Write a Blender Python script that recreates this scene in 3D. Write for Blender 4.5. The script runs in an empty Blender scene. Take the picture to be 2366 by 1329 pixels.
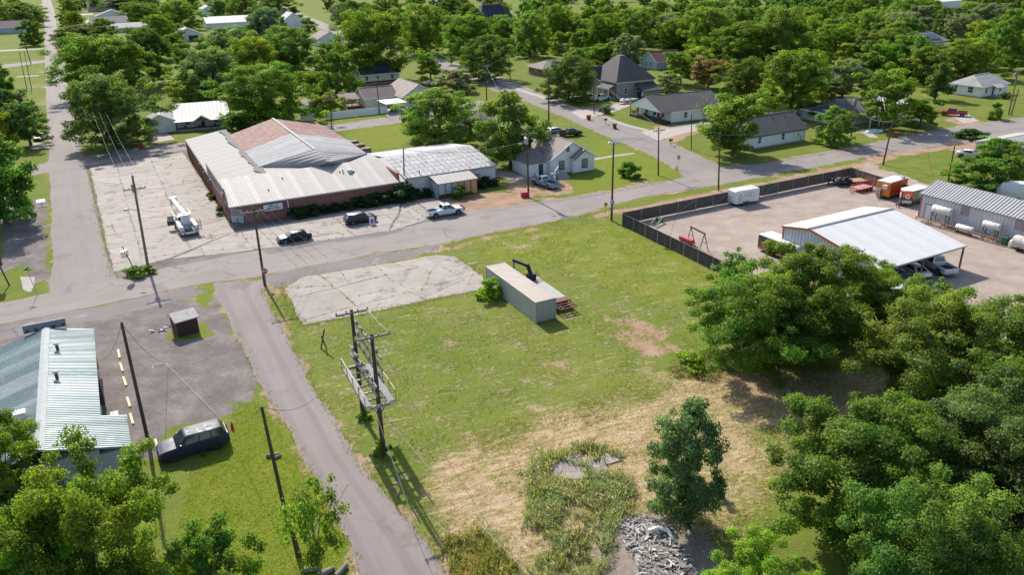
import bpy, math, random
import numpy as np
from mathutils import Vector, Matrix
rad = math.radians
SC = bpy.context.scene
COL = SC.collection

# ------------------------------------------------------------------ camera, sky, sun, exposure
CAM_F, CAM_PITCH, CAM_ROLL, CAM_H = 1757.0, 0.403, -0.0218, 36.0     # focal length for a 2366 px wide frame
_cp, _sp = math.cos(CAM_PITCH), math.sin(CAM_PITCH)
_FW = np.array([0, _cp, -_sp]); _u0 = np.array([0, _sp, _cp]); _r0 = np.array([1., 0, 0])
_RT = math.cos(CAM_ROLL)*_r0 + math.sin(CAM_ROLL)*_u0
_UP = -math.sin(CAM_ROLL)*_r0 + math.cos(CAM_ROLL)*_u0
cd = bpy.data.cameras.new('camera'); cam = bpy.data.objects.new('camera', cd); COL.objects.link(cam)
cam.matrix_world = Matrix(((_RT[0], _UP[0], -_FW[0], 0), (_RT[1], _UP[1], -_FW[1], 0), (_RT[2], _UP[2], -_FW[2], CAM_H), (0, 0, 0, 1)))
cd.sensor_width = 36; cd.lens = 36*CAM_F/2366; cd.clip_end = 8000; cd.clip_start = 0.5
SC.camera = cam
SUN_EL = rad(40); SUN_AZ = rad(116.5)          # azimuth counted from +x towards +y
sd = Vector((math.cos(SUN_AZ)*math.cos(SUN_EL), math.sin(SUN_AZ)*math.cos(SUN_EL), math.sin(SUN_EL)))
wd = bpy.data.worlds.new('World'); SC.world = wd; wd.use_nodes = True
nt = wd.node_tree; bg = nt.nodes['Background']
sky = nt.nodes.new('ShaderNodeTexSky'); sky.sky_type = 'NISHITA'; sky.sun_disc = False
sky.sun_elevation = SUN_EL; sky.sun_rotation = rad(90) - SUN_AZ
sky.air_density = 1.0; sky.dust_density = 1.5; sky.ozone_density = 1.0
nt.links.new(sky.outputs[0], bg.inputs[0]); bg.inputs[1].default_value = 0.15
sl = bpy.data.lights.new('sun', 'SUN'); sl.energy = 4.8; sl.angle = rad(0.5); sl.color = (1, .94, .84)
so = bpy.data.objects.new('sun', sl); COL.objects.link(so); so.rotation_euler = sd.to_track_quat('Z', 'Y').to_euler()
so.location = (0, 0, 200)
vs = SC.view_settings; vs.view_transform = 'Standard'; vs.look = 'None'; vs.gamma = 1; vs.use_curve_mapping = False
vs.exposure = 0.57
cy = SC.cycles; cy.max_bounces = 7; cy.diffuse_bounces = 4; cy.glossy_bounces = 2; cy.transmission_bounces = 4
cy.transparent_max_bounces = 6; cy.use_denoising = True; cy.caustics_reflective = False; cy.caustics_refractive = False
cy.sample_clamp_indirect = 4

# ------------------------------------------------------------------ places: a point of the photograph to the ground
def W(u, v, z=0.0):
    d = _RT*(u-1183)/CAM_F + _UP*(664.5-v)/CAM_F + _FW
    t = (z-CAM_H)/d[2]
    return Vector((d[0]*t, d[1]*t, z))
def PX(p):
    d = np.array(p, float) - np.array([0, 0, CAM_H]); w = d@_FW
    return 1183+CAM_F*(d@_RT)/w, 664.5-CAM_F*(d@_UP)/w
def height(b, vt):
    g = W(*b); lo, hi = 0.05, 60
    for _ in range(40):
        m = (lo+hi)/2
        if PX((g.x, g.y, m))[1] > vt: lo = m
        else: hi = m
    return lo
def ppm(u, v):                                     # pixels per metre near a ground point
    g = W(u, v); return CAM_F/((np.array(g)-np.array([0, 0, CAM_H]))@_FW)
YG = rad(28)                                       # the town's street grid

# ------------------------------------------------------------------ materials
MATS = {}
def _new(name):
    m = bpy.data.materials.new(name); m.use_nodes = True
    return m, m.node_tree, m.node_tree.nodes['Principled BSDF']
def N(t, typ, **kw):
    n = t.nodes.new(typ)
    for k, v in kw.items():
        if k.startswith('i_'): n.inputs[k[2:].replace('_', ' ')].default_value = v
        else: setattr(n, k, v)
    return n
def pos(t, scale=1.0, obj=False):
    if obj: o = N(t, 'ShaderNodeTexCoord').outputs['Object']
    else: o = N(t, 'ShaderNodeNewGeometry').outputs['Position']
    m = N(t, 'ShaderNodeMapping'); s = scale if isinstance(scale, tuple) else (scale,)*3
    m.inputs['Scale'].default_value = s; t.links.new(o, m.inputs[0]); return m.outputs[0]
def noise(t, vec, scale, detail=4, rough=.6, dist=0):
    n = N(t, 'ShaderNodeTexNoise', i_Scale=scale, i_Detail=detail, i_Roughness=rough, i_Distortion=dist)
    t.links.new(vec, n.inputs['Vector']); return n.outputs['Fac']
def ramp(t, fac, stops, interp='LINEAR'):
    r = N(t, 'ShaderNodeValToRGB'); e = r.color_ramp.elements; r.color_ramp.interpolation = interp
    while len(e) < len(stops): e.new(.5)
    for k, (p, c) in enumerate(stops):
        e[k].position = p; e[k].color = (*(c if isinstance(c, tuple) else (c,)*3), 1)
    t.links.new(fac, r.inputs[0]); return r.outputs[0]
def mixc(t, fac, a, b, typ='MIX'):
    m = N(t, 'ShaderNodeMix', data_type='RGBA', blend_type=typ)
    for k, s in ((0, fac), (6, a), (7, b)):
        if hasattr(s, 'is_linked'): t.links.new(s, m.inputs[k])
        elif k == 0: m.inputs[0].default_value = s
        else: m.inputs[k].default_value = (*s, 1)
    return m.outputs[2]
def math_(t, op, a, b=None, clamp=False):
    m = N(t, 'ShaderNodeMath', operation=op, use_clamp=clamp)
    for k, s in ((0, a), (1, b)):
        if s is None: continue
        if hasattr(s, 'is_linked'): t.links.new(s, m.inputs[k])
        else: m.inputs[k].default_value = s
    return m.outputs[0]
def bump(t, b, h, strength=.3, dist=.05):
    n = N(t, 'ShaderNodeBump', i_Strength=strength, i_Distance=dist)
    t.links.new(h, n.inputs['Height']); t.links.new(n.outputs[0], b.inputs['Normal'])
def sm(t, x, lo, hi):                              # smooth step
    n = N(t, 'ShaderNodeMapRange', interpolation_type='SMOOTHSTEP'); t.links.new(x, n.inputs[0])
    n.inputs[1].default_value = lo; n.inputs[2].default_value = hi; return n.outputs[0]
def mat(name, c, rough=.7, metal=0., var=.18, scale=2.0, dirt=None, coat=0., spec=.5, stretch=None, bmp=0., alpha=None):
    """a plain worn material: base colour with two scales of mottling, optional stains of another colour"""
    if name in MATS: return MATS[name]
    m, t, b = _new(name)
    p = pos(t, stretch or 1.0)
    n1 = noise(t, p, scale, 5, .65); n2 = noise(t, p, scale*9, 3, .6)
    n = math_(t, 'ADD', math_(t, 'MULTIPLY', n1, .65), math_(t, 'MULTIPLY', n2, .35))
    lo = tuple(max(0, x*(1-var)) for x in c); hi = tuple(min(1, x*(1+var)) for x in c)
    col = ramp(t, n, [(.3, lo), (.7, hi)])
    if dirt:
        f = sm(t, noise(t, p, scale*.8, 6, .7), dirt[1], dirt[1]+.12)
        col = mixc(t, f, col, dirt[0])
    t.links.new(col, b.inputs['Base Color'])
    b.inputs['Roughness'].default_value = rough; b.inputs['Metallic'].default_value = metal
    b.inputs['Specular IOR Level'].default_value = spec
    if coat: b.inputs['Coat Weight'].default_value = coat; b.inputs['Coat Roughness'].default_value = .05
    if bmp: bump(t, b, n2, bmp, .02)
    MATS[name] = m; return m
def glassy(name, c=(.02, .025, .03)):
    if name in MATS: return MATS[name]
    m, t, b = _new(name); b.inputs['Base Color'].default_value = (*c, 1); b.inputs['Roughness'].default_value = .08
    b.inputs['Specular IOR Level'].default_value = .7; MATS[name] = m; return m

# ------------------------------------------------------------------ mesh building
class MB:
    def __init__(s): s.v = []; s.f = []; s.mi = []; s.cur = 0
    def add(s, vs, fs):
        o = len(s.v); s.v += [tuple(map(float, q)) for q in vs]
        for f in fs: s.f.append(tuple(o+k for k in f)); s.mi.append(s.cur)
        return s
    def box(s, x0, y0, z0, x1, y1, z1):
        return s.add([(x0,y0,z0),(x1,y0,z0),(x1,y1,z0),(x0,y1,z0),(x0,y0,z1),(x1,y0,z1),(x1,y1,z1),(x0,y1,z1)],
                     [(3,2,1,0),(4,5,6,7),(0,1,5,4),(1,2,6,5),(2,3,7,6),(3,0,4,7)])
    def bev(s, x0, y0, z0, x1, y1, z1, b=.05):
        """a box whose upright and top edges are chamfered"""
        A = [(x0+b,y0),(x1-b,y0),(x1,y0+b),(x1,y1-b),(x1-b,y1),(x0+b,y1),(x0,y1-b),(x0,y0+b)]
        T = [(x0+2*b,y0+b),(x1-2*b,y0+b),(x1-b,y0+2*b),(x1-b,y1-2*b),(x1-2*b,y1-b),(x0+2*b,y1-b),(x0+b,y1-2*b),(x0+b,y0+2*b)]
        v = [(x,y,z0) for x,y in A]+[(x,y,z1-b) for x,y in A]+[(x,y,z1) for x,y in T]
        f = [tuple(range(7,-1,-1)), tuple(range(16,24))]
        for k in range(8):
            j = (k+1) % 8; f += [(k,j,8+j,8+k),(8+k,8+j,16+j,16+k)]
        return s.add(v, f)
    def bar(s, a, b, w, h=None, up=(0,0,1)):
        a, b = Vector(a), Vector(b); h = h or w; d = (b-a).normalized(); u = Vector(up)
        if abs(d.dot(u)) > .99: u = Vector((0,1,0))
        r = d.cross(u).normalized(); u = r.cross(d)
        v = [p+r*i*w/2+u*j*h/2 for p in (a,b) for i,j in ((-1,-1),(1,-1),(1,1),(-1,1))]
        return s.add(v, [(0,1,2,3),(7,6,5,4),(0,4,5,1),(1,5,6,2),(2,6,7,3),(3,7,4,0)])
    def tube(s, pts, r, n=8, cap=True):
        pts = [Vector(p) for p in pts]; rs = r if isinstance(r, (list, tuple)) else [r]*len(pts)
        o = len(s.v); u = None
        for k, p in enumerate(pts):
            d = (pts[min(k+1, len(pts)-1)]-pts[max(k-1, 0)]).normalized()
            if u is None: u = d.orthogonal().normalized()
            else: u = (u-d*u.dot(d)).normalized()
            w = d.cross(u)
            for j in range(n):
                a = 2*math.pi*j/n; s.v.append(tuple(p+(u*math.cos(a)+w*math.sin(a))*rs[k]))
        for k in range(len(pts)-1):
            for j in range(n):
                i = (j+1) % n; s.f.append((o+k*n+j, o+k*n+i, o+k*n+n+i, o+k*n+n+j)); s.mi.append(s.cur)
        if cap:
            s.f.append(tuple(o+j for j in range(n-1,-1,-1))); s.f.append(tuple(o+(len(pts)-1)*n+j for j in range(n))); s.mi += [s.cur]*2
        return s
    def prism(s, poly, z0, z1):
        n = len(poly); v = [(*p[:2], z0) for p in poly]+[(*p[:2], z1) for p in poly]
        return s.add(v, [tuple(range(n-1,-1,-1)), tuple(range(n,2*n))]+[(k,(k+1)%n,n+(k+1)%n,n+k) for k in range(n)])
    def ext(s, poly, axis, a, b):
        """extrude a closed outline given in the plane across `axis` from a to b (axis 'x': points are y,z; 'y': x,z)"""
        n = len(poly); P = (lambda p, t: (t, p[0], p[1])) if axis == 'x' else (lambda p, t: (p[0], t, p[1]))
        v = [P(p, a) for p in poly]+[P(p, b) for p in poly]
        return s.add(v, [tuple(range(n)), tuple(range(2*n-1,n-1,-1))]+[(n+k,n+(k+1)%n,(k+1)%n,k) for k in range(n)])
    def loft(s, rings, cap=True):
        n = len(rings[0]); v = [p for r in rings for p in r]; f = []
        for k in range(len(rings)-1):
            for j in range(n):
                i = (j+1) % n; f.append((k*n+j, k*n+i, (k+1)*n+i, (k+1)*n+j))
        if cap: f += [tuple(range(n-1,-1,-1)), tuple((len(rings)-1)*n+j for j in range(n))]
        return s.add(v, f)
    def slab(s, pts, th):
        """a flat or tilted plate: polygon pts (3-D) thickened downwards by th"""
        n = len(pts); v = [tuple(p) for p in pts]+[(p[0],p[1],p[2]-th) for p in pts]
        return s.add(v, [tuple(range(n)), tuple(range(2*n-1,n-1,-1))]+[(n+k,n+(k+1)%n,(k+1)%n,k) for k in range(n)])
    def mesh(s, name, mats, smooth=False):
        me = bpy.data.meshes.new(name); me.from_pydata(s.v, [], s.f)
        for m in (mats if isinstance(mats, (list, tuple)) else [mats]): me.materials.append(m)
        if isinstance(mats, (list, tuple)) and len(mats) > 1: me.polygons.foreach_set('material_index', s.mi)
        if smooth: me.polygons.foreach_set('use_smooth', [True]*len(s.f)); me.set_sharp_from_angle(angle=rad(35))
        me.update(); return me
    def obj(s, name, mats, parent=None, smooth=False):
        return link(name, s.mesh(name, mats, smooth), parent)
def link(name, data, parent=None):
    o = bpy.data.objects.new(name, data); COL.objects.link(o)
    if parent is not None: o.parent = parent
    return o
def tag(o, label, cat, group=None):
    o['label'] = label; o['category'] = cat
    if group: o['group'] = group
    return o
def structure(o, label=None):
    o['kind'] = 'structure'
    if label: o['label'] = label
    return o
def thing(name, label, cat, loc, yaw=0., group=None, scale=None):
    o = bpy.data.objects.new(name, None); COL.objects.link(o); o.empty_display_size = .3
    o.location = loc; o.rotation_euler = (0, 0, yaw)
    if scale: o.scale = (scale,)*3
    return tag(o, label, cat, group)
def copy_thing(root, loc, yaw, label, group=None, scale=None):
    r = root.copy(); COL.objects.link(r); r.location = loc; r.rotation_euler = (0, 0, yaw); r['label'] = label
    if scale: r.scale = (scale,)*3 if not isinstance(scale, tuple) else scale
    if group: r['group'] = group
    for ch in root.children:
        c = ch.copy(); COL.objects.link(c); c.parent = r
        for g in ch.children:
            d = g.copy(); COL.objects.link(d); d.parent = c
    return r
RNG = np.random.default_rng(11)
rnd = random.Random(5)
# ------------------------------------------------------------------ numpy helpers
def fast_mesh(name, V, F, mat_, col=None, smooth=False):
    me = bpy.data.meshes.new(name); n, k = F.shape
    me.vertices.add(len(V)); me.vertices.foreach_set('co', np.asarray(V, np.float32).ravel())
    me.loops.add(n*k); me.loops.foreach_set('vertex_index', F.astype(np.int32).ravel())
    me.polygons.add(n); me.polygons.foreach_set('loop_start', np.arange(0, n*k, k, dtype=np.int32))
    me.polygons.foreach_set('loop_total', np.full(n, k, np.int32))
    if smooth: me.polygons.foreach_set('use_smooth', np.ones(n, bool))
    if col is not None:                                # one colour per vertex
        a = me.color_attributes.new('Col', 'FLOAT_COLOR', 'POINT'); a.data.foreach_set('color', np.asarray(col, np.float32).ravel())
    if mat_: me.materials.append(mat_)
    me.update(calc_edges=True); return me
_LAT = np.random.default_rng(3).random((256, 256))
def vnoise(x, y):
    xi = np.floor(x).astype(int); yi = np.floor(y).astype(int); fx = x-xi; fy = y-yi
    fx = fx*fx*(3-2*fx); fy = fy*fy*(3-2*fy); L = lambda a, b: _LAT[a % 256, b % 256]
    return (L(xi,yi)*(1-fx)+L(xi+1,yi)*fx)*(1-fy)+(L(xi,yi+1)*(1-fx)+L(xi+1,yi+1)*fx)*fy
def fbm(x, y, o=4):
    s = 0; a = .5
    for k in range(o): s = s+a*vnoise(x*2**k+17*k, y*2**k+31*k); a *= .5
    return s/(1-.5**o)
def poly_sd(poly, X, Y):
    """signed distance, positive inside"""
    d = np.full(X.shape, 1e9); ins = np.zeros(X.shape, bool); n = len(poly)
    for k in range(n):
        ax, ay = poly[k][:2]; bx, by = poly[(k+1) % n][:2]; ex, ey = bx-ax, by-ay
        t = np.clip(((X-ax)*ex+(Y-ay)*ey)/(ex*ex+ey*ey+1e-9), 0, 1)
        d = np.minimum(d, np.hypot(X-ax-t*ex, Y-ay-t*ey))
        c = ((ay > Y) != (by > Y)); ins ^= c & (X < ex*(Y-ay)/(ey if ey else 1e-9)+ax)
    return np.where(ins, d, -d)
def px_poly(pts, z=0): return [tuple(W(*p, z)) for p in pts]
def sstep(x, a, b): t = np.clip((x-a)/(b-a), 0, 1); return t*t*(3-2*t)

# ------------------------------------------------------------------ zones of the ground (polygons in photograph pixels)
Z_VACANT = [(600,668),(655,650),(1000,580),(1330,500),(1412,490),(1440,520),(1700,640),(1960,760),(1990,900),(1790,1130),(1760,1400),(1040,1400),(1000,1290),(860,1110),(720,900)]
Z_DRY = [(960,1110),(1050,1010),(1180,965),(1420,905),(1560,850),(1640,840),(1780,850),(2050,880),(2100,1000),(1850,1010),(1800,1120),(1770,1240),(1640,1400),(1020,1400),(990,1200)]
Z_DIRT = [([(1160,1000),(1240,1030),(1210,1120),(1180,1230),(1120,1280),(1130,1130)], .35), ([(1390,725),(1540,755),(1560,830),(1430,800)], .66), ([(1310,640),(1400,660),(1420,700),(1330,690)], .5), ([(1150,560),(1260,540),(1280,560),(1180,585)], .5), ([(1240,825),(1360,835),(1350,885),(1255,875)], .52),
          ([(1000,578),(1120,548),(1350,503),(1410,490),(1400,503),(1250,530),(1100,565),(1010,595)], .75), ([(760,930),(800,1010),(870,1100),(960,1210),(1040,1330),(1010,1290),(860,1110),(780,990)], .45),
          ([(645,655),(700,645),(655,700),(690,755),(660,765),(625,690)], .55), ([(600,650),(650,640),(660,670),(610,690)], .6), ([(1530,790),(1700,830),(1640,870),(1540,850)], .5),
          ([(930,470),(1150,440),(1225,452),(1320,455),(1180,476),(1076,492),(1000,510),(905,538)], .95), ([(1430,425),(1540,410),(1520,430),(1450,440)], .6), ([(1400,490),(1500,470),(1660,440),(1900,392),(2010,366),(2080,410),(1960,388),(1440,500)], .95),
          ([(640,640),(850,600),(1000,572),(1010,590),(700,650)], .8), ([(1640,365),(1700,372),(1680,388),(1650,385)], .5),
          ([(240,330),(330,322),(420,305),(425,345),(240,350)], .35), ([(170,280),(190,330),(215,345),(190,335)], .6), ([(1500,290),(1590,285),(1640,300),(1560,330),(1520,310)], .85), ([(1310,258),(1400,240),(1470,232),(1450,245),(1390,262),(1350,275)], .85),
          ([(1990,310),(2060,300),(2140,318),(2010,322)], .3), ([(2170,275),(2240,262),(2280,285),(2240,292)], .8), ([(2000,365),(2080,345),(2366,318),(2366,420),(2300,380),(2240,365),(2190,345),(2010,378)], .85),
          ([(2240,300),(2366,285),(2366,300),(2250,318)], .35), ([(0,1120),(120,1060),(300,1070),(200,1180),(0,1220)], .6), ([(660,1190),(700,1190),(840,1329),(800,1380),(680,1329)], .35), ([(1150,440),(1190,410),(1225,400),(1300,405),(1335,450),(1225,460)], .85), ([(370,735),(460,720),(480,700),(440,690),(350,700),(330,760),(380,800)], .7), ([(1650,850),(1990,850),(1960,950),(1850,1010),(1740,950)], .55), ([(1500,500),(1650,560),(1720,640),(1690,650),(1560,560)], .6)]
Z_GRAVEL = [([(10,470),(110,460),(118,560),(115,640),(70,660),(40,600),(0,640),(0,490)], .9), ([(0,752),(240,705),(450,662),(505,688),(545,770),(600,880),(590,935),(525,965),(395,985),(380,1060),(0,1080),(-200,900)], 1.), ([(1437,515),(1962,400),(2160,445),(2600,560),(2600,900),(2250,760),(2100,700),(1990,690),(1800,640),(1700,640)], 1.),
            ([(1960,398),(2005,372),(2160,437),(2600,560),(2600,640),(2140,460)], .9), ([(196,384),(425,345),(520,500),(930,448),(990,448),(1080,488),(1000,512),(640,585),(400,640),(255,660)], 1.0), ([(870,588),(1000,566),(1020,580),(700,640),(610,655),(600,645)], .8)]
Z_LUSH = [[(480,690),(500,760),(540,770),(470,790),(380,790),(370,760),(460,740)], [(385,690),(470,680),(480,695),(400,706)], [(540,930),(600,930),(740,1120),(830,1329),(600,1420),(390,1329),(440,1080),(530,1010)], [(1090,560),(1420,510),(1690,640),(1660,700),(1500,700),(1300,620),(1120,600)], [(1365,310),(1575,395),(1570,410),(1340,452),(1290,430),(1365,390)], [(800,290),(960,275),(950,330),(860,350)]]
Z_BARE = [[(870,1010),(930,1090),(1030,1290),(1060,1290),(940,1080)]]

def _coords(segs):
    out = []
    for a, b, st in segs: out += list(np.arange(a, b, st))
    return np.array(out+[segs[-1][1]])
gx = np.concatenate([-np.geomspace(120, 4000, 26)[::-1][:-1], _coords([(-120, -60, 1.6), (-60, 75, .75), (75, 150, 1.6)]), np.geomspace(152, 4000, 26)])
gy = np.concatenate([[-600, -200, -60, 0], _coords([(20, 130, .75), (130, 330, 1.7)]), np.geomspace(334, 6000, 40)])
GX, GY = np.meshgrid(gx, gy, indexing='xy')
nz = fbm(GX*.22, GY*.22, 5)-.5
def zone(poly, w=1.2, jag=3.0): return sstep(poly_sd(px_poly(poly), GX, GY)+nz*jag, -w, w)
zc = np.zeros(GX.shape+(4,))
inside_v = zone(Z_VACANT, 1.0)
dry = .33*inside_v
dry = np.maximum(dry, .70*zone(Z_DRY, 5.0, 12.0))
dry = np.maximum(dry, .12)
lush = np.zeros(GX.shape)
for p in Z_LUSH: lush = np.maximum(lush, zone(p, 2.0, 5))
dirt = np.zeros(GX.shape); grav = np.zeros(GX.shape)
dirt = .31*inside_v*(1-.5*lush)
for p, s in Z_DIRT: dirt = np.maximum(dirt, s*zone(p, 1.3, 4))
for p, s in Z_GRAVEL: grav = np.maximum(grav, s*zone(p, .8, 3))
for p in Z_LUSH[:3]:
    m = zone(p, 1.0, 5); grav *= 1-m; dirt *= 1-.6*m
zc[..., 0] = dry; zc[..., 1] = dirt; zc[..., 2] = grav; zc[..., 3] = lush
ny, nx = GX.shape
idx = np.arange(nx*ny).reshape(ny, nx)
F = np.stack([idx[:-1, :-1], idx[:-1, 1:], idx[1:, 1:], idx[1:, :-1]], -1).reshape(-1, 4)
V = np.stack([GX, GY, np.zeros_like(GX)], -1).reshape(-1, 3)

def ground_material():
    m, t, b = _new('ground'); L = t.links
    a = N(t, 'ShaderNodeAttribute', attribute_name='Col'); s = N(t, 'ShaderNodeSeparateColor'); L.new(a.outputs['Color'], s.inputs[0])
    p = pos(t); big = noise(t, p, .045, 3); mid = noise(t, p, .35, 5, .65); fine = noise(t, p, 2.6, 5, .7); grain = noise(t, p, 9, 4, .75)
    # mown grass: two greens, blades
    g1 = mixc(t, sm(t, big, .35, .65), (.128, .172, .030), (.178, .198, .042))
    g2 = mixc(t, sm(t, mid, .4, .65), g1, (.116, .148, .032))
    g2 = mixc(t, math_(t, 'MULTIPLY', a.outputs['Alpha'], .85), g2, mixc(t, sm(t, mid, .35, .65), (.140, .185, .020), (.190, .208, .026)))
    g3 = mixc(t, sm(t, grain, .42, .7), g2, (.070, .090, .012))
    g3 = mixc(t, math_(t, 'MULTIPLY', sm(t, fine, .5, .72), .45), g3, (.20, .20, .055))
    # straw
    vr = N(t, 'ShaderNodeVectorRotate', rotation_type='Z_AXIS'); vr.inputs['Angle'].default_value = -rad(20); L.new(p, vr.inputs[0])
    mp = N(t, 'ShaderNodeMapping'); mp.inputs['Scale'].default_value = (.3, 1.3, 1)
    L.new(vr.outputs[0], mp.inputs[0]); streak = noise(t, mp.outputs[0], 1.1, 6, .72, 1.2)
    straw = ramp(t, math_(t, 'ADD', math_(t, 'MULTIPLY', streak, .6), math_(t, 'MULTIPLY', grain, .4)), [(.32, (.18, .125, .060)), (.46, (.345, .248, .148)), (.64, (.50, .385, .265))])
    f = math_(t, 'ADD', s.outputs[0], math_(t, 'MULTIPLY', math_(t, 'SUBTRACT', math_(t, 'ADD', math_(t, 'MULTIPLY', mid, .22), math_(t, 'ADD', math_(t, 'MULTIPLY', fine, .38), math_(t, 'MULTIPLY', streak, .45))), .525), 2.5))
    c = mixc(t, sm(t, f, .30, .85), g3, straw)
    # bare soil
    soil = ramp(t, math_(t, 'ADD', math_(t, 'MULTIPLY', mid, .5), math_(t, 'MULTIPLY', grain, .5)), [(.3, (.185, .108, .068)), (.5, (.300, .195, .132)), (.7, (.385, .306, .25))])
    f2 = math_(t, 'ADD', s.outputs[1], math_(t, 'MULTIPLY', math_(t, 'SUBTRACT', math_(t, 'ADD', math_(t, 'MULTIPLY', mid, .62), math_(t, 'MULTIPLY', fine, .38)), .5), 2.2))
    c = mixc(t, sm(t, f2, .42, .70), c, soil)
    # gravel: grey on the left lot, pale pinkish on the yard at the right
    sx = N(t, 'ShaderNodeSeparateXYZ'); L.new(p, sx.inputs[0])
    east = sm(t, sx.outputs[0], -14, 6)
    k = math_(t, 'ADD', math_(t, 'MULTIPLY', mid, .45), math_(t, 'ADD', math_(t, 'MULTIPLY', grain, .30), math_(t, 'MULTIPLY', fine, .25)))
    gl = ramp(t, k, [(.34, (.098, .082, .078)), (.5, (.165, .142, .135)), (.64, (.27, .237, .22))])
    gr = ramp(t, k, [(.34, (.20, .158, .13)), (.5, (.31, .255, .215)), (.66, (.39, .33, .285))])
    tr = N(t, 'ShaderNodeTexWave', wave_type='RINGS', i_Scale=.07, i_Distortion=22.0, i_Detail=5.0); L.new(p, tr.inputs[0])
    gl = mixc(t, math_(t, 'MULTIPLY', sm(t, tr.outputs['Fac'], .72, .98), .15), gl, (.09, .08, .08))
    gr = mixc(t, math_(t, 'MULTIPLY', sm(t, tr.outputs['Fac'], .75, .98), .12), gr, (.23, .205, .195))
    f3 = math_(t, 'ADD', s.outputs[2], math_(t, 'MULTIPLY', math_(t, 'SUBTRACT', math_(t, 'ADD', math_(t, 'MULTIPLY', mid, .6), math_(t, 'MULTIPLY', fine, .4)), .5), 1.3))
    c = mixc(t, sm(t, f3, .40, .62), c, mixc(t, east, gl, gr))
    L.new(c, b.inputs['Base Color']); b.inputs['Roughness'].default_value = .95; b.inputs['Specular IOR Level'].default_value = .05
    bump(t, b, math_(t, 'ADD', grain, fine), .55, .09)
    return m

# ------------------------------------------------------------------ roads
def road_material(name, c0, c1, patch, crack=.5, tracks=.12):
    m, t, b = _new(name); L = t.links; p = pos(t)
    uv = N(t, 'ShaderNodeUVMap', uv_map='UVMap'); sx = N(t, 'ShaderNodeSeparateXYZ'); L.new(uv.outputs[0], sx.inputs[0])
    big = noise(t, p, .12, 5, .6); fine = noise(t, p, 14, 3, .8)
    mp = N(t, 'ShaderNodeMapping'); mp.inputs['Scale'].default_value = (7, .06, 1); L.new(uv.outputs[0], mp.inputs[0])
    st = noise(t, mp.outputs[0], 1.6, 4, .6)
    k = math_(t, 'ADD', math_(t, 'MULTIPLY', big, .45), math_(t, 'ADD', math_(t, 'MULTIPLY', fine, .25), math_(t, 'MULTIPLY', st, .3)))
    c = ramp(t, k, [(.35, c0), (.65, c1)])
    w = N(t, 'ShaderNodeMath', operation='SINE'); L.new(math_(t, 'MULTIPLY', sx.outputs[0], 4*math.pi), w.inputs[0])
    c = mixc(t, math_(t, 'MULTIPLY', sm(t, w.outputs[0], .2, 1), tracks), c, patch)
    v = N(t, 'ShaderNodeTexVoronoi', feature='DISTANCE_TO_EDGE', i_Scale=.13)
    dn = N(t, 'ShaderNodeTexNoise', i_Scale=.7, i_Detail=4.); L.new(p, dn.inputs['Vector'])
    vm = N(t, 'ShaderNodeVectorMath', operation='MULTIPLY_ADD'); L.new(dn.outputs['Color'], vm.inputs[0]); vm.inputs[1].default_value = (2.2, 2.2, 0); L.new(p, vm.inputs[2])
    L.new(vm.outputs[0], v.inputs['Vector'])
    ck = math_(t, 'SUBTRACT', 1, sm(t, v.outputs['Distance'], .004, .016)); ck = math_(t, 'MULTIPLY', ck, sm(t, noise(t, p, .09, 3), .45, .6))
    c = mixc(t, math_(t, 'MULTIPLY', ck, crack), c, tuple(x*.35 for x in c0))
    pt = sm(t, noise(t, p, .2, 6, .55), .62, .66); c = mixc(t, math_(t, 'MULTIPLY', pt, .5), c, patch)
    L.new(c, b.inputs['Base Color']); b.inputs['Roughness'].default_value = .9; b.inputs['Specular IOR Level'].default_value = .25
    bump(t, b, fine, .25, .02); return m
def resample(pts, n):
    P = np.array([W(*p)[:2] for p in pts]); d = np.r_[0, np.cumsum(np.hypot(*np.diff(P, axis=0).T))]
    s = np.linspace(0, d[-1], n); return np.stack([np.interp(s, d, P[:, 0]), np.interp(s, d, P[:, 1])], 1), d[-1]
ROADP = []
def strip(name, e1, e2, z, mat_, jit=.22, n=None, cols=6, label=None):
    """a paved strip between two edge lines with worn, uneven borders"""
    _, ln = resample(e1, 2); n = n or max(8, int(ln/.8)); n = min(n, 260)
    A, _ = resample(e1, n); B, _ = resample(e2, n); rows = []
    for k in range(cols+1): rows.append(A+(B-A)*k/cols)
    if jit:
        wd_ = (B-A)/np.linalg.norm(B-A, axis=1)[:, None]
        for r, sg in ((rows[0], 7.3), (rows[-1], 91.7)):
            r += wd_*((fbm(r[:, 0]*.55+sg, r[:, 1]*.55, 4)-.5)*jit*4)[:, None]
    if cols == 6: ROADP.append([tuple(p) for p in rows[0]]+[tuple(p) for p in rows[-1][::-1]])
    P = np.stack(rows, 1); V = np.concatenate([P.reshape(-1, 2), np.full((P.shape[0]*P.shape[1], 1), z)], 1)
    ix = np.arange(P.shape[0]*P.shape[1]).reshape(P.shape[:2])
    F = np.stack([ix[:-1, :-1], ix[:-1, 1:], ix[1:, 1:], ix[1:, :-1]], -1).reshape(-1, 4)
    a = V[F[0]]
    if np.cross(a[1, :2]-a[0, :2], a[2, :2]-a[0, :2]) < 0: F = F[:, ::-1]
    me = fast_mesh(name, V, F, mat_); uvl = me.uv_layers.new(name='UVMap')
    vv = np.arange(cols+1)/cols; uvv = np.stack(np.meshgrid(vv, np.linspace(0, ln, n)), -1).reshape(-1, 2)
    uvl.data.foreach_set('uv', uvv[F.ravel()].astype(np.float32).ravel())
    return structure(link(name, me), label)
M_MAIN = road_material('asphalt_pale', (.184, .159, .149), (.256, .226, .212), (.135, .113, .107))
M_SIDE = road_material('asphalt_mauve', (.176, .151, .144), (.224, .197, .188), (.138, .115, .110), .3, .1)
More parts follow.
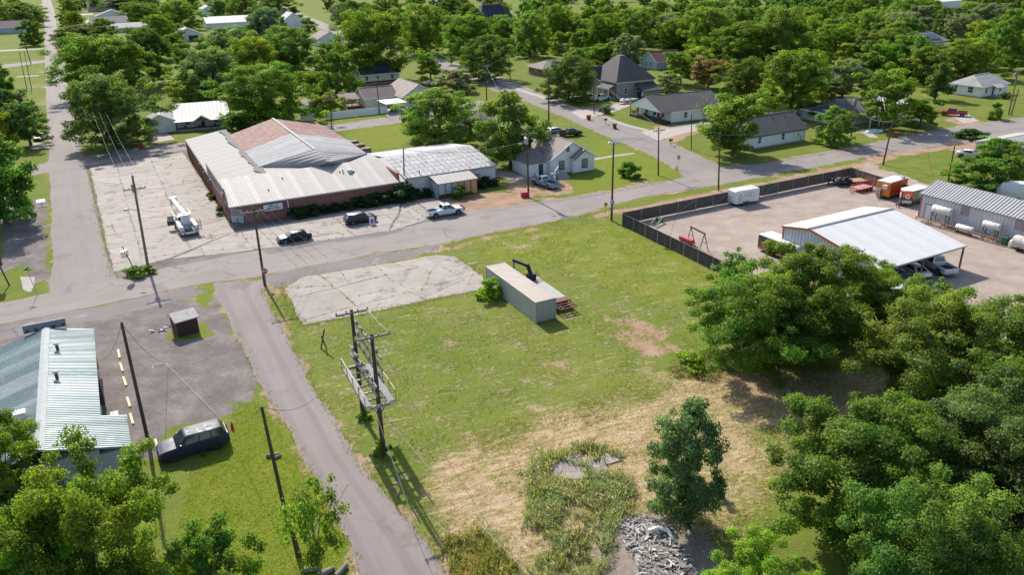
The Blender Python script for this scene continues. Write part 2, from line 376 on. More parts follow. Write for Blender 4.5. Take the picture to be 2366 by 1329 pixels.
M_LANE = road_material('asphalt_lane', (.178, .150, .143), (.240, .206, .196), (.135, .107, .101), .2, .3)
M_SHOULDER = road_material('asphalt_broken', (.115, .097, .097), (.20, .172, .167), (.27, .25, .24), .6, 0)
strip('main_road', [(-900,880),(0,702),(260,648),(400,616),(600,578),(900,535),(1002,508),(1076,490),(1181,475),(1320,455),(1450,433),(1577,411),(1656,385),(1758,378),(1861,358),(2000,334),(2163,299),(2366,270),(3200,140)],
      [(-900,960),(0,750),(230,705),(450,660),(600,638),(870,586),(997,568),(1105,544),(1233,519),(1335,498),(1412,473),(1500,452),(1630,432),(1733,414),(1886,385),(2000,362),(2163,338),(2366,312),(3200,190)], .016, M_MAIN, .25, label='pale worn two-lane street crossing the whole view')
strip('side_street', [(118,700),(119,600),(118,470),(113,340),(110,290),(107,230),(105,160),(103,100),(103,60),(101,30),(97,0),(96,-20)],
      [(275,660),(262,630),(245,580),(225,500),(200,390),(185,330),(170,270),(157,215),(150,150),(140,110),(131,60),(127,30),(118,0),(114,-20)], .010, M_SIDE, .2, label='mauve asphalt street running away on the left')
strip('lane', [(490,655),(505,690),(540,760),(590,870),(650,970),(720,1090),(790,1230),(835,1329),(900,1480)],
      [(610,648),(612,690),(645,745),(690,830),(725,900),(772,970),(800,1030),(860,1110),(940,1200),(1010,1290),(1100,1440)], .008, M_LANE, .2, label='narrow asphalt lane coming down to the bottom edge')
strip('residential_street', [(1590,418),(1560,388),(1480,347),(1390,310),(1300,268),(1220,236),(1150,212),(1085,182),(1030,160),(950,130),(860,105),(790,88),(735,62),(690,40),(640,18)],
      [(1690,395),(1640,372),(1560,335),(1480,302),(1400,276),(1330,250),(1250,215),(1150,175),(1100,158),(1040,140),(970,118),(870,92),(800,74),(745,50),(700,33),(650,10)], .011, M_SIDE, .2, label='street of houses slanting away to the upper left')
strip('back_street', [(-300,455),(0,395),(100,378),(195,362),(260,348),(420,330),(600,310),(760,290),(950,262),(1040,247),(1110,232)],
      [(-300,480),(0,418),(100,400),(205,384),(300,366),(420,348),(600,330),(760,306),(960,278),(1050,262),(1130,246)], .014, M_SIDE, .2, label='back street passing behind the brick store')
strip('road_shoulder', [(600,640),(870,588),(997,570),(1010,564)], [(640,668),(720,640),(880,612),(1015,578)], .006, M_SHOULDER, .4, label='broken dark asphalt shoulder beside the vacant lot')
strip('road_shoulder', [(620,588),(760,560),(870,548),(930,535)], [(600,576),(760,553),(880,530),(935,522)], .020, M_SHOULDER, .3, label='dark patched asphalt strip beside the parked sedan')
strip('road_shoulder', [(0,752),(240,706),(450,662)], [(0,790),(240,735),(450,690)], .006, M_SHOULDER, .5, label='broken dark asphalt shoulder on the lower left')
for q in ROADP:                                     # bare, gravelly fringes where tyres leave the asphalt
    d_ = poly_sd(q, GX, GY); zc[..., 1] = np.maximum(zc[..., 1], .62*sstep(d_+1.3*fbm(GX*.35, GY*.35, 3), -.6, .5))
me = fast_mesh('ground', V, F, ground_material(), zc.reshape(-1, 4))
structure(link('ground', me), 'grassy and bare town ground between the streets')
# driveways, paths and pavements
M_CONC = mat('path_concrete', (.29, .262, .238), .9, var=.2, scale=.8, dirt=((.24, .21, .18), .56), bmp=.2)
M_DRIVE = mat('drive_gravel', (.32, .28, .25), .95, var=.22, scale=1.2, dirt=((.28, .24, .20), .55), bmp=.3)
for nm, e1, e2, m_, lb in [
    ('driveway', [(352,330),(346,308)], [(404,322),(383,304)], M_DRIVE, 'pinkish driveway in front of the small white garage'),
    ('driveway', [(895,268),(890,252)], [(962,260),(940,245)], M_CONC, 'concrete driveway under the white carport'),
    ('driveway', [(1318,258),(1380,250),(1440,236)], [(1345,275),(1420,258),(1465,240)], M_DRIVE, 'pale gravel driveway between the stone house and the white porch house'),
    ('driveway', [(1480,305),(1560,290),(1640,280)], [(1520,325),(1580,308),(1650,292)], M_DRIVE, 'rutted gravel driveway beside the dark roofed porch house'),
    ('driveway', [(1960,310),(1990,305),(2010,318)], [(1972,302),(2000,298),(2030,318)], M_DRIVE, 'pale drive beside the house with the blue pool'),
    ('driveway', [(2190,262),(2225,285)], [(2235,262),(2262,280)], M_DRIVE, 'dirt drive behind the red pickup'),
    ('driveway', [(1075,408),(1100,400),(1200,418)], [(1110,400),(1150,392),(1235,408)], M_CONC, 'grey concrete pad beside the small white house'),
    ('driveway', [(70,345),(115,342)], [(75,330),(112,330)], M_CONC, 'white concrete drive beside the side street'),
    ('driveway', [(133,52),(205,52)], [(133,47),(205,46)], M_CONC, 'far pale drive leading off the side street'),
    ('driveway', [(135,38),(215,33)], [(133,34),(215,30)], M_CONC, 'farthest pale drive off the side street'),
    ('pavement', [(1125,180),(1200,210),(1280,236),(1345,258)], [(1130,176),(1205,206),(1288,233),(1352,254)], M_CONC, 'narrow pavement along the street of houses'),
    ('pavement', [(1384,268),(1440,290),(1495,304)], [(1390,264),(1446,286),(1500,300)], M_CONC, 'narrow pavement in front of the porch house'),
    ('garden_path', [(1365,372),(1420,362),(1465,356)], [(1365,367),(1420,358),(1467,353)], M_CONC, 'thin pale path across the bright lawn'),
    ('garden_path', [(1290,228),(1350,222)], [(1288,224),(1345,218)], M_CONC, 'path to the stone house steps'),
    ('garden_path', [(1455,262),(1500,278),(1530,282)], [(1462,258),(1510,272),(1540,276)], M_CONC, 'path along the black porch'),
    ('garden_path', [(0,118),(100,113)], [(0,115),(100,111)], M_CONC, 'thin far path on the left lawn'),
    ('garden_path', [(38,178),(90,175)], [(38,176),(90,173)], M_CONC, 'short pale path on the left lawn'),
    ('footbridge_slab', [(45,640),(55,668),(63,675)], [(80,640),(80,662),(72,675)], M_CONC, 'pale concrete ramp at the left street corner'),
    ('driveway', [(0,158),(60,150),(104,144)], [(0,150),(60,143),(104,138)], M_SIDE, 'grey side lane on the far left'),
]: strip(nm, e1, e2, .022 if nm != 'driveway' else .018, m_, .1, cols=3, label=lb)

# ------------------------------------------------------------------ cracked concrete: every slab a piece
M_SLAB = [mat('slab_%d' % k, c, .9, var=.22, scale=.5, dirt=(d, .53), bmp=.3) for k, (c, d) in enumerate([((.275,.240,.212), (.17,.145,.125)), ((.29,.254,.226), (.185,.158,.136)), ((.25,.219,.195), (.15,.128,.11))])]
def cut(poly, p, d):
    a, b = [], []; n = len(poly); nrm = np.array([-d[1], d[0]])
    for k in range(n):
        P, Q = np.array(poly[k]), np.array(poly[(k+1) % n]); s, r = (P-p)@nrm, (Q-p)@nrm
        if s >= 0: a.append(tuple(P))
        if s <= 0: b.append(tuple(P))
        if s*r < 0: X = tuple(P+(Q-P)*(s/(s-r))); a.append(X); b.append(X)
    return [q for q in (a, b) if len(q) > 2]
def parea(p): p = np.array(p); x, y = p.T; return abs(np.dot(x, np.roll(y, -1))-np.dot(y, np.roll(x, -1)))/2
CRACKS = []
def slabs(name, poly_px, label, sx, sy, yaw, crack_p, amp, ztop=.05, cracks=1):
    R_ = random.Random(name+label); poly = [tuple(W(*p)[:2]) for p in poly_px]; c = np.mean(poly, 0); pcs = [poly]
    ex, ey = np.array([math.cos(yaw), math.sin(yaw)]), np.array([-math.sin(yaw), math.cos(yaw)])
    for ax, d, st in ((ex, ey, sx), (ey, ex, sy)):
        pr = [(np.array(q)-c)@ax for q in poly]; k = min(pr)+st*R_.uniform(.5, 1)
        while k < max(pr):
            pcs = [q for P in pcs for q in cut(P, c+ax*k, d)]; k += st*R_.uniform(.85, 1.15)
    for _ in range(cracks):
        out = []
        for P in pcs:
            if R_.random() < crack_p and parea(P) > 4:
                a = yaw+R_.gauss(0, .5)+(math.pi/2 if R_.random() < .5 else 0); q = np.mean(P, 0)+np.array([R_.gauss(0, .8), R_.gauss(0, .8)])
                out += cut(P, q, np.array([math.cos(a), math.sin(a)]))
            else: out.append(P)
        pcs = out
    root = bpy.data.objects.new(name, None); COL.objects.link(root); root.location = (c[0], c[1], 0); structure(root, label)
    for P in pcs:
        if parea(P) < .6: continue
        pts = []; n = len(P)
        for k in range(n):
            A, B = np.array(P[k]), np.array(P[(k+1) % n]); m_ = max(1, min(5, int(np.linalg.norm(B-A)/1.3)))
            pts += [A+(B-A)*j/m_ for j in range(m_)]
        pts = np.array(pts); cc = pts.mean(0)
        def disp(q): return q+np.stack([fbm(q[:, 0]*.5, q[:, 1]*.5, 3)-.5, fbm(q[:, 0]*.5+50, q[:, 1]*.5+9, 3)-.5], 1)*amp
        g = R_.choice([.012, .02, .03, .05]); v = cc-pts; v /= np.linalg.norm(v, axis=1)[:, None]+1e-6
        CRACKS.append(disp(pts)); q = disp(pts+v*g)-c
        mb = MB(); tl = (R_.uniform(-.003, .003), R_.uniform(-.003, .003)); z = ztop+R_.uniform(-.008, .012)
        if np.cross(q[1]-q[0], q[2]-q[1]) < 0: q = q[::-1]
        mb.slab([(x, y, z+tl[0]*(x-cc[0]+c[0])+tl[1]*(y-cc[1]+c[1])) for x, y in q], .12)
        mb.obj('slab', R_.choice(M_SLAB), root)
slabs('concrete_lot', [(208,388),(423,352),(437,372),(545,535),(390,598),(262,630)], 'cracked concrete lot of large slabs left of the brick store', 6, 6.5, YG, .4, .5, .03)
slabs('concrete_apron', [(545,535),(930,468),(900,534),(620,574),(395,600)], 'concrete apron in front of the brick store', 7, 5, YG, .35, .5, .028)
slabs('concrete_pad', [(658,668),(700,640),(880,612),(1010,588),(1050,595),(1118,640),(1122,668),(700,752)], 'cracked weedy concrete slab in the vacant lot', 7, 6, YG+.1, .5, 1.0, .022, cracks=2)
slabs('concrete_remains', [(1262,1085),(1300,1060),(1405,1048),(1440,1068),(1420,1088),(1350,1115),(1290,1112)], 'broken pink concrete slabs half buried in weeds', 1.7, 1.5, .3, .6, 1.2, .10)
slabs('concrete_walk', [(935,468),(1000,458),(1075,488),(1000,505),(905,533)], 'broken concrete beside the white metal shed', 4, 4, YG, .6, .8, .03, cracks=2)
# ------------------------------------------------------------------ foliage
def leaf_material(name, gloss=.05, trans=.42):
    m = bpy.data.materials.new(name); m.use_nodes = True; t = m.node_tree; L = t.links
    for n in list(t.nodes): t.nodes.remove(n)
    out = N(t, 'ShaderNodeOutputMaterial'); oi = N(t, 'ShaderNodeObjectInfo'); a = N(t, 'ShaderNodeAttribute', attribute_name='Col')
    s = N(t, 'ShaderNodeSeparateColor'); L.new(a.outputs['Color'], s.inputs[0])
    v = N(t, 'ShaderNodeHueSaturation'); L.new(oi.outputs['Color'], v.inputs['Color'])
    L.new(math_(t, 'ADD', .47, math_(t, 'MULTIPLY', s.outputs[1], .06)), v.inputs['Hue'])
    L.new(math_(t, 'ADD', .55, math_(t, 'MULTIPLY', s.outputs[0], .9)), v.inputs['Value'])
    d = N(t, 'ShaderNodeBsdfDiffuse'); L.new(v.outputs[0], d.inputs[0])
    tc = mixc(t, 1., v.outputs[0], (1.38, 1.48, .6), 'MULTIPLY'); tr = N(t, 'ShaderNodeBsdfTranslucent'); L.new(tc, tr.inputs[0])
    g = N(t, 'ShaderNodeBsdfGlossy', i_Roughness=.45); g.inputs[0].default_value = (1, 1, 1, 1)
    m1 = N(t, 'ShaderNodeMixShader'); m1.inputs[0].default_value = trans; L.new(d.outputs[0], m1.inputs[1]); L.new(tr.outputs[0], m1.inputs[2])
    m2 = N(t, 'ShaderNodeMixShader'); m2.inputs[0].default_value = gloss; L.new(m1.outputs[0], m2.inputs[1]); L.new(g.outputs[0], m2.inputs[2])
    L.new(m2.outputs[0], out.inputs[0]); return m
M_LEAF = leaf_material('leaves', .010, .5); M_GRASSB = leaf_material('grass_blades', .02, .35)
M_BARK = mat('bark', (.10, .082, .066), .95, var=.35, scale=3, bmp=.5)
M_BARKG = mat('bark_grey', (.19, .17, .15), .95, var=.3, scale=3, bmp=.5)

def leaf_quads(C, Nn, size, R_, wid=.8):
    """one bent diamond of four corners per leaf at centres C facing Nn"""
    n = len(C); r = R_.normal(size=(n, 3)); a = np.cross(Nn, r); a /= np.linalg.norm(a, axis=1)[:, None]+1e-9; b = np.cross(Nn, a)
    s = size*R_.uniform(.65, 1.35, (n, 1)); w = s*wid*R_.uniform(.7, 1.2, (n, 1)); k = Nn*s*.16
    V = np.stack([C-a*s*.5-k, C+b*w*.5+k, C+a*s*.5-k, C-b*w*.5+k], 1).reshape(-1, 3)
    return V, np.arange(4*n).reshape(-1, 4)
ENV = {'round': lambda t: np.clip(1-(2*t-.92)**2*.9, .05, 1)**.6, 'dome': lambda t: np.clip(1-t**2.6, .02, 1)**.6*(.72+.28*np.clip(t*4, 0, 1)),
       'cone': lambda t: np.clip(1-t, .03, 1)**.75*np.clip(.55+t*3, 0, 1), 'vase': lambda t: np.clip(.45+1.0*t, 0, 1)*np.clip(1-((t-.62)/.40).clip(0, 9)**2, .05, 1)**.5,
       'full': lambda t: np.clip(.80+.55*t, 0, 1)*np.clip(1-((t-.42)/.60).clip(0, 9)**2.2, .04, 1)**.55,
       'shrub': lambda t: np.clip(1-t**2, .03, 1)**.5}
def make_tree(name, seed, H, R, zb, shape, ncl, nleaf, ls, rc=.24, flat=.7, loose=0., limbs=14, bark=None, trunk_r=None, lean=0., per=4):
    R_ = np.random.default_rng(seed); env = ENV[shape]; zb *= H
    # clumps of leaves
    nbo = max(6, ncl//per); bi = np.arange(ncl) % nbo      # boughs, each carrying several clumps
    t = (np.arange(nbo)+R_.random(nbo))/nbo; t = t**(.85 if shape in ('vase', 'round') else 1.05); an = np.arange(nbo)*2.39996+R_.uniform(-.5, .5, nbo); lob = 1+.20*np.sin(an*3+seed)+.12*np.sin(an*5+2*seed)
    rr = R*env(t)*lob*np.where(R_.random(nbo) < .72, R_.uniform(.66, .92, nbo), R_.uniform(.15, .66, nbo))
    z = zb+(H-zb)*(t*.90+.05)+R_.normal(0, .02*H, nbo)
    BC = np.stack([rr*np.cos(an)+lean*z, rr*np.sin(an), z], 1); sp = .20*R*min(1.2, (30/nbo)**.33)
    C = BC[bi]+R_.normal(0, 1, (ncl, 3))*np.array([sp, sp, sp*.55]); C[:, 2] = np.clip(C[:, 2], zb*.9, H*.985); rad_ = rc*R*R_.uniform(.6, 1.35, ncl)*(1.0 if shape != 'cone' else 1.1)
    n_each = np.maximum(8, (nleaf*rad_**1.6/np.sum(rad_**1.6)).astype(int)); ci = np.repeat(np.arange(ncl), n_each); n = len(ci)
    d = R_.normal(size=(n, 3)); d /= np.linalg.norm(d, axis=1)[:, None]; u = R_.random(n)**(1/2.3)*(1+loose*R_.random(n)**3)
    P = C[ci]+d*(u*rad_[ci])[:, None]*np.array([1, 1, flat]); P[:, 2] = np.maximum(P[:, 2], .06*H if shape != 'shrub' else .02)
    out = P-np.array([0, 0, zb+.35*(H-zb)]); out /= np.linalg.norm(out, axis=1)[:, None]+1e-9
    Nn = d*.75+out*.35+np.array([0, 0, .55])+R_.normal(0, .55, (n, 3)); Nn /= np.linalg.norm(Nn, axis=1)[:, None]
    V, F = leaf_quads(P, Nn, ls, R_)
    cl_b = (R_.normal(0, .10, ncl)+R_.normal(0, .13, nbo)[bi])[ci]; cl_h = (R_.normal(0, .12, ncl)+R_.normal(0, .2, nbo)[bi])[ci]
    col = np.stack([np.clip(.5+cl_b+R_.normal(0, .14, n), 0, 1), np.clip(.5+cl_h+R_.normal(0, .18, n), 0, 1), np.zeros(n), np.ones(n)], 1)
    crown = fast_mesh(name+'_crown', V, F, M_LEAF, np.repeat(col, 4, 0))
    # trunk and limbs
    mb = MB(); tr = trunk_r or .034*H*.8; top = zb+.55*(H-zb); k = 6
    tp = [Vector((lean*top*j/k+math.sin(j*1.3+seed)*.012*H, math.cos(j*1.7+seed)*.012*H, top*j/k)) for j in range(k+1)]; tp[0] = Vector((0, 0, -.1))
    mb.tube(tp, [tr*(1.35 if j == 0 else 1)*(1-.72*j/k) for j in range(k+1)], 8)
    far = np.argsort(-np.linalg.norm(C-np.array([0, 0, zb]), axis=1)); pick = far[np.linspace(0, len(far)*.8-1, limbs).astype(int)]
    for q in pick:
        e = Vector(C[q]); f = R_.uniform(.35, .95); j = min(k-1, int(f*k)); s_ = tp[j].lerp(tp[j+1], f*k-j)
        if e.z < s_.z*.8: continue
        m_ = s_.lerp(e, .5)+Vector((0, 0, .06*H))+Vector(R_.normal(0, .03*H, 3)); r0 = tr*.5*(1-.55*f)
        mb.tube([s_, s_.lerp(m_, .55)+Vector(R_.normal(0, .01*H, 3)), m_, m_.lerp(e, .55), e], [r0, r0*.8, r0*.6, r0*.38, r0*.12], 5, False)
    return dict(crown=crown, trunk=mb.mesh(name+'_trunk', bark or M_BARK, True), H=H, R=R)
TREES = {
 'broad': [make_tree('broad', 1, 11, 5, .08, 'full', 100, 14500, .37, .21), make_tree('broad2', 2, 11, 5, .06, 'full', 120, 15000, .37, .19, per=5), make_tree('broad3', 3, 11, 5, .10, 'round', 100, 14500, .38, .22)],
 'loose': [make_tree('loose', 4, 11, 4.6, .12, 'vase', 80, 8500, .42, .21, .6, .5), make_tree('loose2', 5, 11, 4.4, .13, 'round', 76, 8500, .40, .22, .65, .6)],
 'dense': [make_tree('dense', 6, 9, 4.2, .04, 'full', 95, 10500, .36, .22), make_tree('dense2', 7, 9, 4, .06, 'full', 90, 10500, .36, .23)],
 'cone': [make_tree('cone', 8, 9, 3.2, .12, 'cone', 70, 6500, .36, .26)],
 'shrub': [make_tree('shrub', 9, 2.2, 1.5, .0, 'shrub', 34, 2600, .24, .32, limbs=5, trunk_r=.04), make_tree('shrub2', 10, 2.0, 1.6, .0, 'shrub', 30, 2400, .22, .30, limbs=5, trunk_r=.04)],
 'big': [make_tree('big', 31, 20, 11, .05, 'full', 260, 38000, .44, .125, .65, .3, 20, per=6, trunk_r=.5), make_tree('big2', 32, 20, 11, .06, 'round', 240, 38000, .44, .135, .65, .3, 20, per=6, trunk_r=.5), make_tree('big3', 33, 20, 10, .04, 'full', 230, 36000, .44, .14, .7, .4, 20, per=5, trunk_r=.5)],
 'near': [make_tree('near', 21, 12, 6.5, .06, 'full', 260, 92000, .18, .125, .62, .45, 30, trunk_r=.3, per=7), make_tree('near2', 22, 12, 6, .07, 'full', 235, 88000, .18, .125, .6, .5, 30, trunk_r=.28, per=6)],
 'nearcone': [make_tree('nearcone', 23, 9.5, 3.2, .04, 'full', 170, 24000, .20, .19, .85, .35, 24, trunk_r=.16, per=3)],
 'nearsmall': [make_tree('nearsmall', 24, 6, 2.6, .3, 'vase', 46, 4200, .20, .20, .7, .9, 18, M_BARKG, .12), make_tree('neardense', 25, 7, 3.4, .06, 'full', 110, 18000, .19, .16, .7, .3, 16, trunk_r=.16)],
 'bare': [make_tree('bare', 26, 6, 3, .1, 'vase', 60, 260, .14, .16, .7, .8, 58, M_BARKG, .1)],
}
TINT = {'mid': (.150, .225, .034), 'yel': (.220, .275, .030), 'dark': (.100, .152, .036), 'grey': (.185, .225, .125), 'deep': (.125, .205, .030), 'olive': (.175, .235, .040), 'brown': (.235, .175, .095), 'lime': (.185, .310, .026), 'teal': (.150, .215, .105), 'spring': (.185, .240, .032), 'silver': (.22, .235, .16)}
def tree(u, vb, vt, w, kind, tint, label, cat='tree', group=None, name=None, var=None, dxy=None):
    g = W(u, vb); h = height((u, vb), vt); r = w/2/ppm(u, vb)
    if kind == 'near': r *= .90; h *= .94
    T = TREES['big' if r > 6.6 and kind in ('broad', 'dense', 'loose') else kind]; T = T[var if var is not None else rnd.randrange(len(T))]
    if kind in ('broad', 'loose', 'dense', 'cone') and h > 15: r = max(r, h*.30)
    o = thing(name or ('shrub' if kind == 'shrub' else 'tree'), label, cat, g, rnd.uniform(0, 6.28), group)
    o.scale = (r/T['R'], r/T['R'], h/T['H']*.98)
    link('trunk' if kind != 'shrub' else 'stem', T['trunk'], o); c = link('crown' if kind != 'shrub' else 'foliage', T['crown'], o)
    k = rnd.uniform(.86, 1.14)*(.98 if kind.startswith('near') else 1.08); q = TINT[tint]; c.color = (q[0]*k*rnd.uniform(.82, 1.1), q[1]*k, q[2]*k*rnd.uniform(.7, 1.3), 1)
    return o
for a in [
 # left side street
 (60,62,4,100,'broad','mid','rounded green tree at the far upper left beside the side street'), (78,105,45,50,'dense','dark','small dark tree on the lawn left of the side street'),
 (12,240,145,62,'broad','mid','tree cut by the left edge above the white drive'), (28,300,205,90,'dense','dark','dark tree behind the parked silver car at the left edge'),
 (72,335,238,92,'loose','dark','dark leafy tree overhanging the parked silver car'), (14,515,305,175,'broad','deep','large green tree at the left edge casting shade on the dirt yard'),
 (10,345,255,60,'dense','yel','bright green bush tree at the left edge above the large one'), (165,27,-8,46,'dense','dark','small dark tree right of the far side street'),
 (255,222,80,215,'broad','olive','broad yellow-green tree standing right of the side street'), (265,335,172,200,'loose','dark','dark leafy tree behind the crossarm pole on the back street'),
 (200,118,56,130,'dense','dark','dark tree behind the broad yellow-green one'), (355,195,62,125,'broad','dark','tall dark tree left of the pale garage'), (437,236,168,96,'dense','yel','low yellow-green tree behind the white metal-roof house'),
 (500,230,112,135,'dense','grey','grey-green willow-like tree behind the white metal-roof house'), (540,152,60,115,'dense','grey','greyish tree right of the pale garage'), (595,200,85,125,'broad','yel','yellow-green tree left of the town centre'),
 (618,288,148,212,'broad','deep','large deep green tree behind the rusty gable roof'), (330,58,8,66,'broad','mid','mid green tree behind the far white roofs'), (420,70,-2,98,'broad','deep','tall tree beside the far pale garage'),
 (305,25,-14,130,'dense','dark','dark clump of tree at the top left edge'), (512,52,-2,56,'loose','mid','thin tree at the top edge near the long white roof'), (565,54,-10,78,'broad','mid','tree right of the long white far roof'),
 (622,112,15,80,'broad','grey','grey-green tree rising above the far white gable'), (668,172,60,155,'broad','mid','wide green tree left of the grey roofed far house'), (640,55,-12,100,'dense','dark','dark far tree at the top left of the slanting street'),
 (716,216,163,62,'dense','yel','yellowish small tree beside the white garden shed'), (778,222,118,82,'dense','deep','egg-shaped dark green tree above the brown roofed house'), (868,184,24,178,'broad','mid','tall big tree over the yellow house'),
 (815,62,0,76,'dense','dark','dark far tree standing on the lawn beyond the slanting street'), (900,76,-10,84,'broad','mid','far tree behind the tall big one'), (975,126,8,122,'broad','mid','green tree left of the navy roof'),
 (1085,150,34,118,'broad','mid','green tree in front of the navy roof'), (1125,186,80,112,'dense','dark','dark cedar-like tree beside the streetlight pole'), (996,192,120,66,'loose','mid','small tree behind the light blue car'),
 (1056,212,158,80,'dense','silver','rounded silvery bush tree at the street corner'), (1018,340,202,185,'loose','mid','large tree behind the brick store and white shed'), (1180,386,215,142,'broad','deep','dark green tree left of the small white house'),
 (765,258,215,76,'dense','yel','small yellow-green tree behind the white board fence'), (1120,355,225,50,'bare','grey','bare grey branched tree beside the large one behind the shed'),
 # centre and right houses
 (1315,234,128,120,'dense','dark','rounded dark oak in front of the stone house'), (1225,132,30,86,'dense','mid','tree left of the small far shed'), (1287,112,8,80,'broad','mid','tall tree behind the brown ranch house'), (1330,106,36,66,'broad','mid','tree behind the rounded oak'),
 (1395,128,30,100,'broad','mid','tree above the stone house roof on the left'), (1460,118,18,112,'broad','olive','wide tree above the stone house roof'), (1555,114,44,82,'broad','mid','tree behind the red roofed grey house'), (1634,142,16,124,'broad','mid','big tree right of the red roofed grey house'),
 (1710,168,48,145,'broad','deep','wide tree above the long white porch house'), (1400,142,100,120,'dense','mid','low row tree just behind the stone house'), (1572,194,118,78,'loose','deep','small tree below the red roofed grey house'), (1637,206,134,88,'loose','brown','reddish brown tree above the dark porch roof'),
 (1722,236,134,125,'dense','dark','dark tree right of the porch house roof'), (1548,214,170,58,'dense','grey','grey-green bush tree between stone house and porch house'), (1625,288,212,64,'bare','grey','bare leafless shrub tree at the porch house corner'),
 (1690,360,220,142,'broad','deep','leafy tree with pale twisted trunk in front of the white gable house'), (1825,268,116,165,'broad','olive','wide olive tree behind the white gable house'), (1945,226,138,96,'loose','grey','loose grey-green tree behind the dark shingle roof'),
 (1910,230,188,64,'dense','brown','brownish bush tree behind the dark shingle roof'), (1790,168,14,145,'broad','mid','very tall tree in the right background'), (1925,142,54,115,'broad','deep','deep green tree in the right background'), (1950,152,97,48,'dense','yel','narrow yellow-green tree among the dark ones'),
 (1975,92,26,56,'dense','yel','pale yellow tree top near the upper right'), (1995,178,120,66,'dense','olive','small olive tree left of the round pair'), (2055,168,64,110,'broad','olive','round tree of a pair left of the solar roof'), (2092,176,80,105,'broad','mid','round tree nearest the solar roof'),
 (2065,96,27,116,'dense','grey','grey-green dome shaped tree at the upper right'), (2090,72,-6,124,'broad','mid','tree at the top edge left of the white sheds'), (2135,192,107,100,'broad','mid','tree behind the dark conical one'), (2160,230,144,62,'cone','dark','dark conical tree on the lawn left of the pale grey house'),
 (2230,180,88,135,'broad','olive','wide tree behind the pale grey house'), (2335,164,18,112,'broad','mid','tall tree at the right edge above the pale grey house'), (2265,122,48,80,'dense','yel','yellowish tree above the wide one at the right'), (2270,92,6,105,'dense','grey','grey-green tree near the top right corner'),
 (2190,92,16,80,'loose','dark','dark tree below the far white sheds'), (2040,300,166,118,'loose','mid','feathery tree in front of the white metal-roof house on the right'), (2125,294,228,78,'loose','mid','small spreading tree left of the red pickup'), (1928,333,246,84,'dense','mid','round bushy tree beside the chain-link yard'),
 (2300,378,318,98,'dense','mid','bushy tree at the right edge beyond the grass triangle'), (2262,442,366,122,'dense','deep','big vine covered bush behind the metal shop'), (2338,424,360,74,'dense','mid','bush tree left of the white covered trailer'),
]: tree(*a)
# near trees
for a in [
 (1745,850,618,330,'near','deep','dark leafy tree at the left of the clump below the fenced yard',0), (1855,815,552,300,'near','mid','tall tree of the clump in front of the white roofed carport',1), (2020,800,606,235,'near','deep','right tree of the clump hiding the carport corner',0), (1690,700,585,120,'nearsmall','mid','thin young tree against the black fence',0),
 (2150,985,675,400,'near','mid','large bright tree right of the shaded hay patch',0), (2330,985,690,330,'near','mid','large tree on the right edge below the gravel yard',1), (1965,1245,925,420,'near','deep','big tree overlapping the hay field at the lower right',1), (2230,1200,880,420,'near','dark','dark tree in the lower right mass',0),
 (2360,1330,985,400,'near','dark','dark tree in the lower right corner',1), (2120,1480,1100,400,'near','deep','tree at the bottom edge of the lower right mass',0), (1720,1520,1245,260,'near','lime','bright lime tree top at the bottom edge',1),
 (1576,1205,922,160,'nearcone','teal','upright bluish green tree standing alone by the debris pile',0),
 (25,1190,945,235,'near','mid','tree at the left edge beside the teal metal roof',1), (255,1470,1040,420,'near','spring','large yellow-green tree covering the lower left',0), (85,1560,1210,320,'near','lime','bright lime tree in the bottom left corner',1), (505,1450,1222,195,'nearsmall','deep','small dense tree at the bottom edge on the lawn',1),
 (742,1335,1112,135,'nearsmall','mid','crooked sparse tree with pale trunk beside the lane',0), (2180,770,655,110,'nearsmall','mid','thin tree top rising above the clump toward the gravel yard',0),
]: tree(*a[:7], var=a[7])
# far woods up to the horizon
FARN = 0
_AD = {'mid': 'mid green', 'deep': 'deep green', 'dark': 'dark', 'olive': 'olive green', 'grey': 'grey-green', 'yel': 'yellow-green'}; _KD = {'broad': 'broad', 'dense': 'dense', 'loose': 'loose'}
_ZN = [(160, 'beside the top of the side street'), (330, 'among the far white roofs'), (480, 'above the pale far garage'), (600, 'behind the long white far roof'), (760, 'up the slanting street'), (950, 'beyond the yellow house'), (1100, 'left of the navy roof'), (1210, 'behind the navy roof'), (1330, 'above the brown ranch house'), (1480, 'above the stone house'), (1620, 'above the red roofed cottage'), (1760, 'above the long porch house'), (1900, 'above the white gable house'), (2040, 'above the dark shingle house'), (2180, 'around the solar roof'), (9999, 'above the pale grey house')]
_cur = ['mid', 'broad']
def far_label(u, v):
    z = next(p for a, p in _ZN if u < a); row = 'touching the top edge ' if v < 8 else ('in the farthest rows ' if v < 30 else ('in the middle rows ' if v < 62 else 'in the near rows '))
    return '%s %s tree %s%s' % (_AD[_cur[0]], _KD[_cur[1]], row, z)
_av = [((96,118), 90), ((690, 800), 60)]
_roads_far = [px_poly([(97,-20),(103,100),(110,290),(185,330),(157,215),(140,110),(127,30),(114,-20)]), px_poly([(640,18),(735,62),(860,105),(950,130),(970,118),(870,92),(745,50),(650,10)])]
_clear = [(240,40,56),(330,74,40),(440,84,32),(520,56,48),(750,98,34),(1150,55,60),(2150,100,40),(2165,16,60),(640,55,30),(1255,105,22),(80,85,60),(780,72,30),(2290,200,90),(1540,150,50)]
_rf = random.Random(77); _pl = []
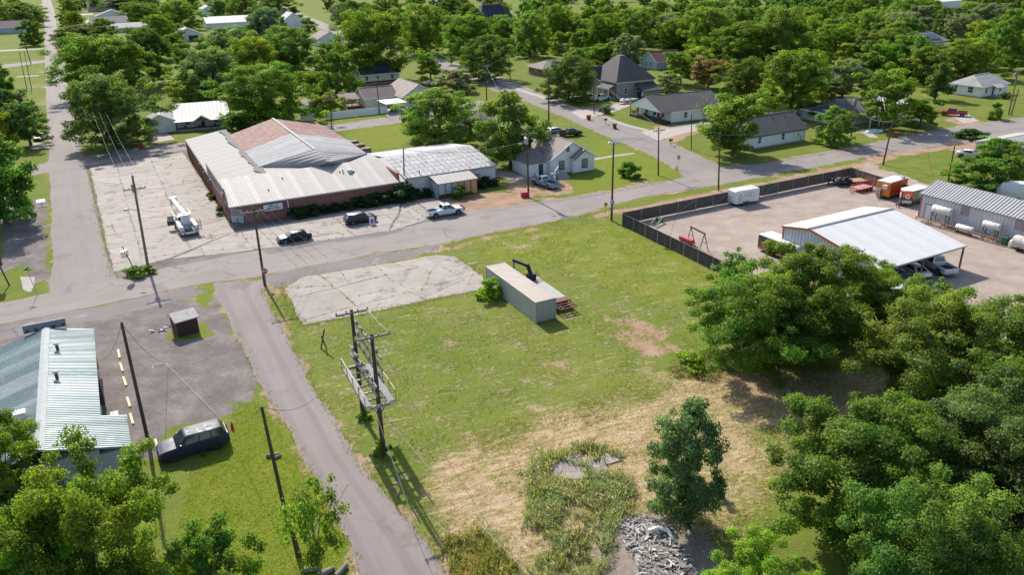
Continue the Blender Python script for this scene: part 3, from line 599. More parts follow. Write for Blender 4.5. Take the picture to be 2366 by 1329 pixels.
for k in range(4000):
    if FARN >= 275: break
    u = _rf.uniform(-60, 2430); v = -30+150*_rf.random()**1.35
    if v > 118: continue
    if v > 60 and (u < 150 or 690 < u < 800 or (400 < u < 470 and v < 110)): continue
    g = W(u, v)
    if any(poly_sd(p, np.array([g.x]), np.array([g.y]))[0] > -6 for p in _roads_far): continue
    if any(abs(u-a) < r and -8 < v-b < (50 if u < 1000 else 36) for a, b, r in _clear): continue
    if any(((u-a)/1.6)**2+((v-b)*2.6)**2 < 420 for a, b in _pl): continue
    _pl.append((u, v)); s = ppm(u, v); hgt = _rf.uniform(10, 16); top = PX((g.x, g.y, hgt))[1]
    _cur[:] = [_rf.choice(['mid', 'mid', 'deep', 'deep', 'dark', 'olive', 'grey']), _rf.choice(['broad', 'broad', 'dense', 'loose'])]
    tree(u, v, top, _rf.uniform(10, 16)*s, _cur[1], _cur[0], far_label(u, v), group='trees of the far woods', name='distant_tree'); FARN += 1
# fill the blocks between the houses
_bl = [(465,270,95),(930,225,105),(870,175,60),(1430,190,95),(1560,255,110),(1790,310,95),(1965,262,90),(2095,262,60),(2270,205,90),(1535,145,62),(1250,160,60),(440,84,36),(370,290,40),(720,250,40),(750,98,34),(900,250,60),(2150,100,40),(1150,70,55),(520,58,48),(250,60,60)]
_rd = _roads_far+[px_poly([(1640,372),(1400,276),(1250,215),(1100,158),(970,118),(950,130),(1085,182),(1220,236),(1390,310),(1560,388)]), px_poly([(103,60),(118,600),(262,640),(150,150),(131,60)]), px_poly([(195,355),(760,284),(1110,225),(1130,252),(760,312),(205,390)])]
_n2 = 0
for k in range(6000):
    if _n2 >= 48: break
    u = _rf.choice([_rf.uniform(150, 780), _rf.uniform(1000, 1300), _rf.uniform(1330, 2366), _rf.uniform(1330, 2366)]); v = _rf.uniform(62, 205)
    if u < 1330 and v > 190 or (1000 < u < 1300 and v > 130) or (u > 2150 and v > 165) or (1560 < u < 2366 and v > 195) or (u < 190 and v > 60 and u < 150+v*.2): continue
    g = W(u, v)
    if any(poly_sd(p, np.array([g.x]), np.array([g.y]))[0] > -5 for p in _rd): continue
    if any(abs(u-a) < r and -14 < v-b < 58 for a, b, r in _bl): continue
    if any(((u-a)/1.7)**2+((v-b)*2.0)**2 < 560 for a, b in _pl): continue
    _pl.append((u, v)); s = ppm(u, v); hgt = _rf.uniform(7.5, 12); top = PX((g.x, g.y, hgt))[1]; _cur[:] = [_rf.choice(['mid', 'deep', 'dark', 'olive', 'grey', 'yel']), _rf.choice(['broad', 'dense', 'loose'])]
    lb = 'small '+far_label(u, v).replace('in the near rows', 'in the near rows' if v < 100 else ('closer in' if v < 140 else 'lower down')); tree(u, v, top, _rf.uniform(8, 12)*s, _cur[1], _cur[0], lb, group='trees filling the blocks between houses'); _n2 += 1
# ------------------------------------------------------------------ building materials
def siding(name, c, pitch=.2, vert=False, var=.1, dirt=None, rough=.6, metal=0., relief=.6):
    """painted boards or ribbed sheet: fine grooves as relief, streaked colour"""
    m, t, b = _new(name); p = pos(t, (1, 1, .25)); q = N(t, 'ShaderNodeTexCoord').outputs['Object']
    sx = N(t, 'ShaderNodeSeparateXYZ'); t.links.new(q, sx.inputs[0])
    k = sx.outputs[2] if not vert else math_(t, 'ADD', sx.outputs[0], sx.outputs[1])
    saw = math_(t, 'FRACT', math_(t, 'DIVIDE', k, pitch))
    n = noise(t, p, 1.4, 5, .65); col = ramp(t, n, [(.3, tuple(x*(1-var) for x in c)), (.7, tuple(min(1, x*(1+var)) for x in c))])
    if dirt: col = mixc(t, sm(t, noise(t, p, .9, 6, .7), dirt[1], dirt[1]+.13), col, dirt[0])
    t.links.new(col, b.inputs['Base Color']); b.inputs['Roughness'].default_value = rough; b.inputs['Metallic'].default_value = metal
    bump(t, b, saw, relief, .03); return m
def shingle(name, c, var=.25):
    m, t, b = _new(name); p = pos(t); n = math_(t, 'ADD', math_(t, 'MULTIPLY', noise(t, p, .5, 4), .5), math_(t, 'MULTIPLY', noise(t, p, 6, 3, .8), .5))
    t.links.new(ramp(t, n, [(.32, tuple(x*(1-var) for x in c)), (.68, tuple(x*(1+var) for x in c))]), b.inputs['Base Color']); b.inputs['Roughness'].default_value = .9
    w = math_(t, 'FRACT', math_(t, 'MULTIPLY', N_z(t), 6)); bump(t, b, w, .5, .02); return m
def N_z(t):
    s = N(t, 'ShaderNodeSeparateXYZ'); t.links.new(N(t, 'ShaderNodeTexCoord').outputs['Object'], s.inputs[0]); return s.outputs[2]
def brick_mat():
    m, t, b = _new('brick'); L = t.links; p = N(t, 'ShaderNodeTexCoord').outputs['Object']
    s = N(t, 'ShaderNodeSeparateXYZ'); L.new(p, s.inputs[0]); cmb = N(t, 'ShaderNodeCombineXYZ')
    L.new(math_(t, 'ADD', s.outputs[0], s.outputs[1]), cmb.inputs[0]); L.new(s.outputs[2], cmb.inputs[1])
    bt = N(t, 'ShaderNodeTexBrick', i_Scale=1.0); bt.inputs['Brick Width'].default_value = .24; bt.inputs['Row Height'].default_value = .085; bt.inputs['Mortar Size'].default_value = .008
    bt.inputs['Color1'].default_value = (.22, .075, .055, 1); bt.inputs['Color2'].default_value = (.30, .115, .085, 1); bt.inputs['Mortar'].default_value = (.24, .18, .155, 1); L.new(cmb.outputs[0], bt.inputs[0])
    n = noise(t, pos(t, (1, 1, .4)), .7, 5, .7); c = mixc(t, math_(t, 'MULTIPLY', sm(t, n, .5, .75), .55), bt.outputs['Color'], (.15, .07, .06))
    c = mixc(t, math_(t, 'MULTIPLY', sm(t, noise(t, pos(t, (1, 1, .3)), .5, 4), .58, .75), .35), c, (.38, .25, .21))
    L.new(c, b.inputs['Base Color']); b.inputs['Roughness'].default_value = .9; bump(t, b, bt.outputs['Fac'], -.4, .01); return m
def rust_roof(name, base, rust, amount, tile=(0, 0)):
    """metal sheets with rust: heavier at sheet laps"""
    m, t, b = _new(name); L = t.links; p = pos(t); n = noise(t, p, .6, 5, .7); f = noise(t, p, 3.5, 5, .75)
    c = ramp(t, noise(t, p, .35, 4), [(.3, tuple(x*.85 for x in base)), (.7, tuple(x*1.1 for x in base))])
    k = math_(t, 'ADD', math_(t, 'MULTIPLY', n, .45), math_(t, 'MULTIPLY', f, .55)); c = mixc(t, sm(t, k, amount, amount+.1), c, mixc(t, f, tuple(x*.7 for x in rust), tuple(x*1.3 for x in rust)))
    L.new(c, b.inputs['Base Color']); b.inputs['Roughness'].default_value = .75; b.inputs['Specular IOR Level'].default_value = .2; return m
M_BRICK = brick_mat()
M_WHITE = siding('white_boards', (.70, .70, .69), .2, dirt=((.45, .44, .42), .68)); M_WHITEP = mat('white_paint', (.74, .74, .73), .55, var=.06)
M_TRIMD = mat('dark_trim', (.035, .032, .032), .6); M_TRIMB = mat('brown_trim', (.09, .05, .035), .7); M_TRIMG = mat('grey_trim', (.30, .29, .29), .6)
M_PANE = glassy('pane', (.05, .06, .07)); M_PANEL = glassy('pane_light', (.22, .22, .21)); M_DOORD = mat('dark_door', (.04, .038, .042), .6); M_DOORW = mat('white_door', (.6, .6, .6), .5, var=.05)
S_DARK = shingle('shingle_dark', (.055, .052, .055)); S_CHAR = shingle('shingle_charcoal', (.085, .078, .08)); S_GREY = shingle('shingle_grey', (.20, .185, .18)); S_BRN = shingle('shingle_mauve', (.20, .145, .14)); S_TAN = shingle('shingle_tan', (.245, .205, .185)); S_RED = shingle('shingle_red', (.16, .065, .055)); S_NAVY = shingle('shingle_navy', (.025, .03, .055)); S_LIGHT = shingle('shingle_light', (.30, .29, .28)); S_BROWN = shingle('shingle_brown', (.17, .14, .125))
M_CREAM = siding('cream_boards', (.62, .58, .42), .2); M_STONE = mat('stone_block', (.27, .25, .235), .9, var=.35, scale=2.2, bmp=.5); M_BLUEG = siding('bluegrey_boards', (.34, .39, .42), .2); M_BRICKB = mat('brown_brick', (.22, .13, .095), .9, var=.25, scale=3); M_GREYB = siding('grey_boards', (.40, .40, .41), .2); M_YELB = siding('pale_yellow_boards', (.60, .57, .46), .2)
M_TINW = mat('white_tin', (.52, .52, .515), .65, 0, spec=.3, var=.06, scale=.7); M_TINL = mat('bright_tin', (.30, .30, .302), .6, 0, spec=.3, var=.08, scale=.6); M_GALV = mat('galvanised', (.205, .203, .203), .7, .1, spec=.3, var=.14, scale=.8, dirt=((.28, .25, .235), .62)); M_TINC = mat('cream_tin', (.345, .32, .30), .65, 0, spec=.25, var=.09, scale=.7, dirt=((.42, .36, .31), .66))
M_WOOD = mat('bare_wood', (.34, .21, .12), .85, var=.25, scale=2); M_WOODR = mat('red_wood', (.17, .045, .04), .8); M_ORANGE = mat('orange_trim', (.46, .125, .045), .5); M_BLK = mat('black_steel', (.02, .02, .022), .45)

def panels(parent, q, n, m, rib=.045, ribs=1, name='roof_panel', over=.012):
    """cover the quad q (eave a-b, top d-c) with n ribbed sheets, each a piece of its own"""
    a, b, c, d = [Vector(p) for p in q]; up = (b-a).cross(d-a).normalized()
    if up.z < 0: up = -up
    for k in range(n):
        mb = MB(); prof = []
        for j in range(ribs):
            w0 = j/ribs; s = .16/ribs
            prof += [(w0, 0), (w0+s*.3, rib), (w0+s, rib), (w0+s*1.3, 0)]
        prof.append((1-.004, 0)); f0, f1 = k/n, (k+1)/n; e = (-1)**k*.0012
        lo = [a.lerp(b, f0+(f1-f0)*t)+up*(h+over+e) for t, h in prof]; hi = [d.lerp(c, f0+(f1-f0)*t)+up*(h+over+e) for t, h in prof]
        L = len(prof); mb.add(lo+hi, [(i, i+1, L+i+1, L+i) for i in range(L-1)]); mb.obj(name, m if not isinstance(m, list) else m[(k*7) % len(m)], parent)
def window(root, face, a, z, w, h, w_, d_, trim=None, pane=None, name='window', off=0.):
    """a framed window on one face of a house; frame and pane are separate pieces"""
    mb = MB(); T = .09
    def q(u0, v0, u1, v1, n0, n1):
        if face == 'S': mb.box(u0, -n1-off, v0, u1, -n0-off, v1)
        elif face == 'W': mb.box(-n1-off, u0, v0, -n0-off, u1, v1)
        elif face == 'E': mb.box(w_+n0+off, u0, v0, w_+n1+off, u1, v1)
        else: mb.box(u0, d_+n0, v0, u1, d_+n1, v1)
    x0, x1, z0, z1 = a-w/2, a+w/2, z, z+h
    for r in ((x0, z0, x0+T, z1), (x1-T, z0, x1, z1), (x0+T, z0, x1-T, z0+T), (x0+T, z1-T, x1-T, z1), (x0+T, (z0+z1)/2-.03, x1-T, (z0+z1)/2+.03)): q(*r, .003, .06)
    f = mb.obj(name, trim or M_WHITEP, root); mb = MB(); q(x0+T, z0+T, x1-T, z1-T, .004, .025); mb.obj('pane', pane or M_PANE, f)
    mb = MB(); q(x0-.05, z0-.07, x1+.05, z0-.005, .003, .1); mb.obj('sill', trim or M_WHITEP, f); return f
def gable_roof(root, w, d, ze, zr, axis, m, o=.35, th=.12, hip=0., x0=0., y0=0., trim=None, tin=0, name='roof', tinmat=None):
    """two or four roof planes over the rectangle; tin>0 lays that many metal sheets on each long plane"""
    if axis == 'x': T = lambda x, y, z: (x0+x, y0+y, z)
    else: T = lambda x, y, z: (x0+w-y, y0+x, z); 
    L, D = (w, d) if axis == 'x' else (d, w); k = (zr-ze)/(D/2); zo = ze-k*o; h = hip
    e = [T(-o, -o, zo), T(L+o, -o, zo), T(L+o, D+o, zo), T(-o, D+o, zo)]
    ho = o if not h else 0; r0, r1 = T(h-ho, D/2, zr), T(L-h+ho, D/2, zr)
    mb = MB(); mb.slab([e[0], e[1], r1, r0], th); mb.slab([e[2], e[3], r0, r1], th)
    if h: mb.slab([e[3], e[0], r0], th); mb.slab([e[1], e[2], r1], th)
    for g in range(len(mb.v)): mb.v[g] = (mb.v[g][0], mb.v[g][1], mb.v[g][2]+th+.01)
    rf = mb.obj(name, m, root)
    up = lambda p: (p[0], p[1], p[2]+th+.02)
    if tin: panels(rf, [up(e[0]), up(e[1]), up(r1), up(r0)], tin, tinmat or m); panels(rf, [up(e[2]), up(e[3]), up(r0), up(r1)], tin, tinmat or m)
    mb = MB(); mb.bar(up(r0), up(r1), .26, .05); mb.obj('ridge_cap', tinmat or m, rf)
    mb = MB(); lw = lambda p, q: mb.bar((p[0], p[1], p[2]+.02), (q[0], q[1], q[2]+.02), .05, .2)
    lw(e[0], e[1]); lw(e[2], e[3])
    if not h: lw(e[0], r0); lw(e[1], r1); lw(e[2], r1); lw(e[3], r0)
    else: lw(e[1], e[2]); lw(e[3], e[0])
    mb.obj('fascia', trim or M_WHITEP, rf); return rf
def walls(root, w, d, ze, zr, axis, m, x0=0., y0=0., hip=False, name='wall'):
    mb = MB()
    if hip: mb.box(x0, y0, 0, x0+w, y0+d, ze)
    elif axis == 'x': mb.ext([(y0, 0), (y0, ze), (y0+d/2, zr), (y0+d, ze), (y0+d, 0)], 'x', x0, x0+w)
    else: mb.ext([(x0, 0), (x0+w, 0), (x0+w, ze), (x0+w/2, zr), (x0, ze)], 'y', y0, y0+d)
    return mb.obj(name, m, root)
def door(root, face, a, z, w, h, m=None, trim=None):
    mb = MB(); T = .08
    B = (lambda u0, v0, u1, v1, n: mb.box(u0, -n, v0, u1, -.003, v1)) if face == 'S' else (lambda u0, v0, u1, v1, n: mb.box(-n, u0, v0, -.003, u1, v1))
    B(a-w/2, z, a+w/2, z+h, .035); o = mb.obj('door', m or M_DOORD, root)
    mb = MB(); B(a-w/2-T, z, a-w/2-.002, z+h+T, .06); B(a+w/2+.002, z, a+w/2+T, z+h+T, .06); B(a-w/2, z+h+.002, a+w/2, z+h+T, .06); mb.obj('door_frame', trim or M_WHITEP, o)
    mb = MB(); B(a+w/2-.16, z+.95, a+w/2-.1, z+1.05, .09); mb.obj('handle', M_TRIMG, o); return o
def house(name, label, px, yaw, w, d, ze, zr, axis, wm, rm, win=(), doors=(), o=.4, hip=0., cat='house', group=None, tin=0, trim=None, wtrim=None, shift=(0, 0), base=True, pane=None):
    r = thing(name, label, cat, W(*px)+Vector((math.cos(yaw)*shift[0]-math.sin(yaw)*shift[1], math.sin(yaw)*shift[0]+math.cos(yaw)*shift[1], 0)), yaw, group)
    walls(r, w, d, ze, zr, axis, wm, hip=bool(hip)); gable_roof(r, w, d, ze, zr, axis, rm, o, hip=hip, tin=tin, trim=trim)
    if base: MB().box(-.06, -.06, 0, w+.06, d+.06, .28).obj('foundation', M_CONC, r)
    for q in win: window(r, *q, w, d, wtrim, pane)
    for q in doors: door(r, *q)
    return r
def posts(root, pts, z, m, s=.1, name='post', z0=0):
    for x, y in pts: MB().box(x-s/2, y-s/2, z0, x+s/2, y+s/2, z).obj(name, m, root)

# ------------------------------------------------------------------ the brick grocery store
YS = rad(27.5)
S = thing('grocery_store', 'red brick grocery store with large rusty and cream metal roofs', 'store', W(537, 521), YS)
H1 = 3.0
mb = MB()                                           # brick shell: front with cut corner, long left wall, back
mb.prism([(1.9, 0), (28, 0), (28, .4), (1.9, .4)], 0, 2.85); mb.prism([(0, 1.7), (1.9, 0), (2.2, .25), (.35, 2.0)], 2.25, 2.85)
mb.prism([(0, 1.75), (.4, 1.75), (.4, 53.6), (0, 53.6)], 0, 3.3); mb.prism([(.4, 53.2), (27, 53.2), (27, 53.6), (.4, 53.6)], 0, 3.4); mb.prism([(27, .4), (27.4, .4), (27.4, 53.6), (27, 53.6)], 0, 4.3)
mb.prism([(0, 1.75), (.35, 2.0), (.45, 1.92), (.1, 1.66)], 0, 2.25)
wl = mb.obj('wall', M_BRICK, S)
for y in np.arange(19, 54, 3.1): MB().box(-.22, y, 0, -.002, y+.42, 3.25).obj('pilaster', M_BRICK, wl)
for x in (9.6, 15.5, 20.5, 25.5): MB().box(x, -.16, 0, x+.6, -.002, 2.8).obj('pilaster', M_BRICK, wl)
for y in np.arange(20.6, 53, 3.1): MB().box(-.05, y, 1.0, -.004, y+1.5, 2.5).obj('bricked_window', M_BRICK, wl)
MB().bar((0, 1.75, 3.33), (0, 53.7, 3.38), .5, .1).obj('coping', M_GALV, wl)
# entrance across the cut corner
a, b = Vector((.12, 1.62, 0)), Vector((1.88, .02, 0)); mb = MB(); mb.slab([(a.x, a.y, 2.25), (b.x, b.y, 2.25), (b.x+.2, b.y+.25, 2.25), (a.x+.2, a.y+.25, 2.25)], .08); dr = mb.obj('entrance', M_TRIMG, S)
for k in range(2):
    p, q = a.lerp(b, .05+.48*k), a.lerp(b, .47+.48*k)
    mb = MB(); mb.bar((p.x, p.y, 1.1), (q.x, q.y, 1.1), .06, 2.1); mb.obj('door_leaf', mat('door_paint', (.42, .47, .50), .5, dirt=((.3, .31, .31), .55)), dr)
    mb = MB(); p2, q2 = p.lerp(q, .12), p.lerp(q, .88); n_ = Vector((-.05, -.055, 0)); mb.bar(p2+n_+Vector((0, 0, 1.55)), q2+n_+Vector((0, 0, 1.55)), .03, .8); mb.obj('door_pane', M_PANEL, dr)
# lean-to roof along the front
mb = MB(); mb.slab([(-.15, -.45, H1), (28.1, -.45, H1), (28.1, 9.6, 5), (-.15, 9.6, 5)], .1); lt = mb.obj('front_roof', M_TINC, S)
panels(lt, [(-.15, -.5, H1+.01), (28.1, -.5, H1+.01), (28.1, 9.6, 5.01), (-.15, 9.6, 5.01)], 34, [M_TINC, M_TINC, mat('cream_tin_b', (.33, .30, .28), .65, 0, spec=.25, var=.12, scale=.7, dirt=((.36, .29, .24), .6)), mat('cream_tin_c', (.40, .375, .352), .65, 0, spec=.25, var=.08)], .045, 2)
MB().bar((-.15, -.52, H1-.1), (28.1, -.52, H1-.1), .12, .2).obj('gutter', M_TRIMG, lt)
MB().tube([(8.6, -.5, H1-.15), (8.7, -.3, .1)], .075, 8).obj('downpipe', M_WHITEP, S)
mb = MB(); mb.bev(20.2, 5.2, 4.15, 20.9, 5.8, 4.75, .06); vt_ = mb.obj('roof_vent', M_TINW, lt); MB().box(20.9, 5.3, 4.2, 21.3, 5.7, 4.45).obj('vent_duct', M_TRIMD, vt_)
for x, y in ((18.9, 6.0), (19.5, 6.3), (19.3, 5.3), (6.5, 3.1), (9.5, 6.6)): mb = MB(); z = H1+.1+(y+.5)*.198; mb.box(x, y, z, x+.22, y+.2, z+.14); mb.obj('roof_debris', M_TRIMD, lt)
# tin parapet on the left, above the brick
mb = MB(); mb.ext([(.3, 3.0), (1.4, 4.3), (2.4, 5.05), (21.7, 5.2), (21.7, 3.3), (.3, 2.9)], 'x', -.14, -.02); pp = mb.obj('parapet', M_GALV, S)
MB().bar((-.08, 2.4, 5.1), (-.08, 21.8, 5.25), .2, .08).obj('parapet_cap', M_TRIMB, pp)
MB().box(-.32, 3.2, 3.3, -.15, 4.6, 4.3).obj('sign_stub', M_WOOD, pp)
window(S, 'W', 3.4, .9, 1.1, 1.3, 0, 0, M_TRIMD)
for y in (17.5, 24, 31): MB().bev(-.45, y, 3.0, -.23, y+.3, 3.3, .03).obj('wall_lamp', M_TRIMG, S)
# flat roof between, left wing
mb = MB(); mb.slab([(-.1, 9.5, 3.55), (0, 53.6, 3.55), (7.6, 53.6, 4.7), (7.6, 9.5, 4.78)], .12); mb.slab([(7.6, 9.5, 4.78), (7.6, 15.5, 4.78), (27.3, 15.5, 4.78), (27.3, 9.5, 4.78)], .1); lw_ = mb.obj('wing_roof', M_GALV, S)
panels(lw_, [(-.2, 53.6, 3.57), (-.2, 9.6, 3.57), (7.5, 9.6, 4.77), (7.5, 53.6, 4.72)], 40, [M_GALV, mat('galv_b', (.22, .217, .216), .7, .1, spec=.3, var=.1, dirt=((.33, .30, .28), .64)), mat('galv_c', (.19, .187, .187), .7, .1, spec=.3, var=.12, dirt=((.25, .22, .21), .6))], .03)
# tar seam in the valley
mb = MB(); R_ = random.Random(2); ys = np.linspace(10, 53, 30)
mb.add([(7.5+R_.uniform(-1.1, -.4), y, 4.83) for y in ys]+[(7.9+R_.uniform(-.1, .3), y, 4.93) for y in ys], [(k, 30+k, 31+k, k+1) for k in range(29)]); mb.obj('tar_seam', mat('tar', (.10, .085, .08), .85, var=.35), lw_)
# big gable with rusty, galvanised and cream parts
Rr, LFp, RFp, Mp, M2p = (16.8, 12.4, 7.4), (7.55, 15.0, 4.95), (26.6, 14.6, 4.95), (17.6, 7.9, 6.0), (16.1, 9.9, 4.95)
bk = 46.5; mid = 29.0; y1 = 14.2
mb = MB(); mb.slab([(7.5, bk, 4.75), (7.55, 15, 4.75), (16.8, 12.4, 7.2), (16.8, bk, 7.2)], .1); mb.slab([(26.6, 14.6, 4.75), (27.2, bk, 4.7), (16.8, bk, 7.2), (16.8, 12.4, 7.2)], .1)
mb.add([(7.5, bk-.1, 3), (27.2, bk-.1, 3), (27.2, bk-.1, 4.6), (16.8, bk-.1, 7.1), (7.5, bk-.1, 4.6)], [(0, 1, 2, 3, 4)]); gr_ = mb.obj('gable_roof', M_GALV, S)
M_RU = [rust_roof('rust_roof_%d' % k, (.235, .20, .19), c, .42) for k, c in enumerate([(.19, .075, .058), (.165, .065, .052), (.215, .09, .07)])]
M_RB = [rust_roof('tin_roof_%d' % k, c, (.22, .15, .12), .66) for k, c in enumerate([(.25, .252, .262), (.22, .222, .235), (.27, .27, .277)])]
def sheet_grid(root, q, nx_, ny_, ms, lift=.02, name='roof_sheet', seed=1):
    """lapped metal sheets in rows, each sheet a piece, upper rows over lower ones"""
    a, b, c, d = [Vector(p) for p in q]; up = (b-a).cross(d-a).normalized(); up = up if up.z > 0 else -up; R2 = random.Random(seed)
    P = lambda s, t: a.lerp(b, s).lerp(d.lerp(c, s), t)
    for j in range(ny_):
        for i in range(nx_):
            g = .06/ny_; s0, s1 = i/nx_, (i+1)/nx_-.004; t0, t1 = j/ny_-g*(j > 0), (j+1)/ny_; e = up*(lift+R2.uniform(0, .006)); k = up*.03
            A, B, C_, D_ = P(s0, t0)+k, P(s1, t0)+k, P(s1, t1), P(s0, t1); m_ = P((s0+s1)/2, t0)+k+up*.018; n2 = P((s0+s1)/2, t1)+up*.018
            MB().add([A+e, m_+e, B+e, C_+e, n2+e, D_+e, A, B], [(0, 1, 4, 5), (1, 2, 3, 4), (6, 7, 2, 1, 0)]).obj(name, R2.choice(ms), root)
sheet_grid(gr_, [(7.55, bk, 4.8), (7.55, mid, 4.8), (16.8, mid, 7.25), (16.8, bk, 7.25)], 16, 8, M_RU, seed=3)
sheet_grid(gr_, [(7.55, mid, 4.8), (7.55, 15, 4.8), (16.8, 12.4, 7.25), (16.8, mid, 7.25)], 14, 2, M_RB, seed=4)
sheet_grid(gr_, [(27.1, mid, 4.75), (27.2, bk, 4.75), (16.8, bk, 7.25), (16.8, mid, 7.25)], 16, 6, M_RU, seed=5)
sheet_grid(gr_, [(26.6, 14.6, 4.8), (27.1, mid, 4.8), (16.8, mid, 7.25), (16.8, 12.4, 7.25)], 14, 2, M_RB, seed=6)
MB().bar((16.8, 12.3, 7.36), (16.8, bk+.2, 7.36), .5, .06).obj('ridge_cap', M_GALV, gr_)
mb = MB(); mb.slab([LFp, M2p, Mp, Rr], .1); fr_ = mb.obj('front_slope', M_TINC, S); panels(fr_, [LFp, M2p, Mp, Rr], 5, M_TINC, .04)
mb = MB(); mb.slab([Rr, Mp, (20.3, 9.7, 5.0), RFp], .1); f2_ = mb.obj('front_slope', mat('tan_tin', (.30, .275, .262), .65, 0, spec=.25, var=.1, dirt=((.27, .235, .215), .56)), S); panels(f2_, [(20.3, 9.7, 5.02), RFp, Rr, Mp], 5, M_GALV if 0 else MATS['tan_tin'], .04)
mb = MB(); mb.add([(16.1, 9.9, 4.9), Mp, (20.3, 9.7, 4.95), (17.6, 9.7, 4.7)], [(0, 2, 1), (0, 3, 2)]); mb.obj('gable_infill', M_BLUEG, S)
# shop sign
def text_part(parent, s, size, loc, rot, m, name='lettering', ext=.006, bold=.0, sx=1.):
    cu = bpy.data.curves.new(name, 'FONT'); cu.body = s; cu.size = size; cu.extrude = ext; cu.offset = bold; cu.align_x = 'CENTER'; cu.align_y = 'CENTER'; cu.resolution_u = 2
    tmp = bpy.data.objects.new('tmp', cu); COL.objects.link(tmp); bpy.context.view_layer.update()
    me = bpy.data.meshes.new_from_object(tmp.evaluated_get(bpy.context.evaluated_depsgraph_get())); bpy.data.objects.remove(tmp); me.materials.clear(); me.materials.append(m)
    o = link(name, me, parent); o.location = loc; o.rotation_euler = rot; o.scale = (sx, 1, 1); return o
SG = thing('shop_sign', 'white shop sign reading HELLO GROCERY on the brick front', 'sign', S.matrix_basis @ Vector((6.35, -.1, 0)), YS)
M_SIGNW = mat('sign_white', (.72, .74, .76), .5, var=.05); MB().bev(-1.45, -.22, 1.5, 1.45, -.08, 2.5, .03).obj('board', M_SIGNW, SG)
MB().box(-1.5, -.10, 2.5, 1.5, -.02, 2.62).obj('bracket', M_TRIMD, SG)
text_part(SG, 'HELLO', .44, (0, -.235, 2.24), (rad(90), 0, 0), M_BLK, bold=.014, sx=1.18); text_part(SG, 'GROCERY', .44, (0, -.235, 1.80), (rad(90), 0, 0), M_BLK, bold=.014, sx=1.15)

# white metal shed joined to the store
SH = thing('metal_shed', 'white metal shed with rust-spotted sheet roof beside the brick store', 'shed', S.matrix_basis @ Vector((28.5, 0, 0)), YS)
M_SHEDW = mat('shed_wall', (.52, .52, .53), .7, var=.14, scale=.7, dirt=((.33, .31, .30), .56), stretch=(1, 1, .35)); walls(SH, 16.6, 21, 3.25, 4.75, 'x', M_SHEDW)
M_SR = [rust_roof('shed_tin_%d' % k, c, (.27, .12, .075), a) for k, (c, a) in enumerate([((.37, .368, .372), .60), ((.34, .34, .348), .64), ((.395, .39, .385), .58)])]
M_LAP = rust_roof('rust_lap', (.34, .27, .24), (.25, .10, .06), .40)
rf = gable_roof(SH, 16.6, 21, 3.25, 4.75, 'x', M_SR[0], .3, trim=M_TRIMG)
q = [(-.2, -.35, 3.36), (16.9, -.35, 3.36), (16.9, 10.5, 4.9), (-.2, 10.5, 4.9)]; sheet_grid(rf, q, 17, 6, M_SR, .02, seed=8)
R2 = random.Random(31)
for j in range(6):
    for i in range(17):
        if R2.random() < .8:                        # rusty laps at the sheet corners
            x = -.2+17.1*(i+1)/17+R2.uniform(-.1, .1); t = (j+R2.uniform(.05, .3))/6; y = -.35+10.85*t; z = 3.36+1.54*t+.075; s_ = R2.uniform(.08, .2)
            L_ = R2.uniform(.25, .9); MB().add([(x-s_, y, z), (x+s_, y+.02, z), (x+s_*.7, y+L_, z+L_*.142), (x-s_*.3, y+L_*.8, z+L_*.8*.142)], [(0, 1, 2, 3)]).obj('rust_lap', M_LAP, rf)
MB().tube([(2.6, .6, 3.4), (2.6, .6, 4.3)], .08, 8).obj('flue', M_GALV, rf)
MB().box(12.1, -.03, 1.0, 13.6, -.004, 2.3).obj('boarded_window', mat('grey_board', (.25, .25, .25), .8, var=.4, stretch=(1, 1, 6)), SH)
pr = MB(); pr.slab([(3.9, -4.0, 2.65), (11.3, -4.0, 2.65), (11.3, -.02, 3.3), (3.9, -.02, 3.3)], .1); pr_ = pr.obj('porch_roof', M_TINC, SH); panels(pr_, [(3.9, -4.05, 2.66), (11.3, -4.05, 2.66), (11.3, -.02, 3.31), (3.9, -.02, 3.31)], 9, M_TINC, .04)
for k in range(6):
    c = [(.33, .36, .39), (.36, .39, .42), (.33, .36, .39), (.42, .25, .12), (.44, .30, .17), (.42, .25, .11)][k]; x = 4.1+k*1.17
    MB().box(x, -3.9, .75 if k < 3 else .1, x+1.13, -3.84, 2.5).obj('wall_sheet', mat('porch_sheet_%d' % k, c, .6, .1, var=.2, dirt=((.33, .2, .11), .6), stretch=(1, 1, .3)), SH)
posts(SH, [(4.05, -3.85), (5.27, -3.92), (6.45, -3.92), (7.6, -3.92), (8.8, -3.92), (9.98, -3.92), (11.15, -3.85)], 2.55, M_TRIMB, .1)
for k in range(3): MB().box(4.1, -3.93, .15+.22*k, 6.4, -3.88, .27+.22*k).obj('rail', M_TRIMB, SH)
MB().box(4.0, -3.8, 0, 4.06, -.03, 2.55).obj('side_sheet', mat('porch_side', (.30, .35, .40), .6, var=.1), SH)

# rusty bins behind the store
for k, (u, v) in enumerate([(818,340),(832,348),(846,357)]):
    r = thing('rusty_bin', ['rusty lidded bin farthest from the shed behind the store', 'middle rusty lidded bin behind the store', 'rusty lidded bin nearest the white shed'][k], 'bin', W(u, v), YS+1.57, 'three rusty bins behind the store')
    MB().bev(-.7, -1.0, .05, .7, 1.0, 1.15, .05).obj('body', M_GALV, r); mb = MB(); mb.ext([(-1.05, 1.15), (-.9, 1.42), (.9, 1.42), (1.05, 1.15)], 'x', -.75, .75); mb.obj('lid', M_RU[0], r)
# ------------------------------------------------------------------ houses
Y = YG
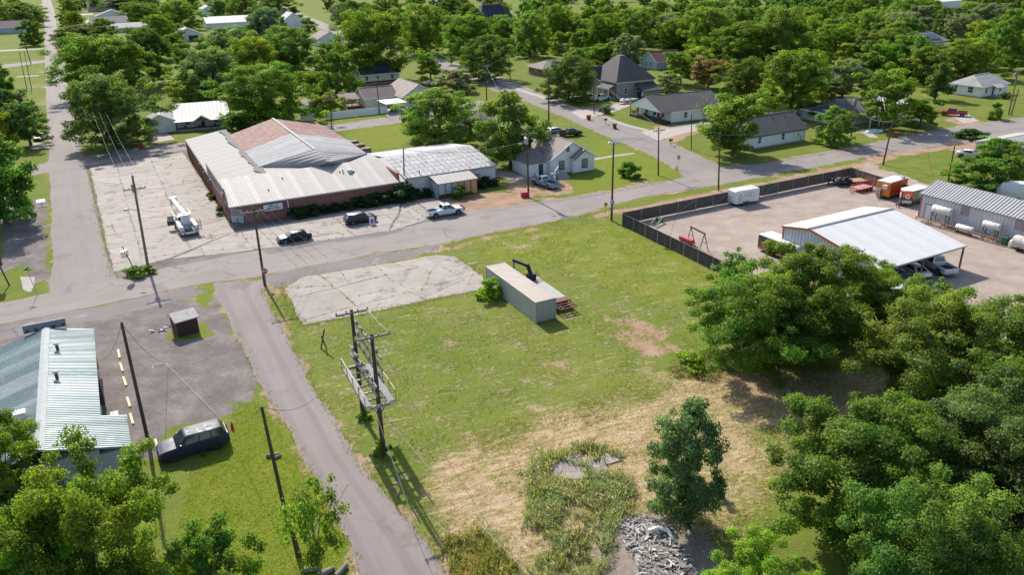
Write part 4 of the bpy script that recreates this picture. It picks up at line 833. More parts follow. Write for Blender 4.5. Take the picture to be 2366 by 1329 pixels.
# small white house on the bright lawn
r = thing('white_house', 'small white house with grey roof and two front gables on the bright lawn', 'house', W(1321, 398), Y)
walls(r, 9.4, 11, 2.75, 5.6, 'y', M_WHITE, -4.4, .5); gable_roof(r, 9.4, 11, 2.75, 5.6, 'y', S_TAN, .35, x0=-4.4, y0=.5)
walls(r, 4.7, 1.2, 2.7, 4.15, 'y', M_WHITE, 0, -.5); gable_roof(r, 4.7, 1.3, 2.7, 4.15, 'y', S_TAN, .3, x0=0, y0=-.55)
MB().box(-8.6, 1.2, 0, -4.42, 7.2, 2.5).obj('wing_wall', M_WHITE, r)
mb = MB(); mb.slab([(-8.9, .9, 2.5), (-4.3, .9, 2.5), (-4.3, 5.2, 4.1), (-7.0, 5.2, 4.1)], .12); mb.slab([(-8.9, .9, 2.5), (-7.0, 5.2, 4.1), (-8.9, 7.5, 2.5)], .12); mb.slab([(-8.9, 7.5, 2.5), (-7, 5.2, 4.1), (-4.3, 5.2, 4.1), (-4.3, 7.5, 2.5)], .12); mb.obj('wing_roof', S_BRN, r)
MB().ext([(7.2, 2.5), (7.2, 3.4), (9.8, 4.6), (9.8, 2.5)], 'x', -6.5, -4.42).obj('dormer', M_GREYB, r)
window(r, 'S', 2.5, .75, 1.3, 1.6, 0, 0, M_TRIMD, M_PANEL, off=.5); window(r, 'S', -1.9, .75, 1.2, 1.6, 0, 0, M_TRIMD, M_PANEL, off=-.5); window(r, 'S', -.6, 4.0, .7, .9, 0, 0, M_TRIMD, M_PANEL, off=-.5)
window(r, 'W', 6.0, 3.0, .7, .9, 0, 0, M_TRIMD, off=6.5); window(r, 'W', 8, 3.0, .7, .9, 0, 0, M_TRIMD, off=6.5)
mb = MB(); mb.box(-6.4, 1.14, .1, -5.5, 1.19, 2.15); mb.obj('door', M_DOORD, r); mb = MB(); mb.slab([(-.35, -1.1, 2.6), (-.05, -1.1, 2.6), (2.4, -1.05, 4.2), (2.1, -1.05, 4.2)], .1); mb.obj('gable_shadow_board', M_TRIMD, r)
# stone house with the big dark hip roof
r = thing('stone_house', 'grey stone block house with tall dark hip roof', 'house', W(1424, 229), Y)
MB().box(0, 0, 0, 13, 14, 4.6).obj('wall', M_STONE, r); MB().box(-.12, -.12, 4.25, 13.12, 14.12, 4.62).obj('cornice', M_WHITEP, r)
mb = MB(); e = [(-.6, -.6, 4.6), (13.6, -.6, 4.6), (13.6, 14.6, 4.6), (-.6, 14.6, 4.6)]; tp = [(5.4, 6.2, 11), (7.2, 6.2, 11), (7.2, 8.2, 11), (5.4, 8.2, 11)]
for k in range(4): mb.add([e[k], e[(k+1) % 4], tp[(k+1) % 4], tp[k]], [(0, 1, 2, 3)])
mb.add(tp, [(0, 1, 2, 3)]); mb.add(e, [(3, 2, 1, 0)]); mb.obj('roof', S_CHAR, r)
mb = MB(); mb.ext([(8, 4.6), (11, 8), (14, 4.6)], 'x', -1.2, 5); mb.obj('cross_gable', S_DARK, r)
mb = MB(); mb.slab([(-2.8, .2, 3.1), (-2.8, 6, 3.1), (-.02, 6, 4.1), (-.02, .2, 4.1)][::-1], .12); mb.obj('porch_roof', S_CHAR, r); MB().box(-2.85, .15, 2.85, -2.7, 6.05, 3.05).obj('porch_beam', M_WHITEP, r); posts(r, [(-2.6, .4), (-2.6, 3.2), (-2.6, 5.8)], 2.9, M_WHITEP, .16)
MB().box(-2.8, .2, 0, -.05, 6, .5).obj('porch_floor', M_CONC, r)
for k in range(4): MB().box(-3.2-.35*k, 2.2, 0, -2.85-.35*k, 4.4, .45-.1*k).obj('step', M_WOOD, r)
window(r, 'S', 3.2, 1.2, 1.3, 1.7, 13, 14); window(r, 'W', 2, 1.1, 1.1, 1.7, 13, 14); window(r, 'W', 4.4, 1.1, 1.1, 1.7, 13, 14, M_WHITEP)
MB().ext([(0, .0), (0, 2.0), (4.5, 3.9), (4.5, 0)], 'x', 7.5, 12.4).v; mb = MB(); mb.box(6.4, -4.2, 0, 12.6, -.02, 2.1); mb.obj('addition', M_STONE, r); mb = MB(); mb.slab([(6.1, -4.6, 2.2), (12.9, -4.6, 2.2), (12.9, -.03, 3.9), (6.1, -.03, 3.9)], .14); mb.obj('addition_roof', S_DARK, r)
mb = MB(); mb.box(6.36, -3.6, .1, 6.395, -1.2, 1.9); mb.obj('garage_opening', M_DOORD, r)
mb = MB(); mb.tube([(5.6, -4.9, .1), (5.6, -4.9, 1.2)], .04, 6); ds = thing('satellite_dish', 'white satellite dish at the corner of the stone house', 'satellite dish', r.matrix_basis @ Vector((0, 0, 0)), Y); mb.obj('mast', M_TRIMG, ds)
mb = MB(); mb.loft([[(5.6+rr*math.cos(a)*.8-.25+dd*.3, -4.9+rr*math.cos(a)*.5-dd*.2, 1.5+rr*math.sin(a)) for a in np.linspace(0, 6.283, 13)[:-1]] for rr, dd in ((.15, .2), (.45, .1), (.62, -.05))]); mb.obj('dish', M_WHITEP, ds)
# white house with the long black porch
r = house('porch_house', 'long white house with charcoal roof and black front porch', (1550, 285), rad(25), 16, 13.5, 2.8, 5.6, 'x', M_WHITE, S_DARK, [('S', 4.2, .9, 1.1, 1.5), ('S', 12, .9, 1.1, 1.5), ('W', 3.2, .95, 1.1, 1.5), ('W', 6.5, .95, 1.1, 1.5), ('W', 10, .95, 1.1, 1.5)], [('W', 5, .3, .95, 2.05)], .45)
mb = MB(); mb.ext([(-.4, 2.72), (6.75, 5.68), (13.9, 2.72)], 'x', -2.9, -.44); mb.obj('porch_gable', M_WHITEP, r)
mb = MB(); mb.slab([(-3.2, -.5, 2.76), (-.4, -.5, 2.76), (-.4, 6.75, 5.83), (-3.2, 6.75, 5.83)], .1); mb.slab([(-.4, 14, 2.76), (-3.2, 14, 2.76), (-3.2, 6.75, 5.83), (-.4, 6.75, 5.83)], .1)
for g in range(len(mb.v)): mb.v[g] = (mb.v[g][0], mb.v[g][1], mb.v[g][2]+.06)
mb.obj('porch_roof', S_DARK, r)
MB().box(-2.8, 0, .1, -.07, 13.5, .5).obj('porch_floor', M_BLK, r); posts(r, [(-2.65, y) for y in (.15, 3.4, 6.7, 10, 13.3)], 2.7, M_BLK, .16)
for k in range(4):
    for z in (.85, 1.3): MB().box(-2.68, .25+3.3*k, z, -2.62, 3.3+3.3*k, z+.07).obj('rail', M_BLK, r)
    for j in range(6): MB().box(-2.67, .6+3.3*k+j*.45, .52, -2.63, .64+3.3*k+j*.45, 1.3).obj('baluster', M_BLK, r)
for y in (2.3, 8.3): MB().bev(-1.8, y, .5, -1.1, y+.7, 1.3, .06).obj('porch_chair', M_WOODR, r)
for x, y in ((4, 8.2), (9.5, 8.4)): MB().tube([(x, y, 4.9), (x, y, 5.65)], [.16, .2], 8).obj('roof_vent', M_BLK, r)
# white gable house right of the leafy tree
r = house('white_gable_house', 'white house with dark grey roof beside the leafy tree', (1728, 347), Y, 16.2, 9, 2.8, 5.6, 'x', M_WHITE, S_CHAR, [('S', 3, 1.0, 1, 1.4), ('S', 9.6, 1.0, 1, 1.4), ('S', 14, 1.2, .6, .8)], trim=M_TRIMD)
for x in (9.5, 13): MB().tube([(x, 3.2, 4.6), (x, 3.2, 5.2)], .12, 8).obj('roof_vent', M_BLK, r)
r = thing('chain_link_gate', 'low chain-link fence and gate beside the white gable house', 'fence', W(1848, 328), Y)
posts(r, [(0, 0), (3, 0), (6, 0), (0, 6)], 1.2, M_TRIMG, .06); 
for a, b in (((0, 0), (6, 0)), ((0, 0), (0, 6))): MB().tube([(a[0], a[1], 1.18), (b[0], b[1], 1.18)], .03, 5).obj('top_rail', M_TRIMG, r)
# dark shingle house with carport and pool
r = house('shingle_house', 'low house with dark grey hip roof behind the round bushy tree', (1950, 294), Y, 13, 14, 2.6, 4.9, 'x', M_GREYB, S_CHAR, [('S', 3, .9, 1.2, 1.2)], hip=4, o=.6)
mb = MB(); mb.slab([(4, -3.6, 2.4), (13.6, -3.6, 2.4), (13.6, -.3, 2.9), (4, -.3, 2.9)], .14); mb.obj('porch_roof', S_CHAR, r); posts(r, [(4.3, -3.4), (7.4, -3.4), (10.4, -3.4), (13.3, -3.4)], 2.35, M_WHITEP, .16); MB().box(3.9, -3.7, 2.2, 13.7, -3.55, 2.4).obj('porch_beam', M_WHITEP, r)
r = house('white_tin_house', 'white house with bright metal roof behind the feathery tree', (2075, 290), Y, 9, 10, 2.7, 5, 'y', M_WHITE, M_TINL, [('S', 3, 1, 1, 1.3)], tin=10)
r = house('pale_grey_house', 'pale grey house with light roof on the right lawn', (2264, 226), Y, 12, 9, 3.0, 5.3, 'x', M_WHITE, S_LIGHT, [('W', 3, 1, 1.6, 1.7), ('W', 7.2, 1, 1, 1.6), ('S', 2.2, 1, 1.1, 1.6), ('S', 8.5, 1, 1.1, 1.6)], [('S', 5.3, .3, .95, 2.05)], hip=2.5, trim=M_WHITEP)
mb = MB(); mb.slab([(3.6, -2.2, 2.6), (7.6, -2.2, 2.6), (7.6, -.3, 3.2), (3.6, -.3, 3.2)], .12); mb.obj('porch_roof', S_LIGHT, r); posts(r, [(3.8, -2), (7.4, -2)], 2.55, M_WHITEP, .14); MB().box(3.7, -2.1, 0, 7.5, -.08, .3).obj('porch_floor', M_CONC, r)
# red roofed grey house, two gables
r = house('red_roof_house', 'blue-grey cottage with dark red roof and two gables', (1516, 162), Y, 12, 9, 3.0, 6.0, 'x', M_BLUEG, S_RED, [('W', 3.2, .9, 1.2, 1.7), ('W', 5.8, .9, 1.2, 1.7)])
walls(r, 5, 4, 2.9, 5, 'y', M_BLUEG, 6.5, -4.02); gable_roof(r, 5, 7.5, 2.9, 5, 'y', S_RED, .35, x0=6.5, y0=-4); window(r, 'S', 8.1, 1, 1.1, 1.6, 0, 0, off=4.02); window(r, 'S', 9.9, 1, 1.1, 1.6, 0, 0, off=4.02)
r = house('ranch_house', 'low brown brick ranch house with wide grey-brown roof', (1255, 177), Y, 18, 10, 2.9, 4.7, 'x', M_BRICKB, S_BROWN, [('W', 5, 1.5, 1.5, .6), ('S', 6, 1, 1.5, 1.2)], hip=4.5, o=.9)
r = house('yellow_house', 'yellow house with brick base and dark roof under the tall big tree', (838, 196), Y, 13, 12, 3.4, 6.6, 'x', M_CREAM, S_NAVY, [('S', 1.6, 1.2, 1.1, 1.5), ('S', 5.4, 1.5, 1.0, 1.1), ('S', 10.5, 1.2, 1.1, 1.5)], o=.6)
MB().box(-.1, -.1, .285, 13.1, 12.1, .95).obj('brick_base', M_WOODR, r)
# mauve roofed house with carport, deck and white fence
r = thing('mauve_roof_house', 'cream house with mauve roof and front gable beside the white carport', 'house', W(932, 249), Y)
walls(r, 9.6, 14, 3.1, 6, 'y', M_YELB, 0, 0); gable_roof(r, 9.6, 14, 3.1, 6, 'y', S_TAN, .6); walls(r, 9, 8, 2.8, 5, 'x', M_YELB, -9.02, 5); gable_roof(r, 9, 8, 2.8, 5, 'x', S_BRN, .5, x0=-9, y0=5)
mb = MB(); mb.slab([(-15, 7.5, 2.5), (-9.6, 7.5, 2.5), (-9.6, 12, 3.6), (-15, 12, 3.6)], .12); mb.obj('deck_roof', S_BRN, r); posts(r, [(-14.8, 7.7), (-12, 7.7), (-9.8, 7.7)], 2.4, M_WOODR, .14)
MB().box(-15, 7.4, .0, -9.2, 12, .5).obj('deck', M_WOODR, r)
for k in range(7): MB().box(-14.8+.8*k, 7.42, .5, -14.72+.8*k, 7.5, 1.4).obj('baluster', M_WOODR, r)
MB().box(-14.9, 7.4, 1.4, -9.2, 7.52, 1.48).obj('rail', M_WOODR, r)
window(r, 'S', 2.4, 1, 1.1, 1.5, 0, 0, M_TRIMG); window(r, 'S', 3.7, 1, 1.1, 1.5, 0, 0, M_TRIMG); mb = MB(); mb.slab([(4.9, -.9, 2.2), (6.6, -.9, 2.2), (6.6, -.02, 2.7), (4.9, -.02, 2.7)], .1); mb.obj('awning', M_TRIMD, r); window(r, 'S', 7.6, 2.5, .9, .9, 0, 0, M_TRIMD)
r = thing('carport', 'white flat metal carport in front of the mauve roofed house', 'carport', W(894, 263), Y)
mb = MB(); mb.slab([(-.2, -.2, 2.55), (5.9, -.2, 2.55), (5.9, 7, 2.65), (-.2, 7, 2.65)], .16); cr = mb.obj('roof', M_TINW, r); panels(cr, [(-.2, -.2, 2.56), (5.9, -.2, 2.56), (5.9, 7, 2.66), (-.2, 7, 2.66)], 6, M_TINW, .03); posts(r, [(0, 0), (5.7, 0), (0, 6.6), (5.7, 6.6)], 2.4, M_WHITEP, .12)
r = thing('board_fence', 'long white board fence along the back street', 'fence', W(753, 276), rad(27.6))
for k in range(22): MB().box(k*.76, -.02, .08, k*.76+.75, .02, 1.78).obj('board', M_WHITEP, r)
posts(r, [(k*2.28, .08) for k in range(8)], 1.8, M_WHITEP, .1)
r = thing('board_fence', 'short white board fence left of the long one', 'fence', W(695, 280), rad(27.6))
for k in range(5): MB().box(k*.76, -.02, .08, k*.76+.75, .02, 1.7).obj('board', M_WHITEP, r)
r = thing('picket_fence', 'brown wooden fence panel beside the short white fence', 'fence', W(660, 268), rad(-50))
for k in range(10): MB().box(k*.5, -.02, .05, k*.5+.46, .02, 1.7).obj('board', M_WOOD, r)
house('garden_shed', 'small white garden shed beside the egg-shaped tree', (714, 261), rad(35), 4.7, 5, 2.3, 3.4, 'y', M_WHITE, S_BROWN, [('S', 2.4, .9, .9, 1)], cat='shed')
# white house with the bright metal roof, and its garage
r = thing('tin_roof_house', 'white house with bright metal roof and timber porch gable', 'house', W(410, 305), rad(20))
MB().box(0, 3.2, 0, 12, 13, 2.9).obj('wall', M_WHITE, r); mb = MB(); mb.slab([(-.5, 2.4, 2.9), (12.5, 2.4, 2.9), (12.5, 9.6, 5.3), (-.5, 9.6, 5.3)], .12); mb.slab([(12.5, 14, 2.9), (-.5, 14, 2.9), (-.5, 9.6, 5.3), (12.5, 9.6, 5.3)], .12); rf = mb.obj('roof', M_TINL, r)
panels(rf, [(-.5, 2.4, 2.92), (12.5, 2.4, 2.92), (12.5, 9.6, 5.32), (-.5, 9.6, 5.32)], 14, M_TINL, .04)
for x in (0, 12): MB().ext([(3.2, 2.8), (9.6, 5.15), (13, 2.8)], 'x', x-.02, x+.02).obj('gable', M_WHITE, r)
mb = MB(); mb.slab([(-.4, -.3, 2.35), (12.4, -.3, 2.35), (12.4, 2.6, 2.95), (-.4, 2.6, 2.95)], .1); p2 = mb.obj('porch_roof', M_TINW, r); panels(p2, [(-.4, -.3, 2.36), (12.4, -.3, 2.36), (12.4, 2.6, 2.96), (-.4, 2.6, 2.96)], 14, M_TINW, .03)
gable_roof(r, 3.6, 3.2, 2.45, 3.6, 'y', M_TINW, .2, x0=4.2, y0=-.5); mb = MB(); mb.bar((4.2, -.66, 2.5), (6, -.66, 3.55), .1, .16); mb.bar((7.8, -.66, 2.5), (6, -.66, 3.55), .1, .16); mb.bar((4.2, -.66, 2.5), (7.8, -.66, 2.5), .1, .16); mb.bar((6, -.66, 2.5), (6, -.66, 3.5), .1, .1); mb.obj('truss', M_TRIMB, r)
posts(r, [(.1, -.1), (4.2, -.4), (7.8, -.4), (12, -.1)], 2.4, M_TRIMB, .14)
MB().box(0, -.2, 0, 12, 3.18, .35).obj('porch_floor', M_WOODR, r); mb = MB(); mb.box(0, -.3, 0, 12, -.21, .6); mb.obj('skirt', M_STONE, r)
window(r, 'S', 2.5, 1, 1.2, 1.2, 0, 0, off=-3.2); window(r, 'S', 9.3, 1, 1.2, 1.2, 0, 0, off=-3.2); mb = MB(); mb.box(5.6, 3.14, .36, 6.5, 3.19, 2.35); mb.obj('door', M_DOORD, r)
for x in (1.6, 4.9, 8.4): MB().bev(x, .8, .36, x+.6, 1.4, 1.2, .06).obj('porch_chair', M_TRIMD, r)
r = thing('garage', 'small white garage with blue-white gable roof', 'garage', W(340, 309), rad(20))
walls(r, 6.6, 8, 2.7, 4.2, 'y', M_WHITE); gable_roof(r, 6.6, 8, 2.7, 4.2, 'y', M_TINL, .3, tin=8); mb = MB(); mb.box(.9, -.05, .05, 4.3, -.004, 2.2); gd = mb.obj('garage_door', M_WHITEP, r)
for k in range(4): MB().box(.92, -.07, .1+.53*k, 4.28, -.052, .58+.53*k).obj('door_panel', M_WHITEP, gd)
# house hidden between the trees behind the white shed
r = house('lean_to_house', 'mauve roofed house with tin porch half hidden behind the shed', (1090, 318), Y, 6.5, 9, 2.7, 4.9, 'x', M_GREYB, S_BRN, [('S', 3, 1, 1, 1.2)])
mb = MB(); mb.slab([(-.4, -3, 2.2), (6.9, -3, 2.2), (6.9, -.4, 2.6), (-.4, -.4, 2.6)], .08); p2 = mb.obj('porch_roof', M_GALV, r); panels(p2, [(-.4, -3, 2.21), (6.9, -3, 2.21), (6.9, -.4, 2.61), (-.4, -.4, 2.61)], 8, M_GALV, .03); posts(r, [(0, -2.8), (3.4, -2.8), (6.6, -2.8)], 2.1, M_WHITEP, .1)
# far houses
for nm, lb, px, w, d, ze, zr, ax, wm, rm, kw in [
 ('far_house', 'far white house with pale grey roof right of the side street', (212,64), 24, 16, 3.2, 7, 'x', M_WHITE, S_GREY, dict(win=[('S', 6, 1, 2, 1.6), ('S', 16, 1, 2, 1.6)])),
 ('far_house', 'far white house with grey gable behind another by the side street', (222,48), 26, 16, 3.4, 8, 'y', M_WHITE, S_GREY, dict(win=[('S', 8, 1, 2, 2), ('S', 18, 1, 2, 2)])),
 ('far_house', 'far mauve roofed house at the top by the side street', (205,27), 28, 20, 4, 10, 'x', M_GREYB, S_BRN, dict(win=[('S', 8, 1, 2, 2)])),
 ('far_shed', 'far bright white flat roof beside the mauve roofed house', (222,20), 22, 18, 4, 5, 'x', M_WHITE, M_TINW, {}),
 ('far_garage', 'pale far garage with dark doorway and low gable', (402,97), 16, 16, 3.4, 7, 'y', M_WHITE, S_LIGHT, dict(win=[('S', 4.6, 1, 2.2, 2, )], doors=[('S', 10.5, .1, 5, 3)])),
 ('far_house', 'far house with long pale grey roof between trees', (262,76), 30, 18, 3, 5.5, 'x', M_GREYB, S_LIGHT, {}),
 ('far_house', 'far house with long bright white metal roof', (480,66), 34, 20, 3.4, 7, 'x', M_WHITE, M_TINL, dict(tin=12)),
 ('far_house', 'far white house behind thin tree at the top edge', (470,34), 30, 22, 5, 11, 'y', M_WHITE, S_LIGHT, dict(win=[('S', 8, 1, 2, 2)])),
 ('far_house', 'far house with steep white metal roof left of the slanting street', (648,68), 18, 16, 3.5, 10, 'y', M_WHITE, M_TINL, dict(tin=8)),
 ('far_house', 'grey-brown roofed house below the far end of the slanting street', (733,107), 14, 14, 3.2, 6.6, 'y', M_WHITE, S_BRN, dict(win=[('S', 7, 1, 1.6, 1.6)])),
 ('navy_roof_house', 'big house with steep navy roof and copper ridge', (1112,74), 26, 24, 4, 14, 'x', M_WHITE, S_NAVY, dict(hip=7)),
 ('far_shed', 'small weathered far shed behind the ranch house', (1300,120), 9, 8, 2.8, 4.5, 'y', M_GREYB, S_BROWN, {}),
 ('solar_house', 'far house with solar panels on a grey roof', (2135,114), 15, 12, 3, 6, 'x', M_GREYB, S_GREY, dict(hip=4)),
 ('far_shed', 'far white flat shed at the top right', (2153,22), 32, 22, 5, 6.5, 'x', M_WHITE, M_TINW, dict(tin=10)),
 ('far_shed', 'far rusty roofed shed at the top right edge', (2080,10), 40, 24, 6, 10, 'y', M_WHITE, S_RED, {}),
 ('far_house', 'far white house partly behind dark tree at upper right', (2118,66), 14, 12, 3, 6, 'x', M_WHITE, S_GREY, {}),
 ('far_house', 'mauve roofed house at the upper left corner', (-12,40), 22, 16, 4, 8, 'x', M_BLUEG, S_BRN, {}),
 ('far_house', 'bluish house with grey roof on the left edge', (-20,80), 22, 14, 4, 8, 'x', M_BLUEG, S_BRN, {}),
 ('hidden_house', 'white house peeking through grey-green trees at right', (1968,185), 8, 8, 3, 5, 'x', M_BLUEG, S_GREY, {}),
 ('far_house', 'white roof among the trees at the top centre right', (1870,12), 30, 24, 6, 9, 'x', M_WHITE, M_TINW, {}),
 ('far_house', 'pale roof among trees right of the slanting street', (1015,14), 26, 18, 4, 8, 'x', M_WHITE, S_LIGHT, {}),
]:
    r = house(nm, lb, px, Y, w, d, ze, zr, ax, wm, rm, group='far houses among the trees' if nm.startswith('far') else None, **kw)
    if nm == 'navy_roof_house':
        MB().bar((7, 12, 14.3), (19, 12, 14.3), .5, .6).obj('copper_ridge', M_ORANGE, r)
        for x in (8, 18): MB().box(x, 11, 13.5, x+1.4, 12.6, 16.5).obj('chimney', M_BRICKB, r)
    if nm == 'solar_house':
        for k in range(4): mb = MB(); x = 4+k*1.8; mb.slab([(x, .6, 3.55), (x+1.6, .6, 3.55), (x+1.6, 4.4, 5.35), (x, 4.4, 5.35)], .06); mb.v = [(a, b, c+.25) for a, b, c in mb.v]; mb.obj('solar_panel', glassy('solar', (.03, .04, .09)), r)

# ------------------------------------------------------------------ white roofed shop with carport
r = thing('metal_shop', 'white metal carport building with orange trim in the fenced yard', 'carport', W(1809, 541), Y)
M_RIBW = siding('ribbed_white', (.50, .55, .60), .3, True, rough=.4, metal=.1, relief=.9)
Mw = MB(); Mw.ext([(-19.2, 0), (-19.2, 3.1), (-10.2, 4.85), (-6.1, 4.05), (-6.1, 0)], 'x', -6.85, -6.75); wl = Mw.obj('wall', M_RIBW, r)
for k in range(26): y = -19+k*.5; z = (4.05+(-6.1-y)*.195) if y > -10.2 else 4.85-(-10.2-y)*.195; MB().box(-6.91, y, .1, -6.855, y+.07, min(z, 4.85)-.15).obj('rib', M_RIBW, wl)
MB().box(-6.8, -6.15, 0, 8.2, -6.05, 4.0).obj('back_wall', M_RIBW, r); MB().box(8.1, -14, 0, 8.2, -6.2, 3.9).obj('side_wall', M_RIBW, r)
mb = MB(); ea, eb, ra, rb, ca, cb = (-7.1, -5.9, 4.15), (8.6, -5.9, 4.15), (-7.1, -10.2, 5.0), (8.6, -10.2, 5.0), (-7.1, -20.8, 3.05), (8.6, -20.8, 3.05)
mb.slab([eb, ea, ra, rb], .1); mb.slab([ca, cb, rb, ra], .1); rf = mb.obj('roof', M_TINW, r)
U_ = lambda p: (p[0], p[1], p[2]+.012)
panels(rf, [U_(eb), U_(ea), U_(ra), U_(rb)], 16, M_TINW, .03, 2); panels(rf, [U_(ca), U_(cb), U_(rb), U_(ra)], 16, [M_TINW, mat('white_tin_b', (.53, .53, .528), .65, 0, var=.06, scale=.7), mat('white_tin_c', (.545, .545, .54), .65, 0, var=.05)], .03, 2)
MB().bar((-7.1, -10.2, 5.07), (8.6, -10.2, 5.07), .4, .05).obj('ridge_cap', M_GALV, rf)
mb = MB(); dn = lambda p: (p[0]-.02, p[1], p[2]-.1)
mb.bar(dn(ea), dn(ra), .07, .26); mb.bar(dn(ra), dn(ca), .07, .26); mb.obj('rake_trim', M_ORANGE, rf); mb = MB(); mb.bar((8.62, -5.9, 4.08), (8.62, -10.2, 4.95), .06, .2); mb.bar((8.62, -10.2, 4.95), (8.62, -20.8, 2.98), .06, .2); mb.obj('rake_trim', M_ORANGE, rf)
MB().box(-6.98, -6.12, 0, -6.87, -5.98, 4.1).obj('corner_trim', M_ORANGE, r)
posts(r, [(8.4, -20.6), (.7, -20.6), (-6.9, -20.6), (8.4, -14.2)], 2.98, mat('rust_post', (.27, .12, .075), .7), .18)
MB().bar((-7, -20.6, 2.86), (8.5, -20.6, 2.86), .1, .22).obj('beam', M_TRIMG, r)
# long metal shop at the right edge
r = thing('long_metal_building', 'long grey-white ribbed metal building at the right edge', 'building', W(2122, 502), rad(-62))
L_ = 26; M_RIBG = siding('ribbed_grey', (.52, .535, .56), .3, True, dirt=((.42, .43, .45), .6), rough=.45, metal=.1, relief=.9)
Mw = MB(); Mw.ext([(0, 0), (0, 3.75), (3.2, 5.1), (6.4, 3.75), (6.4, 0)], 'x', 0, L_); wl = Mw.obj('wall', M_RIBG, r)
for k in range(52):
    if k*.5 > .2: MB().box(k*.5, -.05, .12, k*.5+.06, -.004, 3.6).obj('rib', M_RIBG, wl)
mb = MB(); e0, e1, g0, g1, h0, h1 = (-.3, -.35, 3.65), (L_, -.35, 3.65), (-.3, 3.2, 5.15), (L_, 3.2, 5.15), (-.3, 6.75, 3.65), (L_, 6.75, 3.65)
mb.slab([e0, e1, g1, g0], .08); mb.slab([h1, h0, g0, g1], .08); rf = mb.obj('roof', M_GALV, r)
M_RB2 = [mat('grey_sheet_%d' % k, c, .55, .05, var=.1, spec=.3) for k, c in enumerate([(.38, .375, .375), (.355, .35, .352)])]
panels(rf, [U_(e0), U_(e1), U_(g1), U_(g0)], 28, M_RB2, .09, 2); panels(rf, [U_(h1), U_(h0), U_(g0), U_(g1)], 28, M_RB2, .09, 2)
mb = MB(); mb.bar((-.33, -.35, 3.6), (-.33, 3.2, 5.1), .07, .22); mb.bar((-.33, 3.2, 5.1), (-.33, 6.75, 3.6), .07, .22); mb.obj('rake_trim', M_ORANGE, rf); MB().box(-.1, -.12, 0, -.003, .0, 3.6).obj('corner_trim', M_ORANGE, r)
door(r, 'S', 1.35, .05, 1.0, 2.2, M_DOORW, M_TRIMB)
for x in (6.1, 13.6, 20.8): MB().box(x, -.075, 2.1, x+1.15, -.055, 3.62).obj('skylight_panel', mat('skylight', (.30, .235, .225), .4), r)
MB().box(-.6, -1.9, 0, 16, -1.75, .12).obj('kerb', M_CONC, r)
# teal metal building at lower left
r = thing('teal_building', 'teal-white corrugated metal building with ridge vent pipes at lower left', 'building', W(300, 1040), Y)
M_TEAL = [mat('teal_tin_%d' % k, c, .42, .2, var=.14, scale=.5, spec=.4, dirt=(d, .56)) for k, (c, d) in enumerate([((.24, .31, .31), (.36, .42, .42)), ((.20, .265, .265), (.33, .39, .39)), ((.29, .355, .355), (.38, .43, .43)), ((.36, .405, .41), (.27, .335, .335))])]
M_TWALL = siding('teal_wall', (.36, .40, .42), .25, True, relief=.8)
MB().box(-8.9, -4.4, 0, -1.75, 18.0, 3.3).obj('wall', M_TWALL, r); MB().box(-1.74, -4.4, 0, .15, .1, 2.85).obj('annex_wall', M_TWALL, r)
mb = MB(); mb.slab([(-1.4, .35, 3.5), (-1.4, 18.5, 3.5), (-5.3, 18.5, 4.6), (-5.3, -4.7, 4.6), (-1.4, -4.7, 3.5)], .08); mb.slab([(-9.3, 18.5, 3.5), (-9.3, -4.7, 3.5), (-5.3, -4.7, 4.6), (-5.3, 18.5, 4.6)], .08); mb.slab([(-1.41, -4.7, 3.49), (.4, -4.7, 3.0), (.4, .35, 3.0), (-1.41, .35, 3.49)], .08); rf = mb.obj('roof', M_TEAL[0], r)
def teal(q, n, seed):
    R3 = random.Random(seed); a, b, c, d = q
    for k in range(n):
        l = lambda p, s, t: tuple(p[j]+(s[j]-p[j])*t for j in range(3)); panels(rf, [l(a, b, k/n), l(a, b, (k+1)/n), l(d, c, (k+1)/n), l(d, c, k/n)], 1, R3.choice(M_TEAL), .05, 3)
teal([(-1.4, .35, 3.51), (-1.4, 18.5, 3.51), (-5.3, 18.5, 4.61), (-5.3, .35, 4.61)], 20, 1); teal([(.4, -4.7, 3.01), (.4, .35, 3.01), (-5.3, .35, 4.61), (-5.3, -4.7, 4.61)], 6, 2); teal([(-9.3, 18.5, 3.51), (-9.3, -4.7, 3.51), (-5.3, -4.7, 4.61), (-5.3, 18.5, 4.61)], 26, 3)
mb = MB(); mb.add([(-5.65, -4.7, 4.6), (-5.3, -4.7, 4.72), (-4.95, -4.7, 4.6), (-5.65, 18.6, 4.6), (-5.3, 18.6, 4.72), (-4.95, 18.6, 4.6)], [(0, 1, 4, 3), (1, 2, 5, 4)]); mb.obj('ridge_cap', mat('ridge_grey', (.33, .35, .35), .7, spec=.2), rf)
for y in (13.2, 7.2): 
    mb = MB(); mb.tube([(-4.3, y, 4.2), (-4.3, y, 4.95)], .13, 10); v_ = mb.obj('roof_vent', M_TRIMD, rf); MB().tube([(-4.3, y, 4.95), (-4.3, y, 5.0), (-4.3, y, 5.12)], [.28, .28, .1], 10).obj('vent_cap', M_TRIMG, v_)
mb = MB(); mb.add([(-7.2, 18.7, 4.35), (-3.6, 18.7, 4.35), (-3.6, 18.9, 5.1), (-7.2, 18.9, 5.1), (-7.2, 18.95, 4.3), (-3.6, 18.95, 4.3), (-3.6, 19.05, 5.08), (-7.2, 19.05, 5.08)], [(0, 1, 2, 3), (7, 6, 5, 4), (0, 4, 5, 1), (1, 5, 6, 2), (2, 6, 7, 3), (3, 7, 4, 0)]); sb = mb.obj('sign_back', mat('sign_steel', (.14, .165, .19), .5), r)
for k in range(5): MB().box(-7.0+k*.75, 18.55, 4.45, -6.8+k*.75, 18.69, 4.7).obj('bracket', M_TRIMD, sb)
